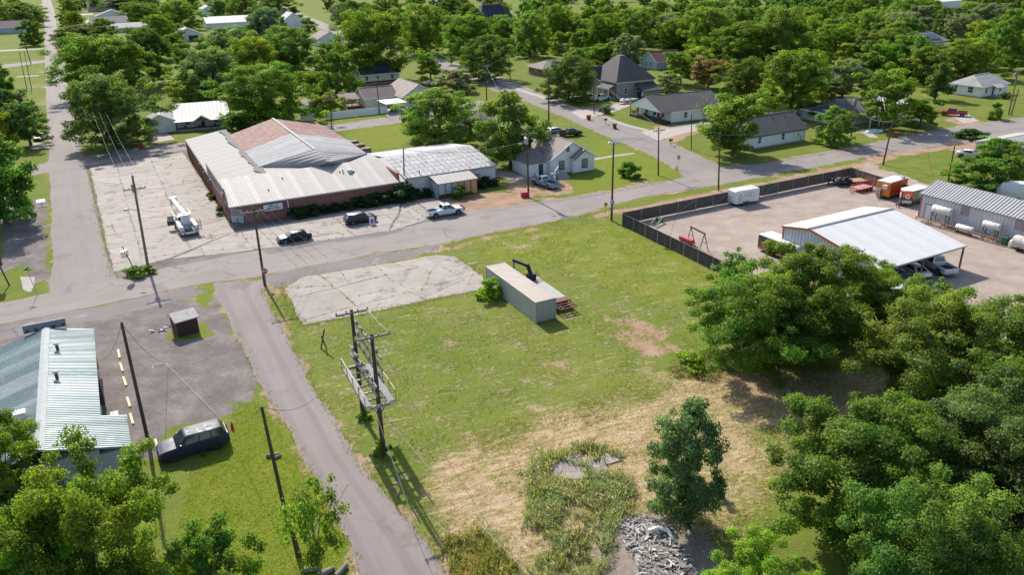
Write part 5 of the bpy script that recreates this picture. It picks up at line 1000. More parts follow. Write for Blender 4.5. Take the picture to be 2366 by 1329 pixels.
MB().box(-1.72, 8, .4, -1.4, 9, 3.2).obj('conduit', M_TRIMD, r); MB().bev(-1.1, 4.6, 0, -.4, 5.6, .9, .05).obj('air_conditioner', M_TRIMG, r); MB().box(-1.5, 1.2, .02, -.3, 2.4, .08).obj('slab', M_CONC, r)
mb = MB(); mb.tube([(-1.45, 12.5, 1.6), (-1.45, 7.8, 2.9)], .04, 6); mb.obj('mast', M_TRIMD, r); MB().box(-1.72, 14.5, 1.0, -1.6, 15.6, 2.6).obj('poster', M_ORANGE, r)
for k, (x, y) in enumerate(((-7.2, 1.2), (-7.9, -1.0))): MB().bev(x, y, 4.0, x+.9, y+.9, 4.9, .06).obj('roof_unit', M_TINW, rf)
# tan roof at the right edge
house('tan_roof_building', 'tan metal roofed building cut by the right edge', (2372, 388), Y, 12, 10, 3, 4.4, 'x', M_YELB, M_TINC, tin=10, cat='building')
# ------------------------------------------------------------------ vehicles
def paint(name, c, rough=.25, metal=.0, coat=.5):
    if name in MATS: return MATS[name]
    m, t, b = _new(name); p = pos(t); n = noise(t, p, 1.2, 5, .7); c2 = tuple(x*.82+.012 for x in c)
    t.links.new(mixc(t, sm(t, n, .45, .75), c, c2), b.inputs['Base Color']); b.inputs['Metallic'].default_value = metal
    t.links.new(ramp(t, noise(t, p, 2.5, 4), [(.3, rough*.8), (.7, rough*1.6)]), b.inputs['Roughness'])
    b.inputs['Coat Weight'].default_value = coat; b.inputs['Specular IOR Level'].default_value = .3+.2*(coat > .4); b.inputs['Coat Roughness'].default_value = .06; MATS[name] = m; return m
P_BLK = paint('paint_black', (.012, .013, .016)); P_WHT = paint('paint_white', (.62, .62, .61)); P_BLUE = paint('paint_blue', (.13, .22, .32)); P_RED = paint('paint_red', (.34, .012, .018)); P_NAVY = paint('paint_navy', (.03, .036, .07), .4, 0, .12); P_SILV = paint('paint_silver', (.38, .38, .38), .3, .5); P_LBL = paint('paint_lightblue', (.30, .42, .50)); P_DBR = paint('paint_darkbrown', (.022, .017, .015)); P_GREY = paint('paint_slate', (.07, .08, .095), .25, .3)
M_TYRE = mat('tyre', (.018, .018, .018), .85, var=.3); M_RIM = mat('rim', (.32, .32, .33), .35, .7, var=.1); M_RIMD = mat('rim_dark', (.06, .06, .065), .4, .5); M_LAMP = glassy('lamp_clear', (.55, .55, .52)); M_TAIL = glassy('lamp_red', (.30, .01, .012)); M_CAB = glassy('car_glass', (.012, .016, .02)); M_CHROME = mat('chrome', (.45, .45, .46), .25, .8, var=.05); M_PLAST = mat('black_plastic', (.02, .02, .02), .7)
def wheel(root, x, y, r, w=.24, rim=None, rr=.62):
    s = 1 if y > 0 else -1; mb = MB()
    mb.loft([[(x+rad_*math.cos(a), y+s*dy, r+rad_*math.sin(a)) for a in np.linspace(0, 2*math.pi, 19)[:-1]] for dy, rad_ in ((-w/2, r*.75), (-w/2, r*.93), (-w*.3, r), (w*.3, r), (w/2, r*.93), (w/2, r*.66))])
    t = mb.obj('wheel', M_TYRE, root, True); mb = MB(); n = 20
    ring = lambda rad_, dy: [(x+rad_*math.cos(a), y+s*(w/2+dy), r+rad_*math.sin(a)) for a in np.linspace(0, 2*math.pi, n+1)[:-1]]
    mb.loft([ring(r*rr*1.04, -.02), ring(r*rr, .012), ring(r*rr*.82, -.03), ring(r*.2, -.015), ring(r*.12, .01)]); mb.obj('rim', rim or M_RIM, t)
    for k in range(5):
        a = k*2*math.pi/5; MB().bar((x, y+s*(w/2-.0), r), (x+r*rr*.9*math.cos(a), y+s*(w/2-.005), r+r*rr*.9*math.sin(a)), .06, .03, (0, 1, 0)).obj('spoke', rim or M_RIM, t)
def ring8(x, w, zb, zt, c=.09, tuck=.06):
    return [(x, -w+tuck, zb), (x, -w, zb+.22*(zt-zb)), (x, -w, zt-c), (x, -w+c*.9, zt), (x, w-c*.9, zt), (x, w, zt-c), (x, w, zb+.22*(zt-zb)), (x, w-tuck, zb)]
def house_glass(root, xs, zs, ws, pm, panes, ext=False, sunroof=False):
    """cabin: xs=(rear belt, rear roof, front roof, front belt), zs=(belt, roof), ws=(half belt, half roof)"""
    xr, xr2, xf2, xf = xs; zb, zt = zs; wb, wt = ws; mb = MB()
    lo = [(xr, -wb, zb), (xf, -wb, zb), (xf, wb, zb), (xr, wb, zb)]; hi = [(xr2, -wt, zt-.05), (xf2, -wt, zt-.05), (xf2, wt, zt-.05), (xr2, wt, zt-.05)]; tp = [(xr2+.12, -wt+.12, zt), (xf2-.14, -wt+.12, zt), (xf2-.14, wt-.12, zt), (xr2+.12, wt-.12, zt)]
    mb.loft([lo, hi, tp]); cb = mb.obj('cabin', pm, root, True)
    def pane(q, name):
        q = [Vector(p) for p in q]; n = (q[1]-q[0]).cross(q[3]-q[0]).normalized(); c = sum(q, Vector())/4
        if n.dot(c-Vector(((xr+xf)/2, 0, (zb+zt)/2))) < 0: n = -n
        mb = MB(); mb.add([p+n*.012 for p in q], [(0, 1, 2, 3)]); mb.obj(name, M_CAB, cb)
    B = lambda a, b, c, d, s, t: Vector(a).lerp(Vector(b), s).lerp(Vector(d).lerp(Vector(c), s), t)
    pane([B(lo[1], lo[2], hi[2], hi[1], s, t) for s, t in ((.06, .06), (.94, .06), (.92, .94), (.08, .94))], 'windscreen'); pane([B(lo[3], lo[0], hi[0], hi[3], s, t) for s, t in ((.08, .15), (.92, .15), (.88, .92), (.12, .92))], 'rear_window')
    for a, b, c, d in ((lo[0], lo[1], hi[1], hi[0]), (lo[2], lo[3], hi[3], hi[2])):
        for s0, s1 in (panes if a is lo[0] else [(1-q, 1-p) for p, q in panes]): pane([B(a, b, c, d, s, t) for s, t in ((s0, .08), (s1, .08), (s1, .9), (s0, .9))], 'side_window')
    if sunroof:
        for k in range(2): x0 = xf2-.45-k*.62; MB().box(x0-.55, -wt+.22, zt+.003, x0, wt-.22, zt+.012).obj('sunroof', mat('sunroof', (.03, .04, .06), .5, spec=.2), cb)
    return cb
CARS = {  # length, width, body stations (x, z bottom, z top, half width), cabin, panes, wheels (x, radius)
 'sedan': dict(st=[(-2.4,.38,.78,.72),(-2.3,.28,.98,.86),(-1.5,.22,1.04,.92),(0,.20,.98,.93),(1.0,.20,.95,.93),(1.9,.22,.84,.90),(2.3,.26,.72,.82),(2.42,.34,.58,.66)], cab=((-1.85,-1.05,.35,1.15),(.96,1.45),(.84,.60)), panes=[(.18,.44),(.47,.78)], wh=((-1.42,.34),(1.45,.34))),
 'suv': dict(st=[(-2.4,.42,1.0,.80),(-2.32,.32,1.12,.92),(-1.4,.27,1.14,.96),(0,.27,1.10,.96),(1.1,.27,1.08,.96),(2.0,.28,.98,.93),(2.36,.32,.82,.84),(2.44,.4,.7,.7)], cab=((-2.3,-1.85,.35,1.15),(1.08,1.68),(.88,.68)), panes=[(.08,.30),(.33,.54),(.57,.84)], wh=((-1.4,.37),(1.48,.37))),
 'bigsuv': dict(st=[(-2.72,.45,1.1,.86),(-2.65,.36,1.24,.98),(-1.4,.32,1.26,1.01),(0,.32,1.24,1.01),(1.25,.32,1.2,1.01),(2.2,.34,1.1,.98),(2.62,.38,.95,.9),(2.72,.45,.8,.78)], cab=((-2.6,-2.2,.55,1.35),(1.2,1.93),(.95,.74)), panes=[(.06,.30),(.33,.56),(.59,.86)], wh=((-1.5,.41),(1.62,.41)), sun=True),
 'van': dict(st=[(-2.5,.42,1.0,.84),(-2.42,.3,1.1,.94),(-1.3,.25,1.1,.98),(0,.25,1.06,.98),(1.2,.25,1.02,.97),(2.1,.27,.9,.92),(2.5,.32,.7,.8)], cab=((-2.4,-2.15,.6,1.7),(1.02,1.76),(.92,.74)), panes=[(.06,.32),(.35,.58),(.6,.84)], wh=((-1.5,.34),(1.5,.34))),
}
def lights(root, xf, xr, w, zf, zr, s=.3, tall=.14):
    for y in (-1, 1):
        mb = MB(); mb.box(xf-.1, y*(w-s/2)-s/2, zf, xf+.012, y*(w-s/2)+s/2, zf+tall); mb.obj('headlight', M_LAMP, root)
        mb = MB(); mb.box(xr-.012, y*(w-.1)-.09, zr, xr+.1, y*(w-.1)+.09, zr+tall*1.9); mb.obj('tail_light', M_TAIL, root)
def car(name, label, px, yaw, kind, pm, rim=None, group=None, sc=1., cat='car'):
    c = CARS[kind]; r = thing(name, label, cat, W(*px), yaw, group, sc); mb = MB()
    mb.loft([ring8(x, w, zb, zt) for x, zb, zt, w in c['st']]); mb.obj('body', pm, r, True)
    house_glass(r, *c['cab'], pm, c['panes'], sunroof=c.get('sun'))
    w = max(s[3] for s in c['st']); L0, L1 = c['st'][0][0], c['st'][-1][0]
    for x, rr in c['wh']:
        for y in (-1, 1):
            mb = MB(); mb.tube([(x, y*(w-.3), rr), (x, y*(w+.008), rr)], rr+.07, 18); mb.obj('wheel_arch', M_PLAST, r); wheel(r, x, y*(w-.09), rr, .22, rim)
    lights(r, L1-.10, L0+.06, w-.13, c['st'][-2][2]-.22, c['st'][1][2]-.34)
    MB().bev(L1-.2, -.7, .3, L1+.03, .7, .52, .04).obj('front_bumper', M_PLAST, r); MB().bev(L0-.03, -.75, .38, L0+.15, .75, .6, .04).obj('rear_bumper', M_PLAST, r); MB().box(L0-.045, -.26, .62, L0-.032, .26, .76).obj('number_plate', M_WHITEP, r)
    xm = c['cab'][0][3]-.35
    for y in (-1, 1): MB().bev(xm-.1, min(y*w*.96, y*(w*.96+.2)), c['cab'][1][0]+.02, xm+.08, max(y*w*.96, y*(w*.96+.2)), c['cab'][1][0]+.2, .03).obj('mirror', pm, r)
    return r
def pickup(name, label, px, yaw, pm, crew=True, rim=None, roof=None, sc=1., load=None):
    r = thing(name, label, 'pickup', W(*px), yaw, None, sc); w = .98; xb = -.75 if crew else -.35
    mb = MB(); mb.loft([ring8(x, ww, zb, zt) for x, zb, zt, ww in ((xb,.42,1.16,w),(.4,.4,1.16,w),(1.35,.4,1.14,w),(2.3,.42,1.08,.97),(2.75,.46,.98,.93),(2.88,.5,.8,.84))]); mb.obj('body', pm, r, True)
    house_glass(r, (xb+.05, xb+.25, .75, 1.5), (1.14, 1.86), (.93, .72), roof or pm, [(.06,.42),(.46,.86)] if crew else [(.1,.8)])
    mb = MB(); x0 = -2.85
    mb.box(x0, -w+.02, .72, xb-.02, w-.02, .78); mb.box(x0, -w, .5, xb-.02, -w+.1, 1.16); mb.box(x0, w-.1, .5, xb-.02, w, 1.16); mb.box(xb-.1, -w+.1, .5, xb-.02, w-.1, 1.15)
    bd = mb.obj('bed', pm, r); MB().box(x0+.08, -w+.12, .785, xb-.12, w-.12, .80).obj('bed_liner', M_PLAST, bd); MB().bev(x0-.06, -w+.1, .56, x0-.003, w-.1, 1.15, .02).obj('tailgate', pm, bd)
    for x in (-1.85, 1.9):
        for y in (-1, 1):
            mb = MB(); mb.tube([(x, y*.6, .42), (x, y*(w+.012), .42)], .5, 18); mb.obj('wheel_arch', M_PLAST, r); wheel(r, x, y*(w-.08), .40, .25, rim)
    lights(r, 2.78, x0+.0, w-.1, .82, .75, .34, .2)
    MB().bev(2.7, -.9, .45, 2.98, .9, .72, .05).obj('front_bumper', M_CHROME, r); MB().bev(x0-.2, -.9, .45, x0+.02, .9, .62, .04).obj('rear_bumper', M_CHROME, r); MB().box(2.86, -.55, .6, 2.9, .55, .92).obj('grille', M_PLAST, r)
    for y in (-1, 1): MB().bev(1.0, min(y*.97, y*1.2), 1.2, 1.14, max(y*.97, y*1.2), 1.45, .03).obj('mirror', M_PLAST, r)
    for n_, b, m_ in (load or []): MB().bev(*b, .04).obj(n_, m_, r)
    return r
Bd = rad(28)
car('sedan', 'black sedan parked by the road in front of the brick store', (681, 556), Bd+math.pi, 'sedan', P_BLK)
car('suv', 'black SUV parked in the shade edge of the brick store', (833, 514), Bd, 'suv', P_BLK)
car('suv', 'large dark navy SUV parked on the lower left lawn edge', (450, 1040), rad(30)+math.pi, 'bigsuv', P_NAVY, M_RIMD)
pickup('pickup', 'white crew cab pickup with amber beacon beside the road', (1028, 497), Bd-.03, P_WHT, load=[('cooler', (-1.5, .1, .8, -.9, .75, 1.25), mat('cooler', (.10, .38, .55), .5)), ('beacon', (-.1, -.2, 1.87, .2, .2, 2.0), mat('beacon', (.6, .16, .02), .3)), ('tool_box', (-1.4, -.8, .8, -.95, -.1, 1.15), P_WHT), ('bull_bar', (2.99, -.8, .5, 3.1, .8, 1.05), M_PLAST)])
pickup('pickup', 'faded blue pickup with white roof beside the small white house', (1259, 430), rad(126), P_BLUE, False, roof=P_WHT)
pickup('pickup', 'dark brown pickup behind the small white house', (1316, 314), rad(22), P_DBR)
pickup('pickup', 'white pickup parked in front of the stone house', (1388, 232), rad(30), P_WHT)
car('suv', 'dark SUV partly hidden behind the white pickup at the stone house', (1360, 230), rad(60), 'suv', P_GREY)
pickup('pickup', 'bright red pickup on the right lawn drive', (2202, 267), rad(150), P_RED)
car('sedan', 'light blue car behind the mauve roofed house', (1000, 197), rad(20), 'sedan', P_LBL)
car('minivan', 'silver minivan under the white carport', (911, 254), rad(95), 'van', P_SILV)
car('sedan', 'silver car parked at the left under the dark leafy tree', (95, 322), rad(-80), 'sedan', P_SILV)
car('sedan', 'pale car on the lawn far left beside the side street', (85, 78), rad(20), 'sedan', P_SILV)
car('sedan', 'far dark car on the side street at the top', (96, 14), rad(110), 'sedan', P_GREY, sc=1.3)
car('sedan', 'silver car beside the yellowish small tree', (745, 216), rad(30), 'sedan', P_SILV)
car('sedan', 'white car parked at the far end of the grass triangle', (2240, 363), rad(-30), 'sedan', P_WHT)
car('suv', 'pale car half hidden beside the small white house', (1286, 310), rad(28), 'suv', P_SILV)
pickup('pickup', 'white pickup backed under the carport', (2158, 622), rad(100), P_WHT)
car('sedan', 'white sedan parked under the carport between the posts', (2107, 634), rad(100), 'sedan', P_WHT)
car('suv', 'slate grey car under the carport behind the trees', (2062, 648), rad(100), 'suv', P_GREY)
car('minivan', 'white van behind the tree clump near the carport', (2080, 694), rad(-10), 'van', P_WHT)
# motor boat on a trailer
r = thing('motor_boat', 'white motor boat on a trailer beside the stone house', 'boat', W(1452, 238), rad(20)); mb = MB()
mb.loft([[(x, -w, .95), (x, -w*.85, .75), (x, 0, zb), (x, w*.85, .75), (x, w, .95), (x, w*.8, zt), (x, -w*.8, zt)] for x, w, zb, zt in ((-2.9, .9, .5, 1.05), (-1.5, 1.1, .42, 1.1), (.6, 1.05, .45, 1.2), (2.0, .7, .6, 1.2), (2.9, .12, .85, 1.12))]); mb.obj('hull', P_WHT, r, True)
MB().bev(-2.2, -.7, 1.0, .2, .7, 1.14, .05).obj('cockpit', M_TRIMG, r); mb = MB(); mb.add([(.5, -.75, 1.15), (.5, .75, 1.15), (.1, .6, 1.6), (.1, -.6, 1.6)], [(0, 1, 2, 3)]); mb.obj('windshield', M_CAB, r)
MB().bev(-2.0, -.6, 1.1, -1.4, .6, 1.45, .08).obj('seat', P_WHT, r); MB().bev(-3.3, -.2, .5, -2.85, .2, 1.5, .08).obj('outboard_motor', M_PLAST, r); MB().bar((-2.4, 0, .35), (3.8, 0, .35), .12).obj('trailer_beam', M_TRIMG, r); wheel(r, -.8, -.9, .3); wheel(r, -.8, .9, .3)

# bucket truck
r = thing('bucket_truck', 'white utility bucket truck with its cab door open on the concrete lot', 'truck', W(431, 533), rad(122)); r.scale = (1.06,)*3; wt = P_WHT
MB().box(-3.2, -.5, .55, 3.2, .5, .75).obj('chassis', M_PLAST, r)
mb = MB(); mb.loft([ring8(x, w, zb, zt) for x, zb, zt, w in ((.5,.55,1.3,1.05),(1.9,.55,1.3,1.05),(2.9,.6,1.22,.98),(3.25,.65,1.0,.88))]); mb.obj('cab_body', wt, r, True); house_glass(r, (.55, .65, 1.35, 2.0), (1.28, 2.05), (1.0, .8), wt, [(.12, .85)])
for s in (-1, 1):
    MB().bev(-3.2, min(s*.7, s*1.18), .75, .35, max(s*.7, s*1.18), 1.55, .04).obj('tool_locker', wt, r)
    for k in range(3): MB().box(-2.9+k*1.1, min(s*1.18, s*1.2), .85, -1.95+k*1.1, max(s*1.18, s*1.2), 1.45).obj('locker_door', wt, r)
MB().box(-3.2, -.7, .76, .35, .7, .86).obj('deck', M_TRIMD, r); MB().bev(-3.45, -1.15, .5, -3.2, 1.15, .78, .04).obj('rear_bumper', wt, r)
for s in (-1, 1): MB().box(-3.47, s*.75-.12, .56, -3.452, s*.75+.12, .72).obj('bumper_hole', M_PLAST, r)
MB().bev(-2.6, -.2, .87, -1.4, .65, 1.25, .06).obj('winch', M_TRIMG, r)
tb = MB(); tb.bev(-1.5, -.55, .87, -.5, .55, 2.5, .05); tb_ = tb.obj('turret', wt, r); MB().bev(-1.65, -.7, 2.5, -.35, .7, 2.72, .05).obj('turret_cap', wt, tb_); MB().box(-1.53, -.35, 1.4, -1.505, .35, 2.3).obj('turret_panel', M_DOORW, tb_)
MB().bar((-.9, 0, 2.6), (5.2, .25, 3.2), .42, .5).obj('boom', wt, r); MB().bar((1.5, .1, 2.9), (5.9, .3, 3.35), .3, .34).obj('inner_boom', P_WHT, r); MB().bev(5.6, -.35, 2.6, 6.4, .65, 3.5, .06).obj('bucket', wt, r)
mb = MB()
for x in (2.6, 3.4): mb.bar((x, -1.15, 2.25), (x, 1.15, 2.25), .07)
for y in (-1.1, 1.1): mb.bar((.6, y, 2.22), (3.5, y, 2.22), .07); mb.bar((3.4, y, 1.0), (3.4, y, 2.25), .07)
mb.obj('ladder_rack', M_CHROME, r)
mb = MB(); mb.add([(1.7, 1.06, .6), (1.95, 2.05, .6), (1.95, 2.05, 1.3), (1.7, 1.06, 1.3), (1.66, 1.08, .6), (1.91, 2.07, .6), (1.91, 2.07, 1.3), (1.66, 1.08, 1.3)], [(0, 1, 2, 3), (7, 6, 5, 4), (0, 4, 5, 1), (1, 5, 6, 2), (2, 6, 7, 3), (3, 7, 4, 0)]); dd = mb.obj('open_door', M_DOORD, r)
mb = MB(); mb.add([(1.68, 1.12, 1.32), (1.92, 2.0, 1.32), (1.9, 1.9, 1.95), (1.7, 1.15, 1.95)], [(0, 1, 2, 3)]); mb.obj('door_glass', M_PANEL, dd)
for s in (-1, 1):
    mb = MB(); mb.tube([(-2.2, s*.7, .48), (-2.2, s*1.2, .48)], .55, 16); mb.obj('wheel_arch', M_PLAST, r); wheel(r, -2.2, s*1.04, .46, .34, P_WHT); wheel(r, 2.3, s*.98, .46, .28, P_WHT)
    MB().box(-3.35, s*.95-.1, .85, -3.2, s*.95+.1, 1.0).obj('tail_light', M_TAIL, r)
mb = MB()
for y in (-1.22, -1.62): mb.bar((-2.9, y, .7), (-2.9, y, 1.9), .05); mb.bar((-2.9, y, 1.9), (-2.3, y, 2.2), .05)
for k in range(4): mb.bar((-2.9, -1.62, .8+.3*k), (-2.9, -1.22, .8+.3*k), .04, .12)
mb.obj('step_ladder', M_TRIMD, r)

# ------------------------------------------------------------------ trailers in the fenced yard
def box_trailer(name, label, px, yaw, L, w, h, side, top, nose=.0, cat='trailer', z0=.45, ax=(.0, .75), fender=None):
    r = thing(name, label, cat, W(*px), yaw); mb = MB()
    if nose: mb.prism([(-L/2, -w/2), (L/2-nose, -w/2), (L/2, -.12), (L/2, .12), (L/2-nose, w/2), (-L/2, w/2)], z0, z0+h)
    else: mb.bev(-L/2, -w/2, z0, L/2, w/2, z0+h, .06)
    b = mb.obj('body', side, r); mb = MB()
    if nose: mb.prism([(-L/2-.02, -w/2-.02), (L/2-nose, -w/2-.02), (L/2+.02, -.12), (L/2+.02, .12), (L/2-nose, w/2+.02), (-L/2-.02, w/2+.02)], z0+h-.02, z0+h+.05)
    else: mb.bev(-L/2+.05, -w/2+.05, z0+h-.05, L/2-.05, w/2-.05, z0+h+.06, .05)
    mb.obj('roof', top, r); MB().box(-L/2, -w/2+.15, .3, L/2, w/2-.15, z0-.003).obj('frame', M_PLAST, r)
    mb = MB(); mb.bar((L/2-.2, -w/3, .42), (L/2+1.2, 0, .42), .1); mb.bar((L/2-.2, w/3, .42), (L/2+1.2, 0, .42), .1); mb.obj('tongue', M_PLAST, r); MB().bar((L/2+1, 0, .02), (L/2+1, 0, .7), .08).obj('jack', M_TRIMG, r)
    for x in ax:
        for s in (-1, 1): wheel(r, -x-.1, s*(w/2+.02), .35, .22)
    for s in (-1, 1): mb = MB(); x0, x1 = -max(ax)-.6, -min(ax)+.4; mb.ext([(x0, .5), (x0+.2, .85), (x1-.2, .85), (x1, .5), (x1-.12, .5), (x1-.28, .76), (x0+.28, .76), (x0+.12, .5)], 'y', s*(w/2+.005) if s > 0 else -w/2-.2, w/2+.2 if s > 0 else -w/2-.005); mb.obj('fender', fender or M_CHROME, r)
    return r
YB = rad(24)
r = box_trailer('cargo_trailer', 'white enclosed cargo trailer with faint red emblem against the fence', (1716, 470), YB, 4.6, 2.1, 2.0, P_WHT, M_TINW, ax=(.0, .72), fender=P_WHT)
MB().bar((-.9, -1.08, 2.5), (-.9, 1.08, 2.5), .1, .03).obj('roof_seam', M_TRIMG, r); MB().bev(-2.37, -.95, .5, -2.305, .95, 2.35, .02).obj('ramp_door', P_WHT, r)
M_LOGO = mat('faint_red', (.42, .22, .23), .6); M_LOGOG = mat('faint_grey', (.40, .36, .37), .6)
mb = MB(); ring_ = lambda a0, b0, d: [(-1.55+a0*math.cos(a), -1.054-d, 1.45+b0*math.sin(a)) for a in np.linspace(0, 6.283, 25)[:-1]]
mb.loft([ring_(.42, .6, .004), ring_(.34, .5, .004)], False); mb.loft([ring_(.2, .36, .004), ring_(.12, .24, .004)], False); mb.obj('emblem', M_LOGO, r)
for k in range(8): MB().box(-.85+k*.24, -1.058, 1.85, -.85+k*.24+.18, -1.052, 2.1).obj('lettering', M_LOGOG, r)
for k in range(7): MB().box(-.72+k*.22, -1.058, 1.45, -.72+k*.22+.16, -1.052, 1.68).obj('lettering', M_LOGOG, r)
MB().box(1.25, -1.06, .9, 1.3, -1.052, 2.1).obj('door_seam', M_TRIMG, r); MB().box(1.3, -1.07, 1.5, 1.6, -1.052, 1.56).obj('door_handle', M_TRIMG, r); MB().box(-2.2, -1.06, 2.2, -2.05, -1.052, 2.28).obj('marker_lamp', M_TRIMD, r)
M_ORG = paint('paint_orange', (.62, .17, .012), .45); M_RDO = paint('paint_redorange', (.64, .075, .01), .45)
r = box_trailer('food_trailer', 'orange food trailer with pale roof and gas bottles', (2056, 452), rad(34)+math.pi, 4.9, 2.4, 2.3, M_ORG, M_TINW, ax=(.4, 1.2))
MB().box(-2.4, 1.205, .75, 2.4, 1.215, 2.72).obj('side_panel', M_RDO, r); MB().bev(2.46, .1, 1.7, 2.9, .9, 2.35, .05).obj('air_conditioner', M_TINW, r)
for y in (-.65, -.25): MB().tube([(2.75, y, .5), (2.75, y, .6), (2.75, y, 1.5), (2.75, y, 1.68)], [.17, .19, .19, .08], 12).obj('gas_bottle', M_CHROME, r)
MB().bev(-1.7, .6, 2.81, -1.2, 1.1, 3.15, .06).obj('roof_fan', M_CHROME, r)
M_DKT = paint('paint_charcoal', (.03, .028, .028), .4)
r = box_trailer('team_trailer', 'black and orange trailer with white letter G and football field side', (2104, 470), rad(30)+math.pi, 5.2, 2.1, 2.0, M_DKT, M_TINW, nose=1.0, ax=(1.0, 1.75))
MB().box(-1.75, 1.052, .95, 1.1, 1.058, 2.3).obj('field_print', mat('field_green', (.03, .11, .045), .6), r)
for k in range(9): MB().box(-1.6+k*.33, 1.059, 1.0, -1.57+k*.33, 1.062, 2.25).obj('yard_line', M_WHITEP, r)
mb = MB(); mb.add([(-.35+.3*math.cos(a), 1.064, 1.65+.42*math.sin(a)) for a in np.linspace(0, 6.283, 13)[:-1]], [tuple(range(12))]); mb.obj('crest', mat('crest', (.42, .35, .32), .6), r)
MB().box(1.12, 1.052, .95, 1.3, 1.058, 2.3).obj('end_zone', M_RDO, r)
n_ = Vector((.93, 1.0, 0)).normalized(); an = math.atan2(-.93, 1.0)
for sgn in (1, -1):
    p0, p1 = Vector((1.6, 1.052*sgn, 0)), Vector((2.6, .125*sgn, 0)); d_ = (p1-p0).normalized(); nn = Vector((d_.y, -d_.x, 0)); nn = nn if nn.y*sgn > 0 else -nn
    for nm, z0, z1, m_ in (('nose_panel', 1.55, 2.4, M_RDO), ('stone_guard', .46, .95, M_CHROME)):
        a, b = p0+nn*.006, p1+nn*.006; MB().add([(a.x, a.y, z0), (b.x, b.y, z0), (b.x, b.y, z1), (a.x, a.y, z1)], [(0, 1, 2, 3)]).obj(nm, m_, r)
    c = p0.lerp(p1, .5)+nn*.02; o = text_part(r, 'G', 1.0, (c.x, c.y, 1.55), (rad(90), 0, math.atan2(nn.y, nn.x)+rad(90)), M_SIGNW, bold=.02); o.name = 'letter'
r = box_trailer('race_trailer', 'white trailer with black front panel behind the tree by the carport', (1806, 592), rad(-62), 6.5, 2.3, 1.9, P_WHT, M_TINW, ax=(.5, 1.3))
MB().box(-3.2, -1.165, .5, 3.2, -1.153, 2.3).obj('side_panel', M_DKT, r)
for k in range(14): mb = MB(); x = -3.1+k*.44; mb.add([(x, -1.17, .5), (x+.4, -1.17, .5), (x+.12, -1.17, 1.0+.35*(k % 3))], [(0, 1, 2)]); mb.obj('flame', M_RDO, r)
def flat_trailer(name, label, px, yaw, L, w, m, rails=False, decks=None):
    r = thing(name, label, 'trailer', W(*px), yaw); mb = MB(); mb.bar((-L/2, -w/2, .6), (L/2, -w/2, .6), .12, .14); mb.bar((-L/2, w/2, .6), (L/2, w/2, .6), .12, .14); mb.bar((-L/2, -w/2, .6), (-L/2, w/2, .6), .12, .14); mb.bar((L/2, -w/2, .6), (L/2, w/2, .6), .12, .14); mb.bar((L/2, -w/2, .58), (L/2+1.3, 0, .5), .1); mb.bar((L/2, w/2, .58), (L/2+1.3, 0, .5), .1); mb.obj('frame', m, r)
    n = 9
    for k in range(n): y0 = -w/2+.07+(w-.14)*k/n; MB().box(-L/2+.05, y0, .61, L/2-.05, y0+(w-.14)/n-.02, .665).obj('deck_plank', decks or M_WOOD, r)
    for x in (-.3, -1.1):
        for s in (-1, 1): wheel(r, x, s*(w/2-.05 if not rails else w/2+.12), .33, .2)
    MB().bar((L/2+1.1, 0, .02), (L/2+1.1, 0, .8), .08).obj('jack', m, r)
    if rails:
        mb = MB()
        for s in (-1, 1):
            mb.bar((-L/2, s*w/2, 1.0), (L/2, s*w/2, 1.0), .06)
            for k in range(5): x = -L/2+L*k/4; mb.bar((x, s*w/2, .6), (x, s*w/2, 1.0), .05)
        mb.obj('side_rail', m, r); mb = MB()
        for k in range(7): y = -w/2+w*k/6; mb.bar((-L/2-.05, y, .65), (-L/2-.35, y, 1.9), .05)
        for k in range(4): mb.bar((-L/2-.05-.1*k, -w/2, .65+.41*k), (-L/2-.05-.1*k, w/2, .65+.41*k), .05)
        mb.obj('ramp_gate', m, r)
    return r
P_TRED = paint('paint_trailer_red', (.42, .05, .045), .5)
flat_trailer('utility_trailer', 'small red utility trailer with mesh ramp gate', (1990, 440), rad(30)+math.pi, 3.4, 1.9, P_TRED, True, mat('pink_deck', (.42, .25, .21), .8))
r = flat_trailer('flatbed_trailer', 'black flatbed trailer loaded with machinery by the yard corner', (1966, 425), rad(12)+math.pi, 6.4, 2.2, M_PLAST)
e = thing('engine_block', 'dark blue-grey engine and machinery lying on the flatbed trailer', 'machinery', r.matrix_basis @ Vector((1.9, 0, .67)), rad(12)+math.pi)
R4 = random.Random(8); ME_ = mat('dark_machine', (.055, .065, .08), .5, .3, var=.5)
for k in range(16): x, y = R4.uniform(-1.8, 1.4), R4.uniform(-.9, .7); MB().bev(x, y, 0, x+R4.uniform(.3, .9), y+R4.uniform(.25, .6), R4.uniform(.3, .8), .05).obj('machine_part', R4.choice([ME_, M_PLAST, ME_, M_TRIMG]), e)
for k in range(6): x = R4.uniform(-1.6, 1.4); MB().tube([(x, -.8, .4), (x+.3, 0, .9), (x+.1, .8, .5)], .06, 6).obj('hose', M_PLAST, e)
# covered white trailer at the right edge
r = thing('covered_caravan', 'white tarpaulin covered caravan at the right edge', 'caravan', W(2355, 462), rad(-40)); mb = MB()
mb.loft([[(x, -w, .3), (x, -w, 1.5), (x, -w*.7, h), (x, w*.7, h), (x, w, 1.5), (x, w, .3)] for x, w, h in ((-3.2, 1.0, 2.0), (-2.6, 1.25, 2.6), (0, 1.3, 2.8), (2.6, 1.25, 2.7), (3.2, 1.0, 2.2))]); mb.obj('cover', mat('tarpaulin', (.56, .56, .55), .8, var=.14, bmp=.4), r); wheel(r, 0, -1.2, .35); wheel(r, 0, 1.2, .35)
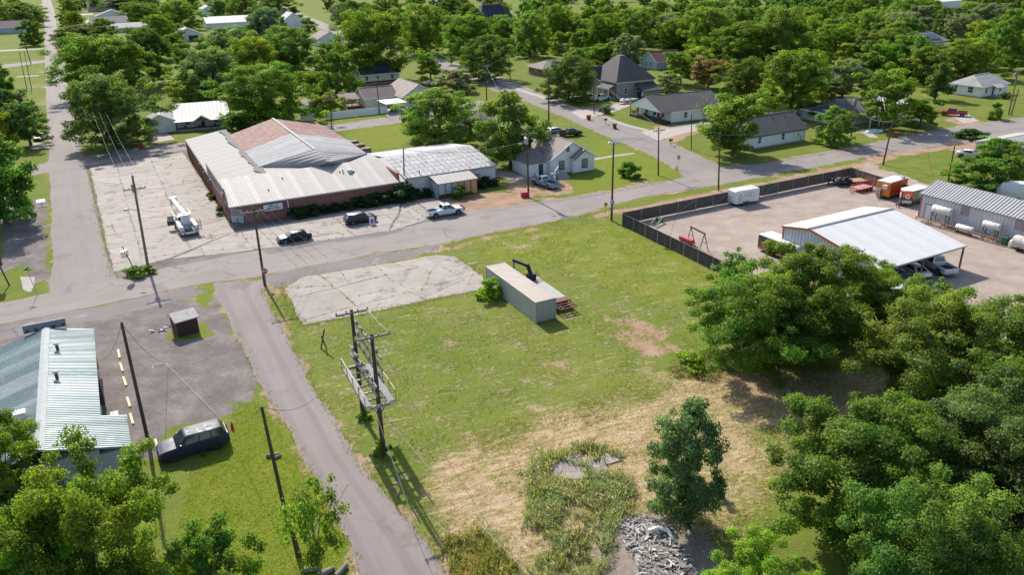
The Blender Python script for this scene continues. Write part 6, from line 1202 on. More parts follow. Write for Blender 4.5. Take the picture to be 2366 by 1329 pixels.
# ------------------------------------------------------------------ shipping container and the crane bed behind it
r = thing('shipping_container', 'long pale corrugated shipping container with rust-stained roof in the vacant lot', 'container', W(1238, 747), rad(27.1))
CL, CW, CH = 12.19, 2.44, 2.5
M_CONT = mat('container_side', (.385, .375, .35), .55, var=.1, scale=.9, dirt=((.30, .28, .26), .62), stretch=(1, 1, .25)); M_CTOP = mat('container_roof', (.43, .365, .305), .7, var=.14, scale=.5, dirt=((.34, .22, .15), .56), stretch=(1, 3, 1))
def corr(p0, p1, z0, z1, n, dep, m, name):
    """corrugated steel sheet between two ground points"""
    p0, p1 = Vector((*p0, 0)), Vector((*p1, 0)); d = (p1-p0); nn = Vector((d.y, -d.x, 0)).normalized(); pts = []
    for k in range(n):
        for f, h in ((0, 0), (.18, 1), (.5, 1), (.68, 0)): pts.append(p0+d*((k+f)/n)+nn*(h*dep))
    pts.append(p1); L = len(pts); mb = MB(); mb.add([(p.x, p.y, z0) for p in pts]+[(p.x, p.y, z1) for p in pts], [(i, i+1, L+i+1, L+i) for i in range(L-1)]); return mb.obj(name, m, r)
corr((0, CL-.08), (0, .08), .14, CH-.1, 34, .05, M_CONT, 'side_wall'); corr((CW, .08), (CW, CL-.08), .14, CH-.1, 34, .05, M_CONT, 'side_wall'); corr((.08, 0), (CW-.08, 0), .14, CH-.1, 8, .05, M_CONT, 'end_wall'); corr((CW-.08, CL), (.08, CL), .14, CH-.1, 8, .05, M_CONT, 'end_wall')
mb = MB(); L = []; n = 32
for k in range(n):
    for f, h in ((0, 0), (.3, 0), (.42, .028), (.88, .028)): L.append((.05+(CL-.1)*(k+f)/n, CH-.05+h))
L.append((CL-.05, CH-.05)); m_ = len(L); mb.add([(.06, y, z) for y, z in L]+[(CW-.06, y, z) for y, z in L], [(i, m_+i, m_+i+1, i+1) for i in range(m_-1)]); mb.obj('roof', M_CTOP, r)
mb = MB()
for x in (0, CW): mb.bar((x, 0, CH-.06), (x, CL, CH-.06), .12); mb.bar((x, 0, .1), (x, CL, .1), .12)
for y in (0, CL): mb.bar((.06, y, CH-.06), (CW-.06, y, CH-.06), .11); mb.bar((.06, y, .1), (CW-.06, y, .1), .11)
mb.obj('edge_rail', M_CTOP, r)
for x in (0, CW):
    for y in (0, CL): MB().box(x-.08, y-.08, 0, x+.08, y+.08, CH+.01).obj('corner_post', M_CONT, r)
r = thing('crane_bed', 'rusty flatbed truck body with folded black loader crane behind the container', 'truck body', W(1268, 720), rad(26)); r.location = r.matrix_basis @ Vector((1.6, 4.2, 0))
M_BEDW = mat('bed_steel', (.30, .29, .275), .7, 0, var=.16, scale=1.2, dirt=((.3, .2, .15), .6)); M_RUSTB = mat('rust_beam', (.13, .05, .038), .85, var=.35)
for k in range(6): MB().box(-1.15+k*.385, -3.2, .82, -1.15+k*.385+.37, 3.6, .9).obj('bed_plank', M_BEDW, r)
MB().box(-1.2, -4.3, .78, 1.2, -3.25, .93).obj('rear_plate', M_RUSTB, r)
mb = MB(); mb.bar((-1.15, -3.2, .72), (-1.15, 3.6, .72), .1, .2); mb.bar((1.15, -3.2, .72), (1.15, 3.6, .72), .1, .2); mb.bar((-.5, -5.9, .55), (-.5, 3.5, .55), .14, .25); mb.bar((.5, -5.9, .55), (.5, 3.5, .55), .14, .25)
for y in (-5.8, -5.2, -4.6): mb.bar((-1.1, y, .7), (1.1, y, .7), .12)
mb.bar((-1.1, -5.8, .75), (-1.1, -4.3, .75), .1); mb.bar((1.1, -5.8, .75), (1.1, -4.3, .75), .1); mb.obj('frame', M_RUSTB, r)
for x in (-1, 1):
    for y in (-3.6, 2.6): wheel(r, 0, 0, .01) if 0 else MB().tube([(x*.75, y, .42), (x*1.0, y, .42)], .42, 16).obj('wheel', M_TYRE, r)
MB().bev(-.5, 2.6, .92, .5, 3.4, 1.7, .06).obj('crane_base', M_PLAST, r); MB().bar((0, 3.0, 1.5), (-.2, 3.6, 2.7), .34, .34).obj('crane_column', M_PLAST, r); MB().bar((-.2, 3.6, 2.6), (-1.0, 5.8, 2.75), .3, .34).obj('crane_arm', M_PLAST, r); MB().bar((-1.0, 5.8, 2.75), (-1.1, 5.4, 1.3), .2, .22).obj('crane_tip', M_TRIMG, r)
for k in range(4): MB().bar((-.9, 2.6+.35*k, 1.2+.1*k), (1.1, 2.7+.3*k, 1.5), .06).obj('lever', M_PLAST, r)
r = thing('junk_board', 'small heap of boards and pipe beside the container weeds', 'debris', W(1122, 690), .3)
for k, (x, y, a) in enumerate([(0, 0, .2), (.5, .2, -.3), (-.4, -.1, .5)]): MB().bar((x-.5, y, .08+.06*k), (x+.5*math.cos(a), y+.5*math.sin(a), .1+.06*k), .3, .05).obj('board', M_WOOD, r)
MB().tube([(.4, .2, .1), (1.6, 1.0, 1.0)], .05, 6).obj('pipe', M_WHITEP, r); MB().bev(-.3, .1, .1, .3, .6, .45, .06).obj('motor', M_RUSTB, r)

# ------------------------------------------------------------------ poles
M_POLE = mat('pole_wood', (.085, .055, .04), .9, var=.35, scale=2.5, stretch=(1, 1, .3), bmp=.3); M_POLEG = mat('pole_grey', (.17, .14, .12), .9, var=.3, scale=2.5, stretch=(1, 1, .3)); M_INS = mat('insulator', (.33, .33, .345), .3); M_ARM = mat('crossarm', (.19, .175, .165), .85, var=.25)
POLE = {}
def pole(key, base, top, label, arms=(), r0=.16, m=None, lean=True, name='utility_pole', lamp=None, trans=0, yaw=None, cat='pole', guy=False):
    g = W(*base); h = height(base, top[1])
    for _ in range(4):                                 # sideways lean of the pole top
        u, v = PX((g.x, g.y, h)); dx = (top[0]-u)/ppm(*base) if lean else 0
    o = thing(name, label, cat, g, 0); dx = max(-.06*h, min(.06*h, dx)); tip = Vector((dx, 0, h)); POLE[key] = g+tip
    MB().tube([(0, 0, -.2), tip*.5, tip], [r0, r0*.86, r0*.68], 10).obj('shaft', m or M_POLE, o, True)
    yw = YG if yaw is None else yaw; ax = Vector((math.cos(yw), math.sin(yw), 0))
    for f, half in arms:
        c = tip*f-Vector((0, 0, .25)); a, b = c-ax*half, c+ax*half; off = Vector((-ax.y, ax.x, 0))*-.2
        ar = MB().bar(a+off, b+off, .11, .14).obj('crossarm', M_ARM, o)
        for t in (-.95, -.5, .5, .95):
            q = c+ax*half*t+off; MB().tube([q+Vector((0, 0, .07)), q+Vector((0, 0, .16)), q+Vector((0, 0, .26))], [.04, .075, .05], 8).obj('insulator', M_INS, ar)
        mb = MB(); mb.bar(c+off+ax*half*.5, c+off*.6-Vector((0, 0, .8)), .05); mb.bar(c+off-ax*half*.5, c+off*.6-Vector((0, 0, .8)), .05); mb.obj('brace', M_ARM, ar)
    for k in range(trans):
        a = 2.2+k*2.2; q = tip*.86+Vector((math.cos(a)*.45, math.sin(a)*.45, 0)); t_ = MB().tube([q-Vector((0, 0, .5)), q+Vector((0, 0, .45)), q+Vector((0, 0, .55))], [.27, .27, .1], 14).obj('transformer', M_INS if k else mat('transformer', (.33, .30, .29), .5, dirt=((.3, .13, .05), .5)), o)
        MB().tube([q+Vector((0, 0, .55)), q+Vector((0, 0, .85))], .05, 6).obj('bushing', M_INS, t_)
    if lamp:
        f, ln, an = lamp; c = tip*f; e = c+Vector((math.cos(an)*ln, math.sin(an)*ln, .35)); MB().tube([c, c.lerp(e, .6)+Vector((0, 0, .15)), e], .035, 6).obj('lamp_arm', M_INS, o); MB().bev(e.x-.3, e.y-.14, e.z-.1, e.x+.3, e.y+.14, e.z+.08, .04).obj('lamp_head', M_INS, o)
    return o
pole('a', (342,617), (305,405), 'tall pole with crossarms at the corner of the concrete lot', [(.88, 1.3)], .19, M_POLEG, trans=1, lamp=(.62, 1.4, 3.4))
pole('b', (612,660), (585,480), 'pole with crossarm and stop sign at the lane corner', [(.98, 1.5)], .17)
pole('c', (345,1032), (280,745), 'bare brown pole leaning beside the yellow parking stops', (), .16)
pole('d', (657,1175), (605,940), 'bare dark pole on the lawn beside the lane', (), .15)
pole('e', (1221,455), (1218,302), 'pole with two transformers beside the blue pickup', [(.98, 1.2)], .17, trans=2, lamp=(.8, 1.6, 3.9))
pole('f', (935,452), (932,342), 'bare pole at the corner of the brick store and the shed', (), .14)
o = pole('g', (1413,510), (1418,330), 'dark pole with a ring of floodlights by the fence corner', (), .17)
t_ = POLE['g']-o.location
for k in range(6): a = k*1.047; q = t_+Vector((math.cos(a)*.45, math.sin(a)*.45, .15)); MB().tube([q, q+Vector((math.cos(a)*.18, math.sin(a)*.18, -.22))], [.14, .22], 10).obj('floodlight', M_INS, o)
MB().bar(t_-Vector((.5, 0, -.1)), t_+Vector((.5, 0, .1)), .08).obj('floodlight_bracket', M_INS, o); MB().bev(-.28, -.28, 2.6, .28, -.12, 3.3, .04).obj('meter_box', M_INS, o); MB().bev(-.4, -.25, 1.7, -.1, -.1, 2.2, .03).obj('meter_box', M_INS, o)
pole('h', (1521,405), (1522,294), 'pole with white crossarm on the bright lawn corner', [(.97, 1.3)], .15)
pole('i', (1660,440), (1662,307), 'bare pole behind the white cargo trailer', (), .15)
pole('j', (1268,290), (1268,166), 'tall thick bare pole beside the slanting street', (), .2)
pole('k', (1373,263), (1372,170), 'pole at the gravel driveway by the stone house', (), .15)
pole('l', (1125,243), (1122,148), 'pole with two crossarms and streetlight at the back street corner', [(.98, 1.3), (.82, 1.3)], .17, lamp=(.6, 2.0, .3))
pole('m', (877,263), (870,186), 'bare pole behind the white carport', (), .14); pole('n', (767,298), (765,216), 'bare pole in front of the white board fence', (), .14)
pole('o', (246,342), (222,240), 'pole with two crossarms on the back street by the dark tree', [(.98, 1.2), (.8, 1.2)], .17, M_POLEG)
pole('p', (72,147), (46,70), 'leaning pole on the far left lawn', (), .2); pole('q', (62,205), (52,118), 'thin pole nearer on the left lawn', (), .12); pole('q2', (73,205), (62,118), 'second thin pole beside it on the left lawn', (), .12)
pole('r', (28,300), (12,256), 'pole at the left edge under the trees', (), .14); pole('s', (1965,326), (1980,222), 'pole with grey crossarm beside the round bushy tree', [(.98, 1.1)], .16, M_POLEG, trans=1); pole('t', (2040,381), (2064,276), 'leaning bare pole at the dirt side road', (), .16); pole('u', (2190,423), (2206,336), 'bare pole on the grass triangle', (), .14)
pole('v', (2330,265), (2354,158), 'pole with crossarm at the right edge', [(.98, 1.2)], .19, mat('pole_tan', (.23, .15, .09), .9, var=.25), trans=1); pole('w', (2336,266), (2357,205), 'shorter bare pole next to the one at the right edge', (), .14)
pole('x', (518,308), (503,258), 'thin grey post in front of the tin roofed house', (), .09, M_POLEG); pole('y', (782,93), (774,26), 'far pole with streetlight beside the slanting street', [(.97, 1.5)], .2); pole('z', (2147,76), (2153,10), 'far pole at the upper right', (), .22); pole('aa', (1180,190), (1170,120), 'dark pole beside the cedar-like tree', (), .15); pole('ab', (1043,152), (1040,100), 'pole far up the slanting street', [(.95, 1.2)], .15); pole('ac', (165,80), (160,50), 'small far pole right of the side street', (), .14); pole('ad', (1597,345), (1597,262), 'thin pole left of the leafy tree', (), .11)
# stop sign on the lane corner pole
M_STOP = mat('stop_red', (.42, .02, .025), .45, var=.06)
def octagon(root, c, rr, m, name, nrm, d=.012):
    n = Vector(nrm).normalized(); u = n.cross(Vector((0, 0, 1))).normalized(); v = u.cross(n); P = [Vector(c)+(u*math.cos(a)+v*math.sin(a))*rr for a in [math.pi/8+k*math.pi/4 for k in range(8)]]
    mb = MB(); mb.add([p+n*d for p in P]+[p-n*d for p in P], [tuple(range(8)), tuple(range(15, 7, -1))]+[(k, 8+k, 8+(k+1) % 8, (k+1) % 8) for k in range(8)]); return mb.obj(name, m, root)
def stop_sign(px, label, nrm, h=2.4, back=False, leanpole=True, ontop=0):
    o = thing('stop_sign', label, 'road sign', W(*px)); MB().tube([(0, 0, 0), (0, 0, h)], .035, 6).obj('post', M_INS, o); n = Vector(nrm).normalized(); c = Vector((0, 0, h-.35))+n*.05
    octagon(o, c, .42, M_WHITEP if not back else M_INS, 'rim', nrm, .008); f = octagon(o, c+n*.014, .385, M_STOP if not back else M_INS, 'face', nrm, .008)
    if not back: text_part(o, 'STOP', .3, c+n*.03, (rad(90), 0, math.atan2(n.y, n.x)+rad(90)), M_WHITEP, bold=.01)
    return o
stop_sign((617,664), 'red stop sign at the corner of the lane', (.35, -.94, 0), 2.5); stop_sign((1566,392), 'stop sign seen from behind at the corner of the bright lawn', (.75, .66, 0), 2.7, True)
# other signs
r = thing('street_sign', 'thin street name sign at the left corner', 'road sign', W(86, 683)); MB().tube([(0, 0, 0), (-.3, 0, 3.3)], .035, 6).obj('post', M_TRIMG, r); M_GRN = mat('sign_green', (.02, .16, .13), .5); MB().box(-.75, -.02, 3.3, .15, .02, 3.5).obj('blade', M_GRN, r); MB().box(-.32, -.45, 3.52, -.28, .45, 3.72).obj('blade', M_GRN, r)
r = thing('pole_sign', 'dark box sign on a pole at the left edge', 'sign', W(22, 660)); MB().tube([(0, 0, 0), (-.5, 0, 2.7)], .09, 8).obj('post', M_BLK, r); MB().bev(-1.3, -.25, 2.7, -.2, .25, 4.4, .04).obj('box', mat('sign_box', (.05, .03, .03), .5), r); MB().box(-1.28, -.23, 4.4, -.22, .23, 4.44).obj('top', M_WHITEP, r)
r = thing('light_box_sign', 'bright box sign on a leaning thin pole by the weedy corner', 'sign', W(318, 640)); MB().tube([(0, 0, 0), (-.55, 0, 2.3), (-1.05, 0, 4.2)], .06, 6).obj('post', M_BLK, r); MB().bev(-1.25, -.55, 2.75, -.75, .55, 3.6, .05).obj('box', mat('sign_bright', (.85, .80, .66), .25, .4), r)
r = thing('notice_board', 'white tilted board on a stand beside the side street', 'sign', W(97, 476), Y); MB().box(-.05, -.05, 0, .05, .05, .8).obj('post', M_TRIMG, r); MB().add([(-.65, -.4, .75), (.65, -.4, .75), (.65, .4, 1.1), (-.65, .4, 1.1), (-.65, -.4, .7), (.65, -.4, .7), (.65, .4, 1.05), (-.65, .4, 1.05)], [(0, 1, 2, 3), (7, 6, 5, 4), (0, 4, 5, 1), (1, 5, 6, 2), (2, 6, 7, 3), (3, 7, 4, 0)]).obj('board', M_WHITEP, r)
r = thing('warning_sign', 'yellow diamond warning sign near the floodlight pole', 'road sign', W(1399, 503)); MB().tube([(0, 0, 0), (0, 0, 2.3)], .035, 6).obj('post', M_INS, r); mb = MB(); mb.add([(0, -.06, 1.65), (.36, .0, 2.1), (0, -.06, 2.55), (-.36, -.0, 2.1)], [(0, 1, 2, 3)]); mb.obj('plate', mat('sign_yellow', (.52, .27, .015), .5), r)
r = thing('yellow_marker', 'small yellow marker at the lawn corner kerb', 'marker', W(1563, 394)); MB().tube([(0, 0, 0), (0, 0, .8)], [.14, .1], 8).obj('post', MATS['sign_yellow'], r)
r = thing('sandwich_board', 'white and purple A-frame board beside the black SUV', 'sign', W(860, 519), Y-.2)
for s in (-1, 1):
    mb = MB(); mb.add([(-.38, s*.3, .05), (.38, s*.3, .05), (.36, s*.03, 1.25), (-.36, s*.03, 1.25)], [(0, 1, 2, 3)]); p_ = mb.obj('panel', M_WHITEP, r); mb = MB(); mb.add([(-.24, s*.262, .3), (.24, s*.262, .3), (.23, s*.125, .9), (-.23, s*.125, .9)], [(0, 1, 2, 3)]); mb.obj('print', mat('print_purple', (.22, .06, .30), .6), p_)
MB().box(-.4, -.33, 0, -.36, .33, .06).obj('foot', M_WHITEP, r)

# ------------------------------------------------------------------ wires
M_WIRE = mat('wire', (.12, .115, .11), .6); M_WIREP = mat('wire_pale', (.26, .25, .24), .5)
def wire(a, b, label, sag=.6, r=.02, m=None, n=10):
    a, b = Vector(a), Vector(b); c = (a+b)/2; o = MB().tube([a.lerp(b, k/n)-Vector((0, 0, 4*sag*(k/n)*(1-k/n)))-c for k in range(n+1)], r, 4, False).obj('overhead_wire', m or M_WIRE); o.location = c
    return tag(o, label, 'wire', 'overhead wires')
P = POLE
wire(P['c']-Vector((0, 0, .1)), W(226, 833, 3.2), 'drooping wire from the brown pole to the teal building', .8, .02); wire(P['c']-Vector((0, 0, .1)), W(385, 838, .5), 'wire from the brown pole down to the gravel lot', .9, .018)
wire(W(385, 842, .06), W(490, 948, .1), 'pale cable lying across the gravel lot', -.0, .018, M_WIREP)
wire(W(490, 948, .1), P['d'], 'wire rising from the gravel lot to the pole on the lawn', 1.4, .02); wire(P['d'], W(742, 905, 5.0), 'black wire from the lawn pole across the lane to the switch rack', .9, .022)
for k, (a, b, s) in enumerate([('e', 'l', .8), ('l', 'j', .6), ('j', 'k', .5), ('m', 'n', .6), ('l', 'aa', .5), ('h', 's', .8), ('g', 'h', .7), ('v', 's', .9), ('aa', 'ab', .6), ('i', 't', .7), ('n', 'f', .5)]):
    nm = {'e': 'transformer pole', 'l': 'streetlight pole', 'j': 'thick bare pole', 'k': 'driveway pole', 'm': 'carport pole', 'n': 'board fence pole', 'aa': 'cedar tree pole', 'h': 'lawn corner pole', 's': 'bushy tree pole', 'g': 'floodlight pole', 'v': 'right edge pole', 'ab': 'far street pole', 'i': 'cargo trailer pole', 't': 'side road pole', 'f': 'store corner pole'}
    wire(P[a]-Vector((0, 0, .3)), P[b]-Vector((0, 0, .3)), 'thin wire between the %s and the %s' % (nm[a], nm[b]), s, .022)
for k in range(3): d = Vector((math.cos(YG), math.sin(YG), 0))*(-1.2+1.2*k); wire(P['o']+d-Vector((0, 0, .4)), P['a']+d-Vector((0, 0, 1.2)), ['left', 'middle', 'right'][k]+' wire of three strung from the back street pole to the concrete lot pole', 1.0, .010, M_WIRE)
wire(P['f']-Vector((0, 0, .2)), P['e']-Vector((0, 0, 1.6)), 'sagging cable over the rusty shed roof', 1.2, .035); wire(P['k']-Vector((0, 0, .5)), W(1512, 285, 6), 'service wire from the driveway pole to the porch house', .4, .025, M_WIREP)
wire(P['s']-Vector((0, 0, 2)), P['t']-Vector((0, 0, .2)), 'pale cable between the crossarm pole and the leaning pole', 1.2, .03, M_WIREP); wire(P['t']-Vector((0, 0, .2)), W(2140, 330, .4), 'pale guy wire reaching down to the right road', .2, .025, M_WIREP)
for k in range(4): d = Vector((math.cos(YG), math.sin(YG), 0))*(-1.4+.93*k); wire(P['b']+d-Vector((0, 0, .1)), W(690+22*k, 620-8*k, .3)+d*0, ['first', 'second', 'third', 'fourth'][k]+' wire descending from the stop sign pole toward the street', .15, .02, M_WIREP)

# ------------------------------------------------------------------ switch rack: two poles, arms and a platform
r = thing('switch_rack', 'two pole electrical rack with crossarms and railed platform on the vacant lot', 'electrical rack', W(863, 1007), 0)
A_, B_ = W(840, 967)-r.location, W(887, 1050)-r.location; hA, hB = height((840, 967), 716), height((887, 1050), 772); d = (B_-A_).normalized(); n_ = Vector((-d.y, d.x, 0))
for p, h in ((A_, hA), (B_, hB)): MB().tube([p-Vector((0, 0, .2)), p+Vector((0, 0, h*.5)), p+Vector((0, 0, h))], [.2, .17, .13], 12).obj('pole', M_POLE, r, True)
for p, h in ((A_, hA), (B_, hB)):
    c = p+Vector((0, 0, h-.2)); ar = MB().bar(c-n_*1.35+d*.18, c+n_*1.35+d*.18, .12, .15).obj('crossarm', M_ARM, r)
    for t in (-.95, -.35, .35, .95): q = c+n_*1.35*t+d*.18; MB().tube([q+Vector((0, 0, .07)), q+Vector((0, 0, .18)), q+Vector((0, 0, .3))], [.04, .08, .05], 8).obj('insulator', M_INS, ar)
for k, (z, s) in enumerate(((9.1, .28), (8.1, .28), (7.1, .28), (6.8, -.3), (6.0, -.3))):
    ar = MB().bar(A_-d*.9+n_*s+Vector((0, 0, z)), B_+d*1.1+n_*s+Vector((0, 0, z)), .12, .17).obj('beam', M_ARM, r)
    for j in range(5): q = (A_-d*.4).lerp(B_+d*.6, (j+.5)/5)+n_*s+Vector((0, 0, z)); MB().tube([q+Vector((0, 0, .05)), q+Vector((0, 0, .2)), q+Vector((0, 0, .35))], [.05, .1, .06], 8).obj('insulator', M_INS, ar)
zp = 4.9; M_STEELG = mat('platform_steel', (.20, .19, .18), .7, .0, spec=.2, var=.2, dirt=((.25, .19, .15), .6))
for s in (-1, 1):
    pl = MB().bar(A_-d*.4+n_*.98*s+Vector((0, 0, zp)), B_+d*.7+n_*.98*s+Vector((0, 0, zp)), .46, .05).obj('walkway', M_STEELG, r)
    a, b = A_-d*.4+n_*1.22*s+Vector((0, 0, zp)), B_+d*.7+n_*1.22*s+Vector((0, 0, zp)); MB().bar(a+Vector((0, 0, 1.1)), b+Vector((0, 0, 1.1)), .06).obj('handrail', M_TRIMG, pl)
    for j in range(5): q = a.lerp(b, j/4); MB().bar(q, q+Vector((0, 0, 1.1)), .06).obj('rail_post', M_TRIMG, pl)
    MB().bar(A_-d*.4+n_*.7*s+Vector((0, 0, zp-.1)), B_+d*.7+n_*.7*s+Vector((0, 0, zp-.1)), .12, .2).obj('side_beam', M_STEELG, r)
for j in range(7): q = (A_-d*.4).lerp(B_+d*.7, j/6)+Vector((0, 0, zp)); MB().bar(q-n_*.7, q+n_*.7, .13, .12 if 0 < j < 6 else .3).obj('cross_member', M_STEELG if j % 2 else M_TRIMG, r)
for p in (A_, B_):
    for s in (-1, 1): MB().bar(p+Vector((0, 0, zp-1.3)), p+n_*.7*s+Vector((0, 0, zp-.15)), .08).obj('brace', M_STEELG, r)
for k, s in enumerate((-.9, 0, .6)): wire(r.location+B_+n_*s+d*.5+Vector((0, 0, [7.0, 4.4, 9.6][k])), W([1010, 1235, 1160][k], [1345, 1340, 1260][k], [.4, 2, 1][k]), ['left', 'right', 'upper'][k]+' pale wire running from the switch rack to the bottom edge', .5, .022, M_WIREP)
wire(r.location+A_+n_*1.2+Vector((0, 0, hA-.1)), r.location+B_+n_*1.2+Vector((0, 0, hB)), 'short wire between the two crossarms of the switch rack', .1, .02, M_WIREP)
r = thing('crossed_posts', 'two short crossed dark posts in the grass beside the lane', 'post', W(749, 806), 0); MB().bar((-.35, 0, -.1), (.25, .1, 2.2), .14).obj('post', M_POLE, r); MB().bar((.2, .1, -.1), (-.1, -.05, 1.5), .12).obj('post', M_POLE, r)
r = thing('log', 'short grey log lying by the pole on the lawn', 'log', W(632, 1056), .2); MB().tube([(-.55, 0, .16), (.5, 0, .16)], [.17, .15], 10).obj('trunk_piece', M_BARKG, r); MB().tube([(.15, -.35, .12), (.6, -.1, .12)], [.13, .11], 10).obj('trunk_piece', M_BARKG, r)
for k, (u, v) in enumerate([(720,1322),(755,1328),(790,1325)]): r = thing('cut_log', ['cut log leaning at the foot of the crooked tree', 'middle cut log beside the crooked tree', 'split log nearest the lane by the crooked tree'][k], 'log', W(u, v), .5*k); MB().tube([(-.5, 0, .15), (.55, .1, .2)], [.2, .16], 9).obj('trunk_piece', M_BARKG, r)
r = thing('snag', 'dead broken stump beside the lawn pole', 'stump', W(690, 1285), 0); MB().tube([(0, 0, -.1), (-.1, 0, 1.2), (-.25, .1, 2.6)], [.22, .17, .1], 8).obj('trunk_piece', M_POLE, r)

# ------------------------------------------------------------------ small things on the lower left lot
M_STOPY = mat('parking_stop', (.60, .50, .27), .8, var=.12, dirt=((.40, .34, .22), .6))
for k, (a, b) in enumerate([((273,810),(277,829)),((278,841),(284,860)),((285,873),(292,893)),((294,920),(301,942)),((301,958),(308,982)),((359,1018),(365,1040))]):
    p, q = W(*a), W(*b); d = q-p; r = thing('parking_stop', ['first yellow parking stop, farthest from the lawn', 'second yellow parking stop in the row', 'third yellow parking stop in the row', 'fourth yellow parking stop in the row', 'fifth yellow parking stop, near the annex', 'yellow parking stop in front of the navy SUV'][k], 'parking stop', (p+q)/2, math.atan2(d.y, d.x), 'yellow parking stops'); L = max(d.length, 1.2)
    MB().ext([(-.12, 0), (-.09, .14), (.09, .14), (.12, 0)], 'x', -L/2, L/2).obj('block', M_STOPY, r)
for k, (u, v) in enumerate([(524,996),(537,990)]):
    r = thing('traffic_cone', ['left orange traffic cone behind the navy SUV', 'right orange traffic cone behind the navy SUV'][k], 'traffic cone', W(u, v), .3, 'pair of traffic cones'); M_CONE = mat('cone_orange', (.52, .06, .02), .6); MB().tube([(0, 0, .03), (0, 0, .72)], [.17, .03], 12).obj('cone', M_CONE, r); MB().bev(-.2, -.2, 0, .2, .2, .04, .02).obj('base', M_CONE, r)
r = thing('rust_shelter', 'dark rusty metal box with pale roof on the grass island', 'shed', W(430, 766), rad(40), None, 1.3); MB().box(-.85, -.8, 0, .85, .8, 1.35).obj('wall', mat('dark_rust', (.06, .026, .026), .8, var=.3), r); mb = MB(); mb.slab([(-1.0, -.95, 1.4), (1.0, -.95, 1.4), (1.0, .2, 1.85), (-1.0, .2, 1.85)], .08); mb.slab([(-1.0, .95, 1.45), (-1.0, .2, 1.85), (1.0, .2, 1.85), (1.0, .95, 1.45)][::-1], .08); mb.obj('roof', mat('pale_rust_roof', (.38, .34, .32), .7, var=.3, dirt=((.12, .08, .07), .58)), r)
r = thing('puddle_patch', 'flat grey patch with white rim on the gravel lot', 'manhole', W(369, 846), rad(20)); mb = MB(); el = lambda a, b, z: [(a*math.cos(t), b*math.sin(t), z) for t in np.linspace(0, 6.283, 29)[:-1]]
mb.loft([el(.62, .42, .02), el(.72, .52, .025)], False); mb.obj('rim', mat('chalk', (.36, .35, .35), .95, spec=.05), r); mb = MB(); mb.add(el(.64, .44, .03), [tuple(range(28))]); mb.obj('patch', mat('grey_patch', (.12, .12, .135), .9, spec=.05), r)
r = thing('rubbish_heap', 'charred scrap beside the dark rusty box', 'debris', W(372, 762), .2); R4 = random.Random(4)
for k in range(9): x, y = R4.uniform(-1.2, 1), R4.uniform(-.5, .5); MB().bar((x, y, .05), (x+R4.uniform(-.6, .6), y+R4.uniform(-.3, .3), R4.uniform(.1, .35)), .14, .06).obj('scrap', R4.choice([M_BLK, M_TRIMD, M_WHITEP]), r)

# ------------------------------------------------------------------ fenced yard
M_SCREEN = bpy.data.materials.new('privacy_screen'); M_SCREEN.use_nodes = True; t = M_SCREEN.node_tree; b = t.nodes['Principled BSDF']; b.inputs['Base Color'].default_value = (.035, .032, .034, 1); b.inputs['Roughness'].default_value = .9; b.inputs['Alpha'].default_value = .985
M_SCREEN2 = M_SCREEN.copy(); M_SCREEN2.node_tree.nodes['Principled BSDF'].inputs['Base Color'].default_value = (.075, .062, .06, 1)
def screen_fence(label, px, n, h, m, gates=()):
    p, q = W(*px[0]), W(*px[1]); d = q-p; L = d.length; r = thing('screen_fence', label, 'fence', p, math.atan2(d.y, d.x)); st = L/n
    for k in range(n+1): MB().tube([(k*st, 0, 0), (k*st, 0, h+.08)], .035, 6).obj('post', M_INS, r)
    for k in range(n):
        x0, x1 = k*st+.04, (k+1)*st-.04; mb = MB(); pts = [(x0, .0), (x0+st*.33, .025), (x0+st*.66, -.02), (x1, .0)]
        mb.add([(x, y, .12) for x, y in pts]+[(x, y, h) for x, y in pts], [(i, i+1, 5+i, 4+i) for i in range(3)]); mb.obj('screen_panel', m, r); MB().tube([(x0, 0, h+.02), (x1, 0, h+.02)], .022, 5, False).obj('top_rail', M_INS, r)
        if k in gates: MB().bar((x0, -.03, .2), (x1, -.03, h-.1), .04).obj('gate_brace', M_INS, r); MB().bar((x0, -.03, .1), (x1, -.03, .1), .05).obj('gate_rail', M_INS, r)
    return r
screen_fence('black screened fence facing the vacant lot', ((1437,522),(1720,664)), 9, 1.9, M_SCREEN); screen_fence('brown screened fence with gates along the main street', ((1437,520),(1964,412)), 14, 1.9, M_SCREEN2, (3, 5, 8)); screen_fence('screened fence along the dirt side road', ((1964,412),(2140,470)), 6, 1.9, M_SCREEN2)
r = thing('pipe', 'long white pipe lying along the foot of the black fence', 'pipe', (W(1513,556)+W(1601,600))/2, 0); a, b = W(1513, 556)-r.location, W(1601, 600)-r.location; MB().tube([a+Vector((0, 0, .12)), b+Vector((0, 0, .12))], .12, 10).obj('tube', M_WHITEP, r)
r = thing('gantry_hoist', 'rusty A-frame hoist gantry inside the black fence', 'hoist', W(1612, 577), 0); M_RP = mat('rust_pipe', (.15, .07, .05), .8, var=.3)
L1, L2, R1, R2_ = W(1588,556)-r.location, W(1606,568)-r.location, W(1617,574)-r.location, W(1637,582)-r.location; t1, t2 = (L1+L2)/2+Vector((0, 0, 3.2)), (R1+R2_)/2+Vector((0, 0, 3.2))
t1 = Vector((*(W(1597, 524, 3.2)-r.location)[:2], 3.2)); t2 = Vector((*(W(1628, 540, 3.2)-r.location)[:2], 3.2))
for a, t_ in ((L1, t1), (L2, t1), (R1, t2), (R2_, t2)): MB().tube([a, t_], .055, 6).obj('leg', M_RP, r)
MB().bar(t1-(t2-t1)*.05, t2+(t2-t1)*.05, .16, .22).obj('beam', M_RP, r)
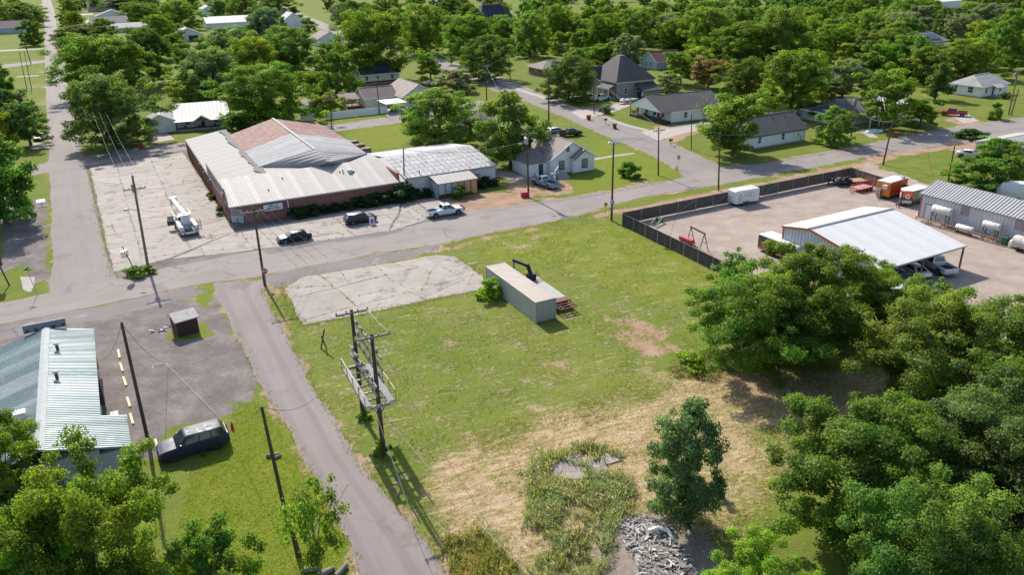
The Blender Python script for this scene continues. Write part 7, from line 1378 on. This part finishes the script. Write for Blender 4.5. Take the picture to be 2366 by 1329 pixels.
for a, b, t_ in ((L1, L2, t1), (R1, R2_, t2)):
    for f in (.45, .8): MB().bar(a.lerp(t_, f), b.lerp(t_, f), .05).obj('tie', M_RP, r)
r = thing('red_tank_cart', 'red steel box lying inside the black fence', 'box', W(1586, 562), rad(-60)); MB().bev(-1.3, -.3, .25, 1.3, .3, .8, .05).obj('body', paint('paint_box_red', (.45, .012, .01), .5), r); 
for x in (-.9, .9): MB().box(x-.1, -.25, 0, x+.1, .25, .25).obj('foot', M_PLAST, r)
for k, (u, v, u2, v2) in enumerate([(1503,522,1518,511),(1514,527,1530,514)]):
    a, b = W(u, v), W(u2, v2); r = thing('green_beam', ['left green steel loader arm lying in the yard', 'right green steel loader arm lying in the yard'][k], 'machinery', a, 0); d = b-a; MB().bar((0, 0, .25), (d.x, d.y, .7), .14, .2).obj('arm', mat('machine_green', (.07, .17, .07), .6), r); MB().bar((d.x, d.y, .0), (d.x, d.y, .8), .16).obj('end_leg', M_PLAST, r)
# tanks beside the long building
F_ = bpy.data.objects['long_metal_building'].matrix_basis
def tank(label, x, y, z, L, rr, stand, m, name='fuel_tank'):
    r = thing(name, label, 'tank', F_ @ Vector((x, y, 0)), rad(-62)); mb = MB(); n = 18
    mb.loft([[(xx, q*math.cos(a), z+rr+q*math.sin(a)) for a in np.linspace(0, 2*math.pi, n+1)[:-1]] for xx, q in ((-L/2-.12*rr, rr*.55), (-L/2, rr*.93), (-L/2+.08, rr), (L/2-.08, rr), (L/2, rr*.93), (L/2+.12*rr, rr*.55))]); mb.obj('shell', m, r, True)
    for xx in (-L*.3, L*.3):
        mb = MB(); mb.loft([[(xx+dx, (rr+.012)*math.cos(a), z+rr+(rr+.012)*math.sin(a)) for a in np.linspace(0, 2*math.pi, n+1)[:-1]] for dx in (-.03, .03)], False); mb.obj('band', M_TRIMG, r)
    MB().tube([(0, 0, z+2*rr-.03), (0, 0, z+2*rr+.14)], .09, 8).obj('filler_cap', M_TRIMG, r)
    if stand:
        for xx in (-L*.38, L*.38):
            for yy in (-rr*.8, rr*.8): MB().bar((xx, yy*1.1, 0), (xx, yy*.8, z+rr*.5), .07).obj('leg', M_TRIMD, r)
            MB().bar((xx, -rr*.85, z+.02), (xx, rr*.85, z+.02), .07).obj('saddle', M_TRIMD, r); MB().bar((xx, -rr*.85, .2), (xx, rr*.85, z-.1), .045).obj('brace', M_TRIMD, r)
        MB().bar((-L*.38, -rr*.85, .2), (L*.38, -rr*.85, z-.1), .045).obj('brace', M_TRIMD, r); MB().bar((L*.38, -rr*.85, .2), (-L*.38, -rr*.85, z-.1), .045).obj('brace', M_TRIMD, r)
    else:
        for xx in (-L*.35, L*.35): MB().box(xx-.1, -rr*.8, 0, xx+.1, rr*.8, z+.25*rr).obj('saddle', M_TRIMD, r)
    return r
M_TANK = mat('tank_white', (.60, .59, .57), .45, var=.08, dirt=((.42, .36, .32), .66)); M_TANKR = mat('tank_rusty', (.50, .46, .43), .6, var=.14, dirt=((.36, .20, .13), .55))
tank('white fuel tank on tall steel stand nearest the door', 4.0, -1.0, 1.7, 2.7, .58, True, M_TANK); tank('white fuel tank on tall stand farther from the door', 11.2, -1.0, 1.55, 2.2, .5, True, M_TANK); tank('white tank lying low between the two raised tanks', 8.0, -1.5, .25, 2.3, .5, False, M_TANK); tank('big rust-stained tank lying at the right edge', 17.6, -1.7, .3, 5.4, .85, False, M_TANKR, 'storage_tank')
r = thing('green_bin', 'green wheeled bin beside the white jug by the long building', 'bin', F_ @ Vector((13.6, -1.4, 0)), rad(-62)); MB().bev(-.35, -.4, .08, .35, .4, 1.15, .06).obj('body', mat('bin_green', (.025, .10, .05), .6), r); MB().bev(-.4, -.45, 1.15, .4, .45, 1.25, .04).obj('lid', MATS['bin_green'], r)
r = thing('white_jug', 'tall white plastic jug beside the green bin', 'jug', F_ @ Vector((14.45, -1.5, 0)), 0); MB().tube([(0, 0, 0), (0, 0, .75), (0, 0, .95), (0, 0, 1.1)], [.36, .38, .25, .1], 14).obj('body', M_TANK, r, True)
r = thing('pipe_rack', 'low rusty pipe rack along the long metal building', 'pipe rack', F_ @ Vector((1, -2.1, 0)), rad(-62)); M_RPO = mat('rust_orange', (.30, .13, .06), .85, var=.3)
for y in (0, .14): MB().bar((0, y, .75), (12.2, y, .75), .09).obj('pipe', M_RPO, r)
for k in range(7): MB().bar((k*2, 0, 0), (k*2, 0, .75), .09).obj('post', M_RPO, r)
R4 = random.Random(12)
for k in range(10): x = R4.uniform(.5, 11.5); MB().bar((x, .5, .1), (x+R4.uniform(.4, 1.4), .6, R4.uniform(.1, .3)), .16, .1).obj('scrap', R4.choice([M_RPO, M_TRIMB, M_WOOD]), r)

# ------------------------------------------------------------------ bins, mailboxes, garden clutter
M_BINR = mat('bin_red', (.22, .03, .028), .6)
def wheelie(px, label, yaw=.4, s=1.):
    r = thing('wheelie_bin', label, 'bin', W(*px), yaw, 'red wheeled bins', s); mb = MB(); mb.loft([[(-a, -b, z), (a, -b, z), (a, b, z), (-a, b, z)] for z, a, b in ((.1, .26, .28), (1.0, .36, .38))]); mb.obj('body', M_BINR, r); MB().bev(-.4, -.42, 1.0, .4, .44, 1.1, .03).obj('lid', M_BINR, r)
    for y in (-.25, .25): MB().tube([(-.32, y-.04, .12), (-.32, y+.04, .12)], .12, 10).obj('wheel', M_TYRE, r)
for px, lb in [((1360,277),'red wheeled bin beside the street by the stone house'), ((1420,297),'red wheeled bin in front of the porch house'), ((327,343),'red wheeled bin on the back street near the white garage'), ((2070,318),'red wheeled bin by the road near the leaning pole'), ((1412,226),'red bin on the porch of the stone house'), ((1662,332),'red bin behind the leafy tree')]: wheelie(px, lb, rnd.uniform(0, 3), 1.12)
r = thing('red_crate', 'red slatted crate at the foot of the transformer pole', 'crate', W(1212, 455), rad(10)); MB().bev(-.6, -.5, 0, .6, .5, .9, .05).obj('body', mat('crate_red', (.36, .03, .035), .6), r)
for k in range(3): MB().box(-.62, -.52, .1+.28*k, .62, -.505, .28+.28*k).obj('slat', MATS['crate_red'], r)
for px, lb in [((1399,287),'black mailbox on a post near the porch house'), ((1549,336),'black mailbox at the lawn beyond the slanting street'), ((1264,305),'dark round mailbox beside the thick bare pole'), ((2297,250),'white mailbox on the right lawn')]:
    r = thing('mailbox', lb, 'mailbox', W(*px), rad(30)); MB().bar((0, 0, 0), (0, 0, 1.0), .08).obj('post', M_TRIMD, r); mb = MB(); mb.ext([(-.2, 1.0), (-.2, 1.25), (-.12, 1.38), (.12, 1.38), (.2, 1.25), (.2, 1.0)], 'x', -.4, .4); mb.obj('box', M_BLK if 'white' not in lb else M_WHITEP, r)
r = thing('tarp_heap', 'heap of grey tarps and scrap beside the small white house', 'debris', W(1288, 413), rad(15)); MT_ = mat('tarp_grey', (.22, .22, .21), .9, var=.25, bmp=.5)
mb = MB(); mb.add([(-.2, -.9, 0), (2.2, -.7, 0), (1.9, .5, 1.0), (.4, .5, 1.5), (-.2, .6, 0), (2.2, .9, 0)], [(0, 1, 2, 3), (0, 3, 4), (1, 5, 2), (3, 2, 5, 4)]); mb.obj('tarp', MT_, r); MB().bev(-1.4, -.3, 0, -.3, .7, 1.1, .1).obj('covered_machine', mat('tarp_pale', (.45, .46, .48), .7, var=.2, bmp=.4), r)
MB().bar((-.6, .4, .9), (.5, .9, 2.1), .16, .12).obj('plank', M_WHITEP, r); MB().bar((-1.2, .6, 1.0), (.4, .8, 1.2), .1).obj('pole_piece', M_TRIMG, r); MB().tube([(-.9, -.9, .4), (-.8, -.88, .4)], .4, 16).obj('dish', M_WHITEP, r)
r = thing('plastic_chair', 'white plastic chair by the back door of the small white house', 'chair', W(1242, 409), rad(-70)); MB().bev(-.25, -.25, .4, .25, .25, .45, .02).obj('seat', M_WHITEP, r); MB().bev(-.27, -.25, .45, -.22, .25, .9, .02).obj('backrest', M_WHITEP, r)
for x in (-.22, .22):
    for y in (-.22, .22): MB().bar((x, y, 0), (x, y, .4), .05).obj('leg', M_WHITEP, r)
r = thing('paddling_pool', 'blue and white inflatable pool on the lawn by the road', 'pool', W(2020, 305), .3); mb = MB(); n = 24; ring_ = lambda a, b, z: [(a*math.cos(t)*1.6, b*math.sin(t), z) for t in np.linspace(0, 6.283, n+1)[:-1]]
mb.loft([ring_(1.3, 1.1, 0), ring_(1.4, 1.2, .2), ring_(1.3, 1.1, .4), ring_(1.1, .9, .38), ring_(1.0, .8, .2), ring_(1.0, .8, .08)]); mb.obj('ring', mat('pool_white', (.60, .68, .72), .4), r, True); mb = MB(); mb.add(ring_(1.05, .85, .22), [tuple(range(n))]); mb.obj('water', glassy('pool_blue', (.02, .28, .45)), r)
r = thing('yellow_toys', 'yellow and orange toys on the grass near the pool', 'toy', W(2092, 286), 0); 
for k in range(4): MB().bev(k*.9-1.5, (k % 2)*.5, 0, k*.9-.9, (k % 2)*.5+.5, .5, .08).obj('toy_piece', mat('toy_yellow', (.55, .33, .03), .5), r)
r = thing('wood_stack', 'stack of planks on the right lawn by the dark conical tree', 'wood stack', W(2118, 196), rad(-20))
for k in range(5): MB().bar((-1.8, -.4+.2*k, .2+.1*(k % 2)), (1.8, -.4+.2*k, .25+.1*(k % 2)), .18, .14).obj('plank', M_WOOD, r)
r = thing('golf_cart', 'dark cart with pale seats behind the large left tree', 'cart', W(12, 473), rad(100)); MB().bev(-1.1, -.6, .25, 1.1, .6, .7, .08).obj('body', P_BLK, r); MB().bev(-.6, -.5, .7, .0, .5, 1.1, .06).obj('seat', M_TINW, r)
for x in (-.75, .75):
    for y in (-.55, .55): wheel(r, x, y, .25, .18)
# person in pink by the shop sign
def person(px, yaw, label):
    r = thing('person', label, 'person', W(*px), yaw); J = dict(pel=(0,0,.95), bel=(0,0,1.15), che=(.02,0,1.38), nec=(.03,0,1.52), hed=(.05,0,1.63), top=(.05,0,1.76), lh=(0,.1,.9), lk=(.05,.12,.5), la=(0,.13,.08), lt=(.16,.14,.04), rh=(0,-.1,.9), rk=(-.02,-.12,.5), ra=(-.06,-.13,.08), rt=(.1,-.15,.04), ls=(.02,.19,1.43), le=(.05,.26,1.15), lw=(.16,.22,.93), lf=(.2,.21,.84), rs=(.02,-.19,1.43), re=(.14,-.25,1.18), rw=(.32,-.16,1.08), rf=(.38,-.12,1.05))
    R5 = dict(pel=.15, bel=.13, che=.15, nec=.06, hed=.095, top=.07, lh=.1, lk=.065, la=.045, lt=.04, rh=.1, rk=.065, ra=.045, rt=.04, ls=.07, le=.048, lw=.034, lf=.03, rs=.07, re=.048, rw=.034, rf=.03)
    E_ = [('pel','bel'),('bel','che'),('che','nec'),('nec','hed'),('hed','top'),('pel','lh'),('lh','lk'),('lk','la'),('la','lt'),('pel','rh'),('rh','rk'),('rk','ra'),('ra','rt'),('che','ls'),('ls','le'),('le','lw'),('lw','lf'),('che','rs'),('rs','re'),('re','rw'),('rw','rf')]
    ks = list(J); me = bpy.data.meshes.new('body'); me.from_pydata([J[k] for k in ks], [(ks.index(a), ks.index(b)) for a, b in E_], []); o = link('body', me, r); sk = o.modifiers.new('skin', 'SKIN'); 
    lay = me.skin_vertices[0].data if me.skin_vertices else None
    if lay is None: bpy.context.view_layer.objects.active = o; o.modifiers.remove(sk); bpy.ops.object.modifier_add(type='SKIN'); lay = me.skin_vertices[0].data
    for k, s in zip(ks, lay): s.radius = (R5[k], R5[k]*(1.25 if k in ('che', 'bel', 'pel') else 1)); s.use_root = (k == 'pel')
    o.modifiers.new('sub', 'SUBSURF').render_levels = 2
    m, t, b = _new('person_cloth'); z = N_z(t); c = mixc(t, sm(t, z, .93, .95), (.02, .022, .035), (.50, .06, .12)); c = mixc(t, sm(t, z, 1.49, 1.51), c, (.42, .26, .19)); c = mixc(t, sm(t, z, .07, .09), (.05, .05, .05), c); t.links.new(c, b.inputs['Base Color']); b.inputs['Roughness'].default_value = .85; me.materials.append(m)
    mb = MB(); mb.loft([[(.03+q*math.cos(a), q*.95*math.sin(a), z_) for a in np.linspace(0, 6.283, 11)[:-1]] for z_, q in ((1.56, .105), (1.68, .118), (1.76, .1), (1.81, .04))]); mb.obj('hair', mat('hair_dark', (.03, .02, .015), .7), r, True)
    for s in (-1, 1): MB().bev(.135, s*.04-.014, 1.66, .15, s*.04+.014, 1.675, .003).obj('eye', M_BLK, r)
    for nm, base_ in (('lf', 1), ('rf', -1)):
        p = Vector(J[nm])
        for k in range(5): q = p+Vector((.01, (k-2)*.016*base_, -.01)); MB().tube([q, q+Vector((.03, 0, -.05)), q+Vector((.03, 0, -.085))], [.009, .009, .007], 5).obj('finger', mat('skin', (.42, .26, .19), .6), r)
    return r
person((625, 516), rad(200), 'person in a pink top and dark trousers standing below the shop sign')
# ------------------------------------------------------------------ shrubs
for a in [
 (1452,410,377,44,'deep','round garden shrub on the bright lawn'), (1400,262,240,30,'grey','pale shrub at the pavement by the gravel driveway'), (2297,275,240,32,'mid','small round shrub on the right lawn'), (1135,688,650,55,'lime','bright weed bush at the corner of the container'), (316,638,618,50,'mid','weedy shrub patch at the foot of the lot corner pole'), (345,632,616,30,'olive','second weedy shrub patch beside the lot corner pole'),
 (470,1056,1048,10,'mid','tiny weed by the navy SUV'), (1600,850,822,70,'yel','pale weed clump left of the tree clump'), (2240,322,300,60,'dark','shrub on the right verge'), (1660,1150,1110,30,'mid','small weed bush right of the lone upright tree'), (880,1052,1020,36,'mid','weeds at the foot of the nearer rack pole'), (842,970,950,28,'mid','weeds at the foot of the farther rack pole'), (545,300,270,40,'dark','dark shrub right of the tin roof house porch'), (1062,458,432,40,'dark','dark shrub in front of the shed porch boards'), (398,300,280,26,'grey','grey shrub beside the white garage'), (1500,268,256,34,'brown','flower bed shrub before the black porch'), (1475,262,250,24,'brown','brown flower bed shrub at the porch end'), (2320,228,212,22,'dark','shrub at the corner of the pale grey house'),
]: tree(*a[:4], 'shrub', a[4], a[5], 'shrub')
k = 0
for x, y, s in [(9.3,-1.2,1.1),(10.8,-1.3,1.2),(12.4,-1.3,1.1),(14,-1.1,1.0),(15.8,-1.0,.85),(17.6,-1.1,.9),(19.2,-1.2,1.15),(20.8,-1.3,1.2),(22.3,-1.3,1.3),(23.8,-1.4,1.35),(25.2,-1.3,1.3),(26.7,-1.2,1.3),(28.2,-1.4,1.2),(30,-1.2,.9),(31.6,-1.0,.9),(41.2,-1.0,1.0),(42.6,-1.0,1.2),(44,-1.1,1.0),(27.6,-.9,1.9)]:
    T = TREES['shrub'][k % 2]; o = thing('shrub', 'dark shrub along the store front, %s from the white downpipe' % ['first','second','third','fourth','fifth','sixth','seventh','eighth','ninth','tenth','eleventh','twelfth','thirteenth','fourteenth','fifteenth','sixteenth, right of the shed porch','seventeenth','eighteenth','tallest, by the corner pole'][k] if k < 19 else '', 'shrub', S.matrix_basis @ Vector((x, y, 0)), k*1.3, 'dark shrubs along the store front'); o.scale = (.75*s, .75*s, .62*s); link('stem', T['trunk'], o); c = link('foliage', T['crown'], o); c.color = (.045, .085, .028, 1); k += 1
for x, y, s in [(-.5,16.8,.5),(-.6,19.2,.35),(-.5,9.5,.45),(-.8,6.2,.35)]:
    T = TREES['shrub'][k % 2]; o = thing('weed_clump', 'weed clump along the left brick wall, %s from the back' % {19: 'second', 20: 'first', 21: 'third', 22: 'fourth'}[k], 'weed', S.matrix_basis @ Vector((x, y, 0)), k*1.3, 'weeds along the left store wall'); o.scale = (s, s, s*.8); link('foliage', T['crown'], o).color = (.12, .15, .03, 1); k += 1

# ------------------------------------------------------------------ grass, weeds, debris: what nobody could count
def blades(name, P, hgt, spread, nb, tint, label, cat, wid=.035, seed=1, droop=.5):
    R_ = np.random.default_rng(seed); n = len(P); c = np.repeat(P, nb, 0); h = np.repeat(hgt, nb)*R_.uniform(.5, 1.15, n*nb); a = R_.uniform(0, 6.283, n*nb); d = np.stack([np.cos(a), np.sin(a)], 1); q = np.stack([-d[:, 1], d[:, 0]], 1)
    b = c[:, :2]+d*R_.uniform(0, 1, (n*nb, 1))*np.repeat(spread, nb)[:, None]; w = wid*R_.uniform(.6, 1.4, n*nb)[:, None]*(np.repeat(hgt, nb)[:, None]*2.2).clip(.5, 3); t = b+d*(h*droop*R_.uniform(.3, 1.2, n*nb))[:, None]; z0 = np.repeat(P[:, 2], nb)
    V = np.stack([np.c_[b-q*w, z0], np.c_[b+q*w, z0], np.c_[(b+t)/2+q*w*.7, z0+h*.75], np.c_[t, z0+h]], 1).reshape(-1, 3); F = np.arange(4*n*nb).reshape(-1, 4)
    br = np.clip(np.repeat(R_.normal(.5, .2, n), nb)+R_.normal(0, .12, n*nb), 0, 1); hu = np.clip(np.repeat(R_.normal(.5, .3, n), nb), 0, 1); col = np.stack([br, hu, br*0, br*0+1], 1)
    o = link(name, fast_mesh(name, V, F, M_GRASSB, np.repeat(col, 4, 0))); o.color = (*tint, 1); o['kind'] = 'stuff'; o['label'] = label; o['category'] = cat; return o
def scatter(poly, n, seed, avoid=(), wfun=None):
    pw = px_poly(poly); A = np.array(pw)[:, :2]; R_ = np.random.default_rng(seed); X = R_.uniform(A[:, 0].min(), A[:, 0].max(), n*3); Y_ = R_.uniform(A[:, 1].min(), A[:, 1].max(), n*3); ok = poly_sd(pw, X, Y_) > 0
    for p in avoid: ok &= poly_sd(px_poly(p), X, Y_) < -.1
    if wfun is not None: ok &= R_.random(len(X)) < wfun(X, Y_)
    X, Y_ = X[ok][:n], Y_[ok][:n]; return np.stack([X, Y_, np.zeros(len(X))], 1)
PAD = [(658,668),(700,640),(880,612),(1010,588),(1050,595),(1118,640),(1122,668),(700,752)]
clump = lambda X, Y_: sstep(fbm(X*.45, Y_*.45, 4), .42, .62)
G1 = scatter(Z_VACANT, 20000, 1, [PAD, Z_DRY], clump); blades('grass', G1, np.full(len(G1), .12)*(.6+.9*fbm(G1[:, 0]*.3, G1[:, 1]*.3)), np.full(len(G1), .13), 4, (.23, .27, .06), 'patchy green grass tufts over the vacant lot', 'grass', .03, 1, .8)
G2 = scatter(Z_LUSH[2], 9000, 2); blades('grass', G2, np.full(len(G2), .09), np.full(len(G2), .13), 4, (.29, .36, .035), 'bright mown grass on the lower left lawn', 'grass', .03, 2, .8)
G3 = scatter(Z_DRY, 9000, 3); blades('straw', G3, np.full(len(G3), .12), np.full(len(G3), .22), 4, (.60, .45, .27), 'cut straw strewn over the dry field', 'straw', .022, 3, 2.2)
G4 = scatter(Z_DRY, 6000, 13, (), clump); blades('grass', G4, np.full(len(G4), .15), np.full(len(G4), .15), 4, (.24, .26, .07), 'green regrowth in the dry field', 'grass', .03, 13, .8)
# verges along the paved edges
E_ = []
for ln in ([(600,668),(640,740),(690,830),(725,900),(772,970),(800,1030),(860,1110),(940,1200),(1010,1290),(1100,1440)], [(545,770),(590,870),(650,970),(720,1090),(790,1230),(835,1329)], [(1000,575),(1105,548),(1233,523),(1335,502),(1400,490)], [(655,668),(655,700),(700,755),(900,712),(1118,670)], [(262,640),(245,580),(225,500),(206,400)], [(1190,478),(1320,460),(1450,438),(1560,415)], [(1700,388),(1861,362),(2000,338)]):
    p, L = resample(ln, int(resample(ln, 2)[1]*7)); E_.append(p+RNG.normal(0, .22, p.shape))
p, L = resample([(655,660),(655,700),(700,752),(900,712),(1120,670),(1118,640),(1050,597)], 700); E_.append(p+RNG.normal(0, .4, p.shape))
E_ = np.concatenate(E_); E_ = np.c_[E_, np.zeros(len(E_))]; blades('verge_grass', E_, np.full(len(E_), .16), np.full(len(E_), .14), 4, (.26, .25, .08), 'rough grass along the road edges', 'grass', .03, 4, .8)
# weeds in the slab cracks
C_ = np.concatenate(CRACKS); C_ = np.concatenate([C_+RNG.normal(0, .08, C_.shape) for _ in range(3)]); C_ = C_[fbm(C_[:, 0]*.3, C_[:, 1]*.3) > .5]; C_ = np.c_[C_, np.full(len(C_), .03)]
blades('crack_weeds', C_, np.full(len(C_), .10), np.full(len(C_), .14), 4, (.22, .19, .06), 'weeds growing in the cracks of the concrete', 'weeds', .03, 5, .9)
# tall weeds around the debris
WZ = [(1190,1120),(1230,1050),(1280,1030),(1380,1020),(1460,1045),(1480,1120),(1500,1200),(1440,1230),(1420,1300),(1380,1400),(1180,1400),(1230,1270),(1200,1200)]
SLABZ = [(1275,1085),(1300,1070),(1345,1082),(1352,1108),(1340,1112),(1300,1108)]; SLABY = [(1305,1060),(1345,1048),(1370,1055),(1362,1078),(1330,1070)]; SLABX = [(1362,1088),(1400,1058),(1432,1066),(1425,1082),(1380,1095)]
wz = lambda X, Y_: sstep(poly_sd(px_poly(WZ), X, Y_)+3*(fbm(X*.5, Y_*.5)-.5), -.2, 1.8)*sstep(fbm(X*.8+9, Y_*.8, 3), .22, .55)
def leaf_cloud(name, poly, n, hmax, size, tint, label, seed, avoid=(), wfun=None):
    P = scatter(poly, n, seed, avoid, wfun); R_ = np.random.default_rng(seed); hh = hmax*sstep(fbm(P[:, 0]*.7, P[:, 1]*.7, 4), .25, .75); P[:, 2] = hh*R_.random(len(P))**.6+.03
    Nn = R_.normal(0, .7, (len(P), 3))+np.array([0, 0, .6]); Nn /= np.linalg.norm(Nn, axis=1)[:, None]; V, F = leaf_quads(P, Nn, size, R_, .5); c = np.stack([np.clip(.5+.9*(fbm(P[:, 0]*.9, P[:, 1]*.9)-.5)+R_.normal(0, .12, len(P)), 0, 1), np.clip(.5+1.6*(fbm(P[:, 0]*.6+5, P[:, 1]*.6)-.5), 0, 1), P[:, 0]*0, P[:, 0]*0+1], 1)
    o = link(name, fast_mesh(name, V, F, M_GRASSB, np.repeat(c, 4, 0))); o.color = (*tint, 1); o['kind'] = 'stuff'; o['label'] = label; o['category'] = 'weeds'; return o
leaf_cloud('low_weeds', WZ, 17000, .65, .15, (.27, .335, .14), 'soft grey-green weeds around the broken slabs', 61, [SLABZ, SLABY, SLABX], wz)
leaf_cloud('low_weeds', [(1010,1230),(1100,1215),(1190,1290),(1260,1400),(1040,1400)], 2600, .45, .15, (.27, .31, .09), 'soft green weeds at the bottom edge beside the lane', 62, (), lambda X, Y_: sstep(poly_sd(px_poly([(1010,1230),(1100,1215),(1190,1290),(1260,1400),(1040,1400)]), X, Y_)+3*(fbm(X*.5, Y_*.5)-.5), .2, 2.2)*sstep(fbm(X*.7+3, Y_*.7, 3), .35, .6))
leaf_cloud('low_weeds', [(1535,855),(1620,815),(1720,845),(1650,885),(1560,875)], 2500, .5, .15, (.25, .28, .12), 'soft weeds at the left foot of the tree clump', 63)
W1 = scatter(WZ, 420, 6, [SLABZ, SLABY, SLABX], wz); hw = .2+.6*fbm(W1[:, 0]*.5, W1[:, 1]*.5); blades('tall_weeds', W1, hw, np.full(len(W1), .22), 10, (.27, .29, .12), 'tall tangled weeds around the broken slabs', 'weeds', .022, 6, .55)
W2 = scatter(WZ, 260, 7, [SLABZ], wz); blades('seed_heads', W2, np.full(len(W2), .7), np.full(len(W2), .25), 8, (.42, .36, .24), 'pale seed heads among the tall weeds', 'weeds', .014, 7, .5)
W3 = scatter([(1020,1240),(1110,1220),(1180,1300),(1250,1400),(1060,1400)], 260, 8); blades('tall_weeds', W3, .3+.6*fbm(W3[:, 0]*.6, W3[:, 1]*.6), np.full(len(W3), .2), 10, (.27, .27, .09), 'rough weeds at the bottom edge beside the lane', 'weeds', .02, 8, .6)
W4 = scatter([(1540,850),(1620,820),(1700,850),(1640,880),(1560,870)], 160, 9); blades('tall_weeds', W4, np.full(len(W4), .5), np.full(len(W4), .25), 9, (.28, .25, .12), 'dry weeds at the left foot of the tree clump', 'weeds', .02, 9, .6)
W5 = scatter([(1060,1290),(1180,1300),(1250,1400),(1060,1400)], 160, 19); blades('tall_weeds', W5, np.full(len(W5), .5), np.full(len(W5), .3), 10, (.52, .40, .21), 'tan dry grass tufts at the bottom edge', 'weeds', .016, 19, .7)
DP = [(1425,1205),(1470,1190),(1545,1215),(1560,1260),(1600,1300),(1620,1400),(1480,1400),(1470,1300),(1440,1260)]
D1 = scatter(DP, 1000, 10); mbs = [MB() for _ in range(3)]; R4 = random.Random(3); cD = W(1520, 1290)
for p in D1:
    q = Vector(p)-cD; z = R4.uniform(.02, .45)*max(.15, 1-q.length/6); a = R4.uniform(0, 3.14); L = R4.choice([.12, .2, .3, .45, .8])*R4.uniform(.5, 1.1); dv = Vector((math.cos(a), math.sin(a), R4.uniform(-.35, .35)))*L/2
    c = Vector((q.x, q.y, z+.05)); R4.choice(mbs).bar(c-dv, c+dv, R4.choice([.03, .05, .09, .16])*R4.uniform(.7, 1.3), R4.uniform(.015, .05))
root = thing('debris_pile', 'pile of pale splintered boards and rubble beside the lone tree', 'debris', cD, 0)
for mb, m_ in zip(mbs, (mat('debris_pale', (.27, .25, .235), .9, var=.45), mat('debris_grey', (.22, .205, .19), .9, var=.4), mat('debris_white', (.40, .40, .40), .8, var=.15))): o = mb.obj('splinters', m_, root); o['kind'] = 'stuff'
mb = MB(); mb.tube([(-.3, 2.0, .5), (.4, 2.2, .6), (1.0, 2.0, .5), (1.3, 1.4, .25)], .13, 8); mb.obj('pipe', M_WHITEP, root); mb = MB(); mb.add([(4.2*math.cos(a)*r_, 4.8*math.sin(a)*r_, .22*(1-r_)) for r_ in (.2, .6, 1.0) for a in np.linspace(0, 6.283, 15)[:-1]]+[(0, 0, .25)], [(k, (k+1) % 14, 14+(k+1) % 14, 14+k) for k in range(14)]+[(14+k, 14+(k+1) % 14, 28+(k+1) % 14, 28+k) for k in range(14)]+[(42, (k+1) % 14, k) for k in range(14)]); mb.obj('rubble_mound', mat('mound', (.20, .165, .135), .95, var=.4, scale=3, bmp=.5), root)
